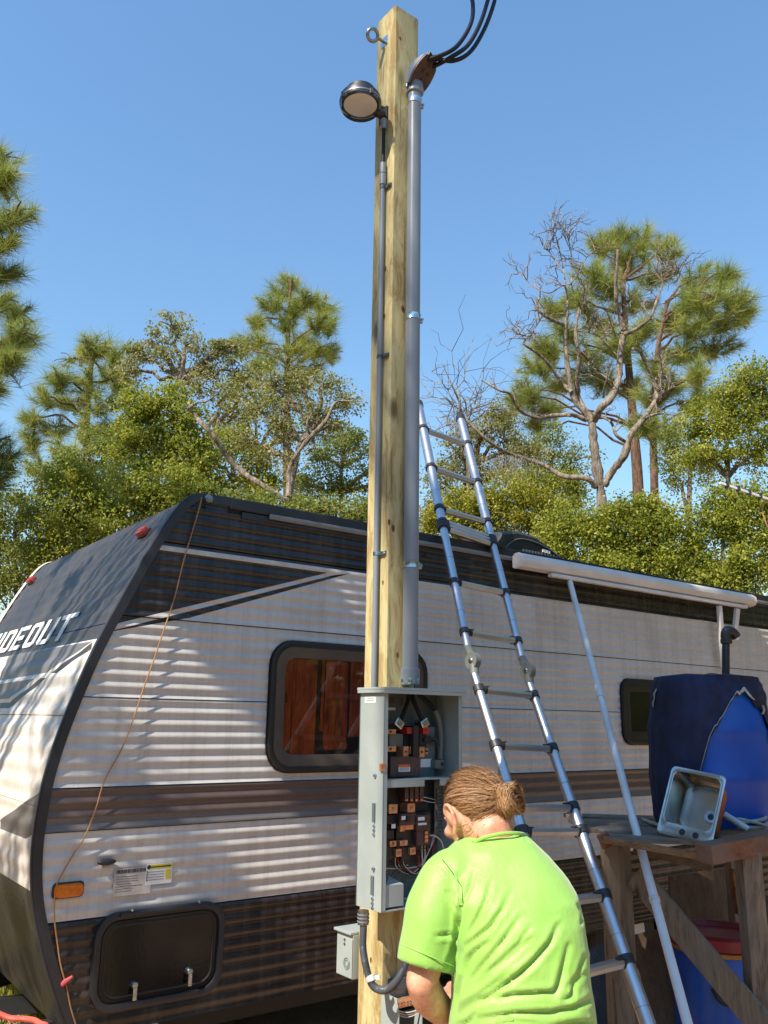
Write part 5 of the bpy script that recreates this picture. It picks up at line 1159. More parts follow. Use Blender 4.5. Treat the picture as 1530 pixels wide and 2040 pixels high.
# ---- body: head, neck, arms, hands, trunk, legs in one surface
HC = at(946, 1616, 2.43)
fd = Vector((-.40, .72, -.57)).normalized(); ud = Vector((-.22, .40, .88)); ud = (ud - fd * ud.dot(fd)).normalized(); lf = ud.cross(fd).normalized()
HM = Matrix((lf, fd, ud)).transposed()
HR_ = (.076, .094, .104)
def hp(l, f, u): return HC + lf * l + fd * f + ud * u
mb = MB()
mb.ell(HC, HR_, HM, 28, 18)
mb.ell(hp(0, .035, -.055), (.058, .062, .062), HM, 20, 12)           # jaw and cheeks
mb.ell(hp(0, .075, -.088), (.030, .026, .022), HM)                     # chin
mb.tube([hp(0, .088, .012), hp(0, .112, -.026), hp(0, .096, -.036)], [.010, .015, .012], 10)
mb.ell(hp(0, .080, .025), (.050, .018, .012), HM); mb.ell(hp(0, .088, -.062), (.024, .012, .010), HM)
for s in (1, -1):
    mb.ell(hp(s * .078, -.006, -.020), (.010, .019, .030), HM, 14, 10)
    mb.tube(spline([hp(s * .080, .012, -.018), hp(s * .088, .012, .006), hp(s * .093, -.006, .016), hp(s * .097, -.026, .004), hp(s * .095, -.028, -.022), hp(s * .089, -.014, -.044), hp(s * .083, .004, -.056)], 5), .0068, 8)
    mb.ell(hp(s * .083, .006, -.054), (.008, .010, .011), HM, 10, 8); mb.ell(hp(s * .079, .012, -.026), (.007, .007, .010), HM, 10, 8)
    mb.ell(hp(s * .045, .070, -.020), (.024, .018, .018), HM)
limb(mb, [hp(0, -.020, -.040), hp(.0, -.040, -.080), at(982, 1676, 2.372), at(1000, 1730, 2.345)], [.062, .058, .058, .066])
loft(mb, [ringpts(l + 10, r - 10, y, Y, hd - .012) for y, l, r, Y, hd in TR[3:]])
SHL, EL, WL, KL_ = at(900, 1745, 2.315), at(840, 1955, 2.27), at(897, 2040, 2.40), at(925, 2070, 2.47)
SHR, ER, WR, KR_ = at(1088, 1782, 2.34), at(1125, 1955, 2.46), at(965, 1992, 2.60), at(905, 1972, 2.635)
limb(mb, [SHL, SHL.lerp(EL, .5) + Vector((-.004, 0, 0)), EL], [.056, .047, .039]); limb(mb, [EL, EL.lerp(WL, .3) + Vector((-.004, -.004, -.006)), EL.lerp(WL, .7), WL], [.039, .043, .035, .027])
limb(mb, [SHR, SHR.lerp(ER, .5), ER], [.058, .050, .043]); limb(mb, [ER, ER.lerp(WR, .4), WR], [.043, .043, .028])
def hand(W, K, palm_n, sgn):
    d = (K - W).normalized(); pn = (palm_n - d * palm_n.dot(d)).normalized(); sd = d.cross(pn) * sgn
    mb.tube([W, W + d * .03, W + d * .075, W + d * .092], [.026, .034, .040, .036], 14, flat=.42) if False else None
    for o_ in (-.027, -.009, .009, .027): mb.tube([W + sd * o_ * .5, W + d * .045 + sd * o_ * .9, W + d * .088 + sd * o_], [.020, .017, .0135], 10)
    for o_, L in ((-.028, .062), (-.0095, .078), (.0095, .082), (.028, .072)):
        p0 = W + d * .088 + sd * o_; p1 = p0 + (d * .85 + pn * .5).normalized() * L * .45 + sd * o_ * .12; p2 = p1 + (d * .35 + pn * .9).normalized() * L * .33; p3 = p2 + (pn * .95 - d * .15).normalized() * L * .25
        mb.tube([p0, p1, p2, p3], [.0100, .0092, .0084, .0074], 10); mb.ell(p3, (.0074,) * 3)
    t0 = W + d * .030 + sd * .026; t1 = t0 + (d * .6 + sd * .6 + pn * .5).normalized() * .036; t2 = t1 + (d * .65 + pn * .6 - sd * .1).normalized() * .030; mb.tube([W + d * .012 + sd * .012, t0, t1, t2], [.018, .014, .0105, .009], 10); mb.ell(t2, (.009,) * 3)
hand(WL, KL_, Vector((.3, .6, -.7)), 1); hand(WR, KR_, Vector((-.2, .5, -.8)), -1)
hipz = .86
limb(mb, [(PX, PY, 1.0), (PX, PY + .01, hipz)], [.135, .14])
FEET = []
for s in (-1, 1):
    hip, kn, an = Vector((PX + s * .09, PY, hipz)), Vector((PX + s * .115, PY + .05, .47)), Vector((PX + s * .13, PY - .01, .075)); FEET.append(an)
    limb(mb, [hip, hip.lerp(kn, .5), kn], [.092, .082, .058]); limb(mb, [kn, kn.lerp(an, .35) - Vector((0, .02, 0)), an], [.056, .055, .036]); mb.tube([an + Vector((0, -.04, -.03)), an + Vector((-.02, .09, -.045)), an + Vector((-.03, .17, -.05))], [.036, .036, .022], 12)
me = remesh(mb, .0058, 3)
person = finish(me, 'person', 'skin', None); origin(person, (PX, PY, 0)); WM[person.name] = Matrix.Translation((PX, PY, 0))
tag(person, 'person in a neon green shirt with a hair bun bending to the panel', 'person')
# ---- shirt
mb = MB(); loft(mb, [ringpts(l, r, y, Y, hd) for y, l, r, Y, hd in TR])
hemL = at(843, 1926, 2.272)
ax_ = (hemL - SHL).normalized()
P = spline([SHL + Vector((.030, .0, .012)), SHL + Vector((-.012, -.002, -.020)), SHL.lerp(hemL, .35) + Vector((-.016, 0, .0)), SHL.lerp(hemL, .7) + Vector((-.008, 0, 0)), hemL], 6)
tl = len(P); mb.tube(P, [.070 + (.066 - .070) * i / tl + .006 * math.sin(math.pi * i / tl) for i in range(tl)], 24)
mb.ell(SHL + Vector((.01, 0, .004)), (.075, .072, .066))
hemR = SHR.lerp(ER, .85); limb(mb, [SHR, SHR.lerp(hemR, .5), hemR], [.066, .066, .064], ends=False); mb.ell(SHR, (.070, .072, .070))
me = remesh(mb, .0062, 7)
co = np.empty(len(me.vertices) * 3, np.float32); me.vertices.foreach_get('co', co); co = co.reshape(-1, 3)
nr = np.empty(len(me.vertices) * 3, np.float32); me.vertices.foreach_get('normal', nr); nr = nr.reshape(-1, 3)
C_ = np.array(CAM); rel = co - C_; zf = rel @ np.array(FW); ix = CX + FPX * (rel @ np.array(RTV)) / zf; iy = CY - FPX * (rel @ np.array(UPV)) / zf
facing = np.clip(-(nr * rel).sum(1) / np.linalg.norm(rel, axis=1) * 2.5, 0, 1)
def Z(*pts): return [(780 + x * .2745, 1500 + y * .2745) for x, y in pts]
folds = [  # (polyline, depth mm, half width px)
    (Z((600, 860), (575, 960), (530, 1060), (497, 1120)), 6, 6), (Z((720, 940), (690, 1060), (630, 1190), (570, 1300)), 6, 6), (Z((855, 1020), (815, 1120), (720, 1260), (600, 1360), (545, 1400)), 6, 6.5),
    (Z((930, 1190), (850, 1310), (740, 1450), (640, 1570), (585, 1640)), 5, 6), (Z((1012, 1255), (930, 1380), (800, 1500), (690, 1600)), 5, 6), (Z((1015, 1340), (880, 1470), (740, 1580)), 5, 6),
    (Z((1215, 1250), (1150, 1380), (1030, 1520), (930, 1610), (760, 1730), (600, 1820), (480, 1900)), 9, 8), (Z((1285, 1400), (1250, 1560), (1215, 1690), (1180, 1745), (1080, 1745), (900, 1760), (640, 1800)), 8, 8),
    (Z((860, 1600), (720, 1700), (580, 1790), (500, 1850)), 6, 7), (Z((1440, 1790), (1330, 1850), (1150, 1890), (900, 1895), (650, 1930)), 8, 8), (Z((1400, 1600), (1330, 1680), (1310, 1760), (1250, 1800)), 6, 6),
    (Z((1395, 1480), (1360, 1600), (1280, 1700)), 5, 6), (Z((1460, 1960), (1330, 1960), (1150, 2000)), 6, 7), (Z((700, 1380), (620, 1430), (560, 1500), (520, 1640)), 6, 7), (Z((1350, 1100), (1385, 1170), (1380, 1240)), 5, 5),
    (Z((360, 820), (430, 900), (480, 970)), 4, 5), (Z((430, 1010), (470, 1060), (495, 1110)), 4, 5), (Z((400, 1000), (450, 1100), (480, 1160)), 4, 5), (Z((320, 1332), (400, 1322), (450, 1320)), 7, 6), (Z((500, 1080), (485, 1200), (465, 1320), (440, 1450), (400, 1560)), 11, 6),
    (Z((490, 880), (500, 980), (492, 1080)), 6, 6), (Z((500, 1640), (470, 1750), (455, 1900)), 9, 7), (Z((1000, 650), (960, 600)), 3, 4), (Z((600, 1900), (560, 1960), (480, 1980)), 6, 7), (Z((1050, 1960), (900, 1945), (760, 1975)), 5, 6)]
disp = np.zeros(len(co), np.float32)
for pl, dep, hw in folds:
    hw = hw * .72
    best = np.full(len(co), 1e9, np.float32); sg = np.zeros(len(co), np.float32); tt = np.zeros(len(co), np.float32); m = len(pl) - 1
    for i in range(m):
        (xa, ya), (xb, yb) = pl[i], pl[i + 1]; dx, dy = xb - xa, yb - ya; L2 = dx * dx + dy * dy
        t = np.clip(((ix - xa) * dx + (iy - ya) * dy) / L2, 0, 1); ex_ = ix - (xa + t * dx); ey_ = iy - (ya + t * dy); d = np.hypot(ex_, ey_)
        up = d < best; best[up] = d[up]; sg[up] = np.sign(dx * ey_ - dy * ex_)[up]; tt[up] = ((i + t) / m)[up]
    fall = np.sin(np.pi * np.clip(tt * .88 + .06, 0, 1)) ** .6; s_ = best * sg
    disp += fall * dep * .00135 * (-1.0 * np.exp(-(s_ / hw) ** 2) + .42 * np.exp(-((s_ - 1.9 * hw) / (1.2 * hw)) ** 2) + .15 * np.exp(-((s_ + 1.9 * hw) / (1.1 * hw)) ** 2))
lowf = .0022 * np.sin(co[:, 0] * 38 + co[:, 2] * 23) * np.cos(co[:, 2] * 31 - co[:, 0] * 12 + 1)
co = co + nr * (disp * facing + lowf)[:, None]
me.vertices.foreach_set('co', co.ravel().astype(np.float32)); me.update()
shirt = finish(me, 'shirt', 'shirt', person)
mb = MB(); mb.tube(spline([at(874, 1700, 2.262), at(905, 1740, 2.215), at(914, 1775, 2.205), at(912, 1800, 2.215)], 6), .0012, 5); mb.build('armhole_seam', 'shirt', shirt, smooth=True)
# hem band of the left sleeve, neck band
e1 = basis(ax_)[0]; e2 = basis(ax_)[1]
mb = MB(); mb.tube([hemL - ax_ * .028 + (e1 * math.cos(t) + e2 * math.sin(t)) * .0715 for t in [2 * math.pi * k / 40 for k in range(41)]], .0016, 6, caps=False); mb.build('hem_seam', 'shirt', shirt, smooth=True)
mb = MB(); mb.tube([p for p in spline([at(915, 1694, 2.40), at(935, 1684, 2.33), at(965, 1669, 2.295), at(1000, 1661, 2.292), at(1030, 1660, 2.31), at(1046, 1664, 2.36), at(1044, 1672, 2.42)], 6)], .005, 8); mb.build('neck_band', 'shirt', shirt, smooth=True)
# ---- trousers, boots
mb = MB(); limb(mb, [(PX, PY, .99), (PX, PY + .01, hipz - .02)], [.148, .155])
for s, an in zip((-1, 1), FEET):
    hip, kn = Vector((PX + s * .09, PY, hipz)), Vector((PX + s * .115, PY + .05, .47)); limb(mb, [hip, hip.lerp(kn, .5), kn, kn.lerp(an, .5), an + Vector((0, 0, .02))], [.104, .096, .076, .074, .068])
finish(remesh(mb, .012, 4), 'trousers', 'jeans', person)
for an in FEET:
    mb = MB(); limb(mb, [an + Vector((0, -.01, .06)), an + Vector((0, -.02, .0)), an + Vector((0, -.03, -.03))], [.055, .055, .05]); mb.tube([an + Vector((0, -.05, -.035)), an + Vector((-.02, .08, -.035)), an + Vector((-.03, .19, -.042))], [.042, .048, .034], 14); finish(remesh(mb, .01, 3), 'boot', 'boot', person)
# ---- hair: base cap, combed strands, bun, beard
hh = (ud * .60 - fd * .80).normalized()
def surf(dv, off):                                       # direction (l, f, u in head axes, unit) to a point on the skull
    return HC + lf * (dv[0] * (HR_[0] + off)) + fd * (dv[1] * (HR_[1] + off)) + ud * (dv[2] * (HR_[2] + off))
hv = np.array([0, -.80, .60])
def in_hair(d): return d @ hv > (-.02 - .30 * (1 - abs(d[0])) * (d[2] > .2) + .16 * (abs(d[0]) > .75) * (d[2] < .25))
mb = MB(); rows = []
m1, m2 = 22, 40
e1h, e2h = np.array([1.0, 0, 0]), np.cross(hv, [1.0, 0, 0])
for i in range(m1):
    row = []
    for k in range(m2 + 1):
        az = 2 * math.pi * k / m2; lim = 0
        for th in np.linspace(0, 2.3, 60):
            d = hv * math.cos(th) + (e1h * math.cos(az) + e2h * math.sin(az)) * math.sin(th)
            if not in_hair(d): break
            lim = th
        th = lim * i / (m1 - 1); d = hv * math.cos(th) + (e1h * math.cos(az) + e2h * math.sin(az)) * math.sin(th)
        row.append(surf(d, .006 * (1 - .75 * (i / (m1 - 1)) ** 3) + .0015))
    rows.append(row)
mb.sheet(rows); hairo = mb.build('hair', 'scalp', person, smooth=True)
bun_d = np.array([-.20, -.93, -.26]); bun_d /= np.linalg.norm(bun_d); BUN = surf(bun_d, .034)
vs_, rn = [], []; rg = np.random.default_rng(3); cnt = 0
def ribbon(P, wd, r, nrmf):
    for i in range(len(P) - 1):
        t0, t1 = i / (len(P) - 1), (i + 1) / (len(P) - 1); a, c = P[i], P[i + 1]; d = (c - a)
        if d.length < 1e-6: continue
        s0 = d.cross(nrmf(a)).normalized() * wd * (.9 if i else .4); s1 = d.cross(nrmf(c)).normalized() * wd * (.9 if i < len(P) - 2 else .4)
        vs_.extend([a - s0, a + s0, c + s1, c - s1]); rn.append(r)
while cnt < 13000:
    d = rg.normal(size=3); d /= np.linalg.norm(d)
    if not in_hair(d): continue
    cnt += 1; om = math.acos(max(-1, min(1, d @ bun_d))); off = .003 + .008 * rg.random() + .005 * math.sin(d[0] * 23 + 2 * math.sin(d[2] * 9)) * math.sin(d[2] * 17 + 1); P = []
    bend = rg.normal() * .045; perp = np.cross(d, bun_d); K = 8; lift = abs(rg.normal()) * .007 if rg.random() < .12 else 0
    for k in range(K + 1):
        t = k / K; q = (math.sin((1 - t) * om) * d + math.sin(t * om) * bun_d) / max(math.sin(om), 1e-3) + perp * bend * math.sin(math.pi * t); q = q / np.linalg.norm(q)
        P.append(surf(q, .0015 + off * min(1, t * 4 + .25) + lift * math.sin(math.pi * t)))
    band = .5 + .3 * math.sin(math.atan2(d[2], d[0]) * 17 + d[1] * 6)
    ribbon(P, .0005, min(1, max(0, .2 + .45 * band * rg.random() + .35 * rg.random())), lambda p: (p - HC).normalized())
for k in range(26):                                       # loose hairs at the nape and over the ear
    d = np.array([rg.uniform(-.3, .9), -.55 + .3 * rg.random(), -.55]); d /= np.linalg.norm(d); p = surf(d, .006); P = [p]
    dr_ = Vector((rg.normal() * .4, -.2, -.6))
    for j in range(6): dr_ += Vector((rg.normal() * .35, rg.normal() * .2, rg.normal() * .3)); p = p + dr_.normalized() * .009; P.append(p)
    ribbon(P, .0007, rg.random() * .6, lambda p: (p - HC).normalized())
for k in range(320):                                      # flyaways on the crown
    d = hv + rg.normal(size=3) * .6; d /= np.linalg.norm(d); p = surf(d, .008); out = (p - HC).normalized(); dr_ = out * (.3 + .7 * rg.random()) + (BUN - p).normalized() + Vector(tuple(rg.normal(size=3) * .35)); P = [p]
    for j in range(6): dr_ = dr_ + (BUN - p).normalized() * .4 + Vector(tuple(rg.normal(size=3) * .2)); p = p + dr_.normalized() * .010; P.append(p)
    ribbon(P, .0006, .5 + rg.random() * .5, lambda p: (p - HC).normalized())
npmesh('combed_strands', [tuple(p) for p in vs_], 4, 'hair', hairo, rn)
# bun: wound strands
vs_, rn = [], []
ba = (BUN - HC).normalized(); bA, bU, _ = basis(ba)
mbb = MB(); mbb.ell(BUN, (.033, .033, .024), Matrix((bA, bU, ba)).transposed(), 20, 12); bun = mbb.build('bun', 'scalp', hairo, smooth=True)
for k in range(2600):
    r = .018 + .019 * math.sqrt(rg.random()); h = math.sqrt(max(0, 1 - (r / .040) ** 2)) * .024 * rg.choice([-.8, 1, 1, 1]) * (.8 + .3 * rg.random()); a0 = rg.random() * 6.28; ln = 1.2 + rg.random() * 2.2; wob = rg.normal() * .007; tilt = rg.normal() * .35; P = []
    for j in range(10):
        t = a0 + ln * j / 9; rr = r + wob * math.sin(t * 2) + .003 * math.sin(3 * t + k); P.append(BUN + (bA * math.cos(t) + bU * math.sin(t)) * rr + ba * (h + math.sin(t + k) * tilt * .02))
    ribbon(P, .0005, min(1, .15 + .85 * rg.random() * (.5 + .5 * (h > 0))), lambda p: (p - BUN).normalized())
npmesh('bun_strands', [tuple(p) for p in vs_], 4, 'hair', bun, rn) if False else npmesh('bun_strands', [tuple(p) for p in vs_], 4, 'hair', hairo, rn)
bun.parent = person
vs_, rn = [], []
for k in range(900):
    d = np.array([rg.uniform(-.95, .95), rg.uniform(.0, 1.0), rg.uniform(-1.1, -.45)]); d /= np.linalg.norm(d)
    if d[1] < -.05 or d[2] > -.35: continue
    p = hp(0, .035, -.055) + lf * d[0] * .058 + fd * d[1] * .062 + ud * d[2] * .062; P = [p, p + (Vector(lf * d[0] + fd * d[1] + ud * d[2]) * .4 - ud).normalized() * .007, p + (-ud + fd * .2) * .014]
    ribbon(P, .0006, rg.random() * .5, lambda q: (q - HC).normalized())
npmesh('beard', [tuple(p) for p in vs_], 4, 'hair', person, rn)
for s in (-1, 1):
    mb = MB(); mb.ell(hp(s * .032, .082, .004), (.012, .010, .010), HM, 14, 8); mb.build('eye', 'label_white', person, smooth=True)

# ------------------------------------------------------------------ trees
def bark(name, c1, c2): return pmat(name, c1, c2, rough=.95, scale=9, stretch=(2.2, 2.2, .6), bump=1.0, bscale=26, bdist=.03, spec=.1)
MAT['bark_grey'] = bark('grey_bark', s2l(150, 138, 124), s2l(92, 82, 72))
MAT['bark_pine'] = bark('pine_bark', s2l(128, 102, 84), s2l(72, 56, 48))
MAT['bark_dead'] = bark('dead_bark', s2l(164, 150, 132), s2l(92, 80, 68))
MAT['moss'] = pmat('grey_moss', s2l(140, 136, 116), s2l(108, 102, 84), rough=.95)
MAT['leaf_bright'] = leafmat('bright_leaf', [(0, (0.087, 0.112, 0.017)), (.4, (0.235, 0.260, 0.031)), (.8, (0.409, 0.395, 0.053)), (1, (0.432, 0.391, 0.102))], .42, .5)
MAT['leaf_mid'] = leafmat('mid_leaf', [(0, (0.074, 0.100, 0.026)), (.5, (0.192, 0.218, 0.053)), (.9, (0.359, 0.354, 0.088)), (1, (0.392, 0.340, 0.119))], .4, .5)
MAT['leaf_olive'] = leafmat('olive_leaf', [(0, (0.112, 0.106, 0.041)), (.5, (0.273, 0.242, 0.088)), (.85, (0.409, 0.354, 0.153)), (1, (0.392, 0.306, 0.170))], .35, .5)
MAT['leaf_yellow'] = leafmat('yellow_leaf', [(0, (0.149, 0.147, 0.017)), (.5, (0.322, 0.295, 0.029)), (1, (0.520, 0.425, 0.059))], .38)
MAT['needle'] = leafmat('pine_needle', [(0, (0.112, 0.147, 0.053)), (.5, (0.273, 0.313, 0.083)), (.85, (0.471, 0.454, 0.118)), (1, (0.600, 0.496, 0.118))], .38)
def leaves(cent, rad, per, size, rg, flat=.5, tint=0.0):
    """diamond leaves scattered round the cluster centres; returns corners and a per-leaf random number"""
    cent = np.asarray(cent); n = len(cent) * per
    base = np.repeat(cent, per, 0); r = np.repeat(np.asarray(rad), per) if hasattr(rad, '__len__') else rad
    off = rg.normal(size=(n, 3)); off *= (rg.random((n, 1)) ** .45) / np.linalg.norm(off, axis=1, keepdims=True)
    off *= (r[:, None] if hasattr(r, '__len__') else r); off[:, 2] *= .75
    p = base + off
    d = rg.normal(size=(n, 3)); d[:, 2] -= .25; d /= np.linalg.norm(d, axis=1, keepdims=True)
    nm = rg.normal(size=(n, 3)); nm[:, 2] += flat * 2; sd = np.cross(d, nm); sd /= np.linalg.norm(sd, axis=1, keepdims=True) + 1e-9
    L = size * (.6 + .8 * rg.random((n, 1))); Wd = L * .30
    up = np.cross(sd, d) * L * .10
    co = np.stack([p, p + d * L * .45 + sd * Wd + up, p + d * L, p + d * L * .45 - sd * Wd + up], 1).reshape(-1, 3)
    cl = np.repeat(rg.random(len(cent)), per)
    rnd = np.clip(.45 * cl + .55 * rg.random(n) + tint, 0, 1)
    return co, rnd
def branch(mb, a, c, r0, r1, rg, sag=.12, n=5, sides=6):
    a, c = Vector(a), Vector(c); L = (c - a).length; pts = []; off = Vector((0, 0, 0))
    for i in range(n + 1):
        t = i / n; w_ = math.sin(math.pi * t) * L * sag
        pts.append(a.lerp(c, t) + Vector(tuple(rg.normal(size=3) * .35 * w_)) + Vector((0, 0, .5 * w_)))
    mb.tube(pts, [r0 + (r1 - r0) * i / n for i in range(n + 1)], sides); return pts
def mperpx(P): return (Vector(P) - CAM).dot(FW) / FPX
def make_tree(name, label, Y, trunk, blobs, mat, size, seed, group=None, barkm='bark_grey', per=46, density=1.0, depth=1.0, limb_r=.045, cat='tree', twigs=.5, crad=.30):
    rg = np.random.default_rng(seed)
    base = at(*trunk[0][:2], Y); base.z = 0; root = thing(name, label, cat, base, group=group)
    tp = [at(x, y, Y) for x, y, _ in trunk]; tr = [w_ / 2 * mperpx(p) for p, (_, _, w_) in zip(tp, trunk)]
    if tp[0].z > .05: tp = [Vector((tp[0].x, Y, -.1))] + tp; tr = [tr[0] * 1.2] + tr
    mb = MB(); mb.tube(spline(tp, 4), [tr[min(i // 4, len(tr) - 2)] + (tr[min(i // 4 + 1, len(tr) - 1)] - tr[min(i // 4, len(tr) - 2)]) * (i % 4) / 4 for i in range((len(tp) - 1) * 4 + 1)], 10); mb.build('trunk', barkm, root, smooth=True)
    mb = MB(); C, RD = [], []
    for x, y, rx, ry, *o in blobs:
        dy = o[0] if o else 0; c = at(x, y, Y + dy); k = mperpx(c); ax, az = rx * k, ry * k; ay = depth * (ax + az) / 2
        vol = ax * ay * az; m = max(4, int(density * (11 + 26 * (ax * az + ax * ay) / (crad * 3.2) ** 2 * .35)))
        tgt = min((p for p in tp), key=lambda p: (p - c).length + max(0, p.z - c.z + .3) * 2)
        if (tgt - c).length > .25: branch(mb, tgt, c, limb_r, limb_r * .45, rg)
        for _ in range(m):
            d = rg.normal(size=3); d /= np.linalg.norm(d); s = rg.random() ** .38
            q = Vector((c.x + d[0] * ax * s, c.y + d[1] * ay * s, c.z + d[2] * az * s)); C.append(tuple(q)); RD.append(crad * (.42 + .75 * rg.random() ** 1.5))
            if rg.random() < twigs: branch(mb, c.lerp(q, .15), q, limb_r * .32, .004, rg, .15, 3, 4)
    if mb.v: mb.build('limbs', barkm, root, smooth=True)['kind'] = 'stuff'
    co, rn = leaves(C, np.array(RD), int(per * 3.2), size * .52, rg); npmesh('crown', co, 4, mat, root, rn); return root
def make_pine(name, label, Y, trunk, blobs, seed, group=None, per=46, nl=.22, nw=.010, tuft_d=1.0, limb_r=.05, mat='needle'):
    rg = np.random.default_rng(seed)
    base = at(*trunk[0][:2], Y); base.z = 0; root = thing(name, label, 'tree', base, group=group)
    tp = [at(x, y, Y) for x, y, _ in trunk]; tr = [w_ / 2 * mperpx(p) for p, (_, _, w_) in zip(tp, trunk)]
    if tp[0].z > .05: tp = [Vector((tp[0].x, Y, -.1))] + tp; tr = [tr[0] * 1.15] + tr
    mb = MB(); SPp = spline(tp, 6); mb.tube(SPp, [tr[min(i // 6, len(tr) - 2)] + (tr[min(i // 6 + 1, len(tr) - 1)] - tr[min(i // 6, len(tr) - 2)]) * (i % 6) / 6 for i in range(len(SPp))], 10); mb.build('trunk', 'bark_pine', root, smooth=True)
    mb = MB(); T, A = [], []
    for x, y, rx, ry, *o in blobs:
        dy = o[0] if o else rg.normal() * .5; c = at(x, y, Y + dy); k = mperpx(c); ax, az = rx * k * 1.18, ry * k * 1.15; ay = (ax + az) * .5
        tgt = min(SPp, key=lambda p: (p - c).length + max(0, p.z - c.z + .25 * abs(p.x - c.x)) * 3)
        branch(mb, tgt, c, limb_r, limb_r * .5, rg, .12)
        m = max(6, int(tuft_d * (7 + 26 * ax * az)))
        for _ in range(m):
            d = rg.normal(size=3); d /= np.linalg.norm(d); d[2] = d[2] * .9 + .1; s = rg.random() ** .33
            q = Vector((c.x + d[0] * ax * s, c.y + d[1] * ay * s, c.z + d[2] * az * s)); T.append(tuple(q)); aa = (q - c); aa = aa.normalized() * .8 + (c - tgt).normalized() * .5 + Vector((0, 0, .55)) if aa.length > .01 else Vector((0, 0, 1)); A.append(tuple(aa.normalized()))
            branch(mb, c.lerp(q, .1), q, limb_r * .26, .008, rg, .12, 3, 4)
    mb.build('limbs', 'bark_pine', root, smooth=True)['kind'] = 'stuff'
    T, A = np.array(T), np.array(A); keep = rg.random(len(T)) < .9; T, A = T[keep], A[keep]; sc_t = .55 + .7 * rg.random(len(T)); n = len(T) * per; nlv = np.repeat(sc_t, per)[:, None]; P = np.repeat(T, per, 0); Ax = np.repeat(A, per, 0)
    d = rg.normal(size=(n, 3)); d /= np.linalg.norm(d, axis=1, keepdims=True); d = d * np.array([1, 1, .8]) + Ax * (.5 + .7 * rg.random((n, 1))); d /= np.linalg.norm(d, axis=1, keepdims=True)
    st = P - Ax * rg.random((n, 1)) * nl * 1.1 * nlv; L = nl * nlv * (.6 + .55 * rg.random((n, 1))); sd = np.cross(d, rg.normal(size=(n, 3))); sd /= np.linalg.norm(sd, axis=1, keepdims=True)
    tip = st + d * L; tip[:, 2] -= .02
    co = np.stack([st - sd * nw * .5, st + sd * nw * .5, tip], 1).reshape(-1, 3)
    rn = np.clip(np.repeat(rg.random(len(T)), per) * .5 + .5 * rg.random(n), 0, 1); npmesh('needles', co, 3, mat, root, rn); return root

# --- pines
make_pine('pine_tree', 'near pine whose branches reach in from the left edge', 9.5, [(-110, 1500, 60), (-105, 900, 52), (-100, 500, 44), (-90, 150, 30)],
          [(5, 315, 40, 24, 0), (12, 350, 24, 14), (30, 425, 42, 28), (5, 480, 40, 30), (12, 540, 34, 16), (-10, 600, 40, 24), (40, 625, 40, 18), (45, 665, 40, 28), (5, 690, 40, 20), (20, 715, 26, 14), (-20, 770, 24, 14), (-4, 880, 24, 40), (20, 915, 22, 30), (-10, 950, 30, 30), (-60, 400, 50, 40), (-60, 560, 50, 40), (-60, 700, 50, 40)], 21, per=130, nl=.30, nw=.006, tuft_d=1.5)
make_pine('pine_tree', 'round-topped pine at the far left above the trailer nose', 16, [(186, 1300, 20), (178, 1000, 17), (172, 830, 14), (185, 700, 8)],
          [(190, 690, 42, 26), (235, 705, 26, 24), (145, 715, 36, 26), (215, 745, 40, 22), (110, 750, 34, 22), (170, 760, 40, 26), (240, 765, 26, 26), (90, 790, 26, 24), (140, 800, 40, 22), (205, 800, 40, 24), (60, 830, 26, 18), (110, 850, 36, 22), (180, 850, 40, 26), (60, 880, 26, 20), (130, 895, 40, 18), (225, 850, 26, 28), (80, 930, 30, 20), (160, 940, 36, 20)], 22, per=110, nl=.36, nw=.0095, tuft_d=1.25, limb_r=.028)
make_pine('pine_tree', 'slender pine rising highest left of the post', 18, [(575, 1300, 22), (573, 1000, 18), (572, 780, 14), (575, 640, 8), (580, 560, 4)],
          [(580, 556, 26, 14), (560, 580, 34, 18), (610, 590, 30, 18), (535, 600, 26, 20), (650, 605, 26, 20), (590, 615, 34, 18), (555, 640, 36, 18), (635, 640, 36, 16), (510, 640, 20, 16), (660, 645, 16, 14), (505, 680, 34, 16), (600, 675, 34, 14), (570, 700, 44, 16), (640, 690, 30, 18), (480, 690, 22, 14), (535, 725, 34, 16), (610, 730, 40, 16), (665, 705, 18, 16), (590, 760, 36, 14)], 23, per=110, nl=.36, nw=.0095, tuft_d=1.25, limb_r=.028)
make_pine('pine_tree', 'broad pine crown behind the dead tree on the right', 19, [(1272, 1300, 26), (1272, 1000, 22), (1262, 850, 18), (1250, 700, 13), (1240, 560, 8)],
          [(1225, 470, 40, 26), (1280, 480, 40, 26), (1190, 490, 24, 22), (1330, 500, 26, 30), (1250, 520, 50, 28), (1170, 540, 30, 26), (1310, 545, 40, 26), (1205, 570, 46, 28), (1150, 600, 36, 28), (1265, 600, 46, 24), (1110, 610, 30, 22), (1190, 640, 46, 26), (1130, 660, 40, 24), (1095, 690, 40, 22), (1160, 700, 44, 24), (1230, 680, 44, 26), (1065, 730, 36, 20), (1110, 760, 40, 22), (1180, 750, 44, 22), (1045, 775, 36, 22), (1020, 790, 20, 14), (1080, 810, 34, 18), (1060, 840, 24, 14), (1290, 660, 40, 26), (1240, 770, 40, 24)], 24, per=120, nl=.44, nw=.0105, tuft_d=1.4, limb_r=.033)
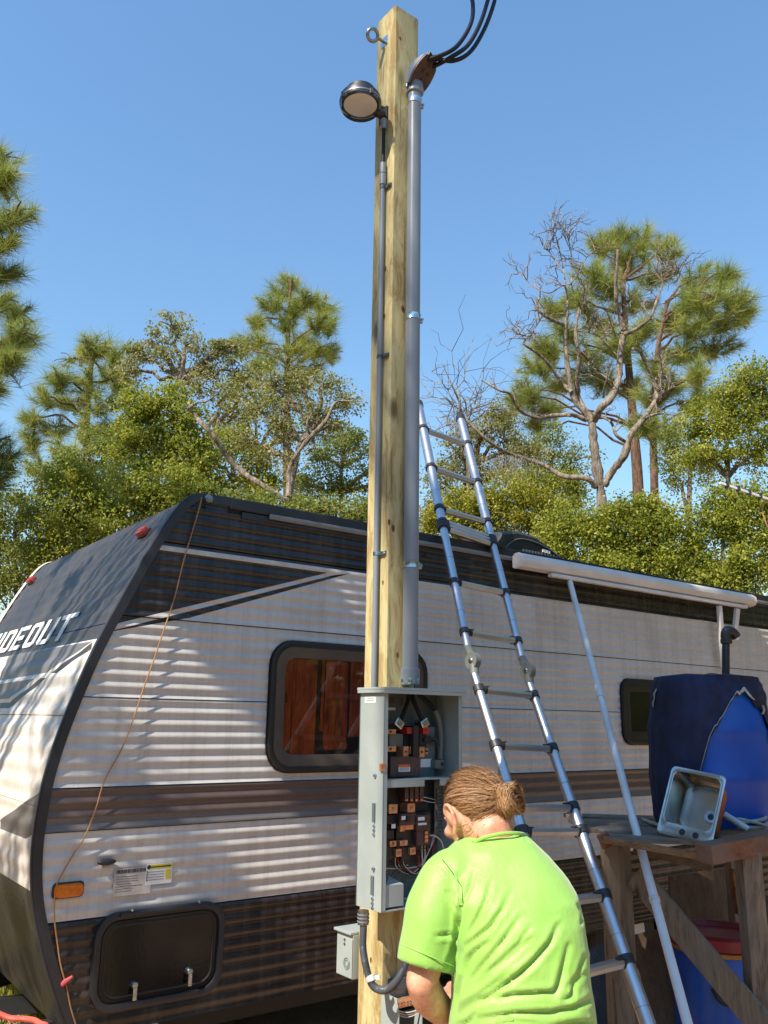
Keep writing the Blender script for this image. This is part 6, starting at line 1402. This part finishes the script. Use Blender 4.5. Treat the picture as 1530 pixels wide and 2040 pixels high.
make_pine('pine_tree', 'second pine on the right with crown spreading to the right', 17.5, [(1304, 1300, 18), (1304, 1000, 16), (1302, 850, 14), (1310, 700, 10), (1330, 600, 6)],
          [(1400, 550, 40, 26), (1450, 545, 26, 22), (1420, 590, 44, 24), (1470, 590, 30, 22), (1370, 600, 36, 26), (1490, 620, 16, 16), (1440, 640, 44, 24), (1390, 650, 40, 24), (1340, 640, 34, 26), (1360, 700, 44, 26), (1430, 690, 40, 22), (1310, 720, 40, 24), (1340, 760, 40, 24), (1400, 740, 34, 22), (1300, 790, 40, 22), (1380, 800, 34, 22), (1440, 800, 24, 16), (1330, 850, 40, 20), (1280, 840, 30, 18)], 25, per=120, nl=.42, nw=.0105, tuft_d=1.4, limb_r=.033)
# --- leafy trees, left
GL = 'leafy trees behind the trailer'
make_tree('leafy_tree', 'bright green round tree left of centre behind the trailer', 12.5, [(318, 1300, 18), (316, 1050, 15), (312, 930, 10), (310, 860, 6)],
          [(310, 800, 62, 40), (270, 830, 44, 44), (350, 830, 50, 48), (300, 880, 74, 44), (370, 890, 50, 40), (250, 890, 40, 40), (330, 930, 70, 30), (400, 930, 40, 26)], 'leaf_bright', .10, 31, GL, per=50, density=1.25)
make_tree('oak_tree', 'sparse brownish oak with open top behind the bright green tree', 14, [(440, 1300, 22), (430, 1050, 18), (400, 900, 12), (360, 760, 7)],
          [(345, 650, 34, 22), (300, 680, 40, 22), (370, 690, 40, 26), (330, 715, 40, 24), (270, 700, 20, 22), (260, 740, 26, 22), (440, 690, 26, 26), (470, 690, 40, 22), (420, 730, 40, 26), (465, 740, 40, 26), (400, 770, 40, 26), (450, 790, 46, 26), (510, 760, 30, 24), (480, 820, 40, 24)], 'leaf_olive', .10, 32, GL, per=26, density=.75, limb_r=.05, twigs=.8)
make_tree('oak_tree', 'thin-leaved oak with a forked limb in front of the slender pine', 12, [(560, 1300, 20), (572, 1020, 16), (590, 920, 11), (600, 880, 9), (628, 850, 7)],
          [(590, 750, 60, 26), (640, 770, 46, 30), (540, 770, 44, 28), (570, 800, 50, 26), (630, 820, 40, 22), (685, 800, 22, 14), (520, 820, 40, 26), (560, 860, 50, 24), (660, 845, 30, 18), (500, 880, 40, 26), (545, 905, 46, 22)], 'leaf_olive', .085, 33, GL, per=28, density=.7, limb_r=.05, twigs=.8)
make_tree('leafy_tree', 'pale green tree directly left of the post above the roof', 13, [(690, 1300, 16), (685, 1080, 13), (680, 980, 9), (680, 930, 6)],
          [(690, 880, 44, 26), (640, 910, 40, 28), (720, 910, 40, 40), (660, 960, 54, 30), (710, 980, 44, 34), (610, 970, 44, 28), (760, 930, 40, 50), (800, 960, 40, 50)], 'leaf_mid', .085, 34, GL, per=34, density=.9)
make_tree('leafy_tree', 'yellow-green tree filling the gap behind the long diagonal limb', 13.5, [(470, 1300, 16), (470, 1080, 13), (465, 960, 9), (460, 900, 6)],
          [(460, 880, 50, 34), (420, 910, 50, 34), (500, 930, 50, 34), (450, 960, 70, 30), (550, 960, 44, 26), (390, 980, 50, 30), (520, 990, 60, 24), (600, 1010, 50, 24)], 'leaf_bright', .09, 35, GL, per=44, density=1.1)
make_tree('leafy_tree', 'feathery tree low between the left pine and the bright green tree', 13, [(215, 1300, 14), (212, 1080, 12), (208, 980, 8), (205, 930, 5)],
          [(205, 880, 40, 30), (165, 910, 44, 34), (235, 920, 40, 30), (120, 930, 44, 34), (185, 960, 54, 30), (80, 960, 40, 34), (240, 970, 40, 26)], 'leaf_mid', .085, 36, GL, per=40, density=.9)
make_tree('leafy_tree', 'fine-leaved tree top between oak and slender pine', 15.5, [(520, 1300, 12), (518, 1080, 10), (512, 900, 7), (508, 820, 4)],
          [(505, 730, 34, 26), (470, 770, 34, 28), (530, 790, 40, 28), (490, 830, 44, 30), (550, 840, 40, 28), (440, 850, 40, 28), (620, 860, 50, 28), (670, 870, 40, 26)], 'leaf_mid', .09, 37, GL, per=34, density=.8)
# leaning bare limb, left
rg = np.random.default_rng(8)
lb = thing('leaning_branch', 'long bare lichen-pale limb leaning diagonally through the left foliage', 'branch', at(572, 1010, 11.6))
for pl, w0, w1 in (([(372, 815), (385, 822), (400, 842), (425, 868), (455, 912), (480, 938), (515, 962), (560, 990), (600, 1020)], 7, 13), ([(372, 815), (392, 803), (415, 798), (440, 778)], 6, 3), ([(575, 990), (578, 930), (610, 880), (648, 840), (668, 802), (702, 800)], 11, 4), ([(610, 905), (625, 885), (612, 850), (622, 822)], 6, 4)):
    P = [at(x, y, 11.6 + .12 * math.sin(i * 1.7)) for i, (x, y) in enumerate(pl)]; k = mperpx(P[0]); P = spline(P, 4); mb = MB(); mb.tube(P, [(w0 + (w1 - w0) * i / (len(P) - 1)) / 2 * k * (1 + .15 * rg.normal()) for i in range(len(P))], 8); mb.build('limb', 'bark_dead', lb, smooth=True)
mb = MB(); p0 = at(590, 1010, 11.6); mb.tube([Vector((p0.x, p0.y, -.1)), p0], [.09, .06], 8); mb.build('trunk', 'bark_dead', lb, smooth=True)
# --- undergrowth, left and centre
GS = 'shrubs behind the trailer'
shr = [('leafy shrub at the left edge below the near pine', 11, [(30, 1010, 60, 46), (-30, 1060, 60, 60), (80, 1060, 60, 44), (20, 1110, 80, 44), (0, 1160, 80, 40)], 'leaf_mid', 41),
       ('bright shrub behind the slope of the trailer nose', 10.5, [(150, 960, 56, 44), (110, 1010, 60, 44), (190, 1010, 60, 40), (140, 1060, 70, 40), (220, 1050, 60, 34), (90, 1110, 60, 34), (170, 1100, 60, 30)], 'leaf_bright', 42),
       ('shrub with dense small leaves above the trailer roof corner', 11, [(270, 960, 60, 40), (240, 1000, 60, 36), (320, 990, 60, 36), (290, 1030, 70, 30), (370, 1000, 50, 34), (360, 960, 40, 28)], 'leaf_bright', 43),
       ('low shrub along the roof between bare limb and post', 11, [(430, 990, 50, 26), (500, 1010, 60, 26), (570, 1020, 60, 24), (640, 1010, 56, 30), (700, 1030, 50, 30), (760, 1020, 50, 40)], 'leaf_mid', 44)]
for lbl, Y, bl, mt, sd in shr:
    x, y = bl[0][0], bl[0][1]; make_tree('leafy_shrub', lbl, Y, [(x, 1330, 9), (x, 1100, 8), (x, y + 30, 5)], bl, mt, .085, sd, GS, per=48, density=1.25, limb_r=.02, cat='shrub')
# --- right: dead tree
DY = 11.9; rg = np.random.default_rng(9)
dead = thing('dead_tree', 'leafless dead tree with pale twisting limbs on the right', 'tree', Vector((at(1197, 1055, DY).x, DY, 0)))
def Zd(*p): return [(960 + x * .3725, 420 + y * .3725) for x, y in p]
dl = [(Zd((640, 1720), (642, 1560), (625, 1430), (600, 1260), (590, 1130)), 27, 18), (Zd((590, 1130), (560, 1080), (500, 1020), (470, 900), (450, 760), (450, 600), (460, 480)), 19, 8), (Zd((590, 1120), (520, 1010), (510, 900), (520, 780), (500, 650), (520, 520)), 15, 6),
      (Zd((600, 1120), (640, 1050), (690, 1000), (730, 900), (740, 760), (760, 640)), 18, 13), (Zd((760, 640), (735, 560), (715, 420), (728, 210)), 12, 6), (Zd((765, 660), (830, 630), (900, 570), (940, 470), (975, 370), (1000, 320)), 10, 3), (Zd((650, 1470), (700, 1390), (760, 1310), (800, 1190), (860, 1120), (900, 1060), (935, 985), (900, 870), (850, 760), (808, 735)), 20, 6), (Zd((860, 1120), (920, 1090), (970, 1085)), 9, 4), (Zd((790, 1250), (720, 1200), (690, 1130), (620, 1095)), 9, 5),
      (Zd((610, 1480), (560, 1430), (440, 1420), (330, 1360), (240, 1330), (150, 1300), (90, 1270), (0, 1200), (-110, 1090)), 14, 6), (Zd((470, 1090), (380, 1095), (290, 1105), (200, 1065), (150, 980), (90, 960), (0, 905)), 11, 4), (Zd((560, 1120), (500, 1095), (465, 1090)), 12, 10), (Zd((480, 970), (420, 910), (330, 790), (220, 710)), 10, 5), (Zd((220, 710), (240, 670), (180, 660)), 4, 2), (Zd((440, 610), (370, 580), (290, 520), (310, 460)), 9, 5), (Zd((250, 690), (300, 600), (340, 540)), 3, 2),
      (Zd((460, 500), (440, 400), (360, 440), (270, 400), (200, 330), (120, 265)), 4, 1.4), (Zd((450, 400), (430, 280), (400, 150), (370, 80)), 4, 1.2), (Zd((450, 420), (520, 330), (560, 250), (640, 190)), 4, 1.2), (Zd((430, 330), (370, 230), (330, 200)), 3, 1), (Zd((480, 400), (480, 280), (470, 180), (440, 100)), 3, 1), (Zd((520, 560), (540, 480), (550, 420)), 4, 2), (Zd((650, 1000), (655, 940), (670, 890)), 5, 2), (Zd((720, 770), (640, 680), (560, 650), (480, 640)), 3, 1.2), (Zd((690, 910), (620, 860), (560, 820)), 3, 1.2), (Zd((940, 1000), (990, 960), (1040, 940)), 3, 1.2), (Zd((960, 1000), (955, 900), (965, 850)), 3, 1.2), (Zd((760, 655), (640, 655)), 4, 2), (Zd((900, 560), (850, 500), (800, 480)), 3, 1), (Zd((970, 380), (930, 330)), 2.5, 1), (Zd((980, 370), (1060, 330)), 2.5, 1)]
twig_mb = MB()
for i, (pl, w0, w1) in enumerate(dl):
    ph = rg.random() * 6; amp = .25 if i > 1 else .05; P = [at(x, y, DY + (amp * math.sin(ph + j * .8) * (j > 0) if i else 0)) for j, (x, y) in enumerate(pl)]
    k = mperpx(P[0]); P = spline(P, 5)
    if i == 0: P = [Vector((P[0].x, DY, -.1))] + P
    rr = [.85 * (w0 + (w1 - w0) * j / (len(P) - 1)) / 2 * k * (1 + .12 * rg.normal()) for j in range(len(P))]
    mb = MB(); mb.tube(P, rr, 9 if w0 > 6 else 6); mb.build('trunk' if i == 0 else 'limb', 'bark_dead' if i else 'bark_grey', dead, smooth=True)
    if w0 < 12 and i > 0:
        for _ in range(int(4 + 7 * (w0 < 5))):
            j = int(rg.integers(len(P) // 4, len(P))); p = P[j]; dr = Vector((rg.normal() * .7, rg.normal() * .6, .5 + rg.normal() * .6)).normalized(); L = (.18 + .3 * rg.random()) * (1.1 if w0 < 5 else .9); q = p + dr * L; pts = branch(twig_mb, p, q, .009, .004, rg, .25, 4, 4)
            for _ in range(3): a = pts[int(rg.integers(1, 5))]; branch(twig_mb, a, a + (dr + Vector(tuple(rg.normal(size=3) * .7))).normalized() * L * .5, .005, .0025, rg, .2, 3, 3)
twig_mb.build('twigs', 'bark_dead', dead)
# twiggy bare sapling right of the post
sap = thing('bare_sapling', 'bare twiggy sapling just right of the post', 'tree', Vector((at(930, 1000, 12.4).x, 12.4, 0)))
mb = MB(); base = Vector((at(935, 1000, 12.4).x, 12.4, -.1)); mb.tube([base, at(932, 900, 12.4), at(915, 800, 12.4), at(880, 722, 12.4)], [.05, .03, .018, .005], 6); mb.build('trunk', 'bark_dead', sap, smooth=True)
mb = MB()
for x, y in ((860, 740), (900, 700), (850, 790), (930, 720), (960, 740), (890, 780), (870, 830), (950, 790), (980, 760), (990, 810), (1000, 780), (900, 840), (860, 860)):
    pts = branch(mb, at(925, 860 + rg.normal() * 25, 12.4), at(x, y, 12.4 + rg.normal() * .4), .014, .004, rg, .15, 6, 4)
    for _ in range(9): a = pts[int(rg.integers(1, 7))]; branch(mb, a, a + Vector((rg.normal() * .35, rg.normal() * .35, rg.normal() * .3 + .15)), .006, .0025, rg, .2, 3, 3)
mb.build('twigs', 'bark_dead', sap)
# --- right: leafy masses
GR = 'leafy trees behind the trailer'
make_tree('leafy_tree', 'tall leafy tree at the right edge with loose top', 11.5, [(1460, 1300, 16), (1460, 1080, 13), (1450, 950, 9), (1445, 860, 5)],
          [(1440, 790, 44, 36), (1485, 752, 36, 34), (1525, 770, 36, 40), (1400, 840, 44, 34), (1420, 840, 50, 40), (1490, 830, 50, 44), (1450, 900, 70, 44), (1520, 900, 50, 50), (1390, 900, 40, 36), (1540, 820, 40, 50)], 'leaf_bright', .08, 51, GR, per=46, density=1.1)
make_tree('leafy_tree', 'olive tree behind the ladder top hung with grey moss', 13.6, [(930, 1300, 26), (928, 1060, 22), (925, 990, 16), (935, 930, 9)],
          [(960, 860, 50, 34), (910, 900, 40, 40), (1000, 880, 54, 40), (950, 940, 60, 36), (1030, 930, 50, 36), (880, 960, 40, 44), (1060, 900, 40, 30), (990, 830, 40, 24), (860, 1010, 40, 30)], 'leaf_olive', .085, 52, GR, per=42, density=1.0, barkm='bark_pine')
make_tree('leafy_tree', 'green tree behind the fork of the dead tree', 15, [(1110, 1300, 16), (1105, 1080, 13), (1100, 960, 8), (1100, 900, 5)],
          [(1100, 880, 44, 34), (1140, 920, 44, 34), (1080, 930, 40, 34), (1130, 970, 44, 30), (1060, 980, 40, 30)], 'leaf_mid', .09, 53, GR, per=40, density=.9)
make_tree('leafy_tree', 'yellow-green tree low beside the dead tree trunk', 12.6, [(1130, 1300, 14), (1128, 1100, 12), (1125, 1020, 8), (1122, 980, 5)],
          [(1120, 960, 44, 30), (1080, 990, 44, 30), (1150, 1000, 40, 30), (1100, 1030, 50, 26), (1050, 960, 36, 28)], 'leaf_bright', .08, 55, GR, per=40, density=.9)
make_tree('leafy_tree', 'thin dark tree between the right pines and the edge', 14, [(1370, 1300, 14), (1372, 1050, 11), (1375, 930, 7), (1380, 880, 5)],
          [(1370, 880, 44, 30), (1340, 920, 36, 30), (1400, 930, 44, 34), (1360, 960, 40, 24), (1330, 890, 26, 22)], 'leaf_mid', .085, 54, GR, per=28, density=.8)
shr = [('yellowing shrub behind the upper ladder rungs', 10.8, [(1010, 990, 54, 34), (960, 1010, 44, 34), (1060, 1010, 50, 34), (1000, 1050, 60, 34), (930, 1050, 50, 34), (1080, 1060, 44, 30), (900, 1010, 40, 34), (870, 1050, 40, 30)], 'leaf_yellow', 61),
       ('dense shrub above the roof air conditioner', 10.2, [(1140, 1040, 50, 34), (1110, 1080, 50, 30), (1190, 1070, 56, 34), (1150, 1110, 60, 34), (1230, 1110, 60, 34), (1090, 1110, 50, 24)], 'leaf_bright', 62),
       ('large glossy shrub above the middle of the awning', 10, [(1290, 1030, 54, 40), (1250, 1070, 50, 36), (1340, 1060, 60, 44), (1300, 1110, 70, 40), (1380, 1110, 60, 40), (1250, 1140, 60, 30), (1340, 1150, 60, 30), (1230, 1020, 24, 20)], 'leaf_bright', 63),
       ('leafy shrub at the right edge above the awning end', 9.8, [(1440, 1010, 50, 40), (1500, 1000, 50, 44), (1420, 1060, 60, 44), (1490, 1070, 60, 50), (1540, 1060, 50, 60), (1450, 1130, 70, 40), (1530, 1140, 50, 50), (1400, 1150, 60, 30), (1470, 1170, 50, 24)], 'leaf_bright', 64)]
for lbl, Y, bl, mt, sd in shr:
    x, y = bl[0][0], bl[0][1]; make_tree('leafy_shrub', lbl, Y, [(x, 1330, 9), (x, 1150, 8), (x, y + 30, 5)], bl, mt, .075, sd, GS, per=56, density=1.35, limb_r=.02, cat='shrub')
# hanging moss on the limb
ms = np.random.default_rng(4); vs_ = []; rn = []
for k in range(700):
    x, y = 1012 + ms.normal() * 26, 905 + abs(ms.normal()) * 34; p = at(x, y, 11.7 + ms.normal() * .15); L = .05 + .14 * ms.random(); q = p + Vector((ms.normal() * .06, ms.normal() * .06, -L)); s = Vector((ms.normal(), ms.normal(), ms.normal())).normalized() * .005; vs_ += [p - s, p + s, q]
o = npmesh('hanging_moss', [tuple(p) for p in vs_], 3, 'moss'); o['kind'] = 'stuff'; o['label'] = 'grey hanging moss on the dead limb'
# --- trees behind the viewer that dapple the trailer with shade
KEEP = [(HC, .26), (SHL, .22), (SHR, .2), (at(1000, 1800, 2.25), .3), (at(1000, 2000, 2.25), .3), (BUN, .2)] + [(Vector((PC.x, PC.y, z * .3)), .14) for z in range(3, 17)] + [(BOXM @ Vector((0, .07, z)), .12) for z in (1.2, 1.5, 1.8)]
def far_tree(P, label, seed, h, targets, n, per, size=.15, rad=.40, pbr=1.0):
    """a tall pine; its clumps stand up-sun of the things it shades"""
    rg = np.random.default_rng(seed); P = Vector(P); root = thing('pine_tree', label, 'tree', P, group='trees shading the yard from behind the viewer')
    C = []; mb = MB(); top = P + Vector((0, 0, h)); mt = MB(); mt.tube([P - Vector((0, 0, .1)), P + Vector((.1, .05, h * .5)), top], [.20, .15, .05], 10); mt.build('trunk', 'bark_pine', root, smooth=True)
    for k in range(n):
        a, c, sp = targets[int(rg.integers(len(targets)))]; q = Vector(a).lerp(Vector(c), rg.random()) + Vector(tuple(rg.normal(size=3) * sp)); z = h * (.72 + .30 * rg.random()); q = q + SUN * ((z - q.z) / SUN.z)
        if any((p - q).cross(SUN).length < rad * .8 + gap for p, gap in KEEP): continue
        C.append(tuple(q))
        if rg.random() < pbr: branch(mb, P + Vector((0, 0, min(h * .97, z - .2))), q, .03, .008, rg, .08, 4, 5)
    mb.build('limbs', 'bark_pine', root, smooth=True)
    co, rn = leaves(C, rad, per, size, rg); npmesh('crown', co, 4, 'needle', root, rn)

o = npmesh('grass', GRASS[0], 3, 'leaf_bright', None, GRASS[1]); o['kind'] = 'stuff'; o['label'] = 'green grass under the trailer nose'
def tw(u, y, z): return TM @ Vector((u, y, z))
SP = Vector((-SUN_AZ.y, SUN_AZ.x, 0)); SP = SP if SP.x < 0 else -SP       # sideways of the sun, to the left
def upsun(P, h): P = Vector(P); q = P + SUN * ((h - P.z) / SUN.z); return Vector((q.x, q.y, 0))
far_tree(upsun(tw(.2, 0, 1.6), 7.4) + SP * 1.6, 'pine beside the viewer dappling the trailer nose and side', 71, 7.6, [(tw(-.5, -.05, .5), tw(1.5, -.05, 2.7), .15), (tw(-.75, .1, 1.0), tw(-.3, 1.7, 2.6), .2), (tw(.0, 0, 2.6), tw(1.9, 0, 1.0), .15)], 22, 90, size=.10, rad=.17)
far_tree(upsun(at(1440, 1700, 4.3), 14.5) + SP * .16, 'wide pine behind the viewer shading the stand and drums', 72, 15, [(at(1340, 1500, 4.3), at(1480, 1950, 4.2), .2), (tw(2.6, -.1, 1.4), tw(5.0, -.1, 1.6), .25), (tw(1.7, -.1, 1.9), tw(4.6, -.1, 2.0), .25), (at(1350, 1800, 4.2), at(1500, 1400, 4.3), .2), (at(1300, 1800, 3.8), at(1380, 2040, 3.3), .15), (at(1240, 2000, 3.6), at(1215, 1850, 3.8), .12)], 190, 80, rad=.26, pbr=.3)
# --- unseen wood closing the yard behind the viewer, added to cut sky fill
rg = np.random.default_rng(90)
LBL = 'unseen dense tree of the wood closing the yard behind the viewer'
proto = thing('yard_tree', LBL, 'tree', (0, -12, 0), group='wood around the yard')
mb = MB(); mb.tube([Vector((0, -12, -.1)), Vector((.1, -12, 3)), Vector((0, -11.9, 7.5))], [.2, .15, .05], 8); mb.build('trunk', 'bark_grey', proto, smooth=True)
C = []
for k in range(150):
    z = 1.2 + 8.3 * rg.random(); a = rg.random() * 6.283; r = (2.9 - .22 * abs(z - 4.5)) * rg.random() ** .4; C.append((math.cos(a) * r, -12 + math.sin(a) * r, z))
co, rn = leaves(C, .75, 75, .30, rg); npmesh('crown', co, 4, 'leaf_mid', proto, rn)
for k in range(13):
    a = math.radians(-205 + 20.5 * k + rg.normal() * 3); r = 11.5 + 2.5 * rg.random()
    if k == 0: c = proto; kids = []
    else:
        c = proto.copy(); COL.objects.link(c); kids = list(proto.children)
    c.location = (math.cos(a) * r, math.sin(a) * r, 0); c.rotation_euler = (0, 0, rg.random() * 6.28); s_ = .9 + .3 * rg.random(); da = abs((math.degrees(a) + 53 + 180) % 360 - 180); c.scale = (s_, s_, s_ * (.42 if da < 50 else .8))
    for ch in kids: d = ch.copy(); COL.objects.link(d); d.parent = c
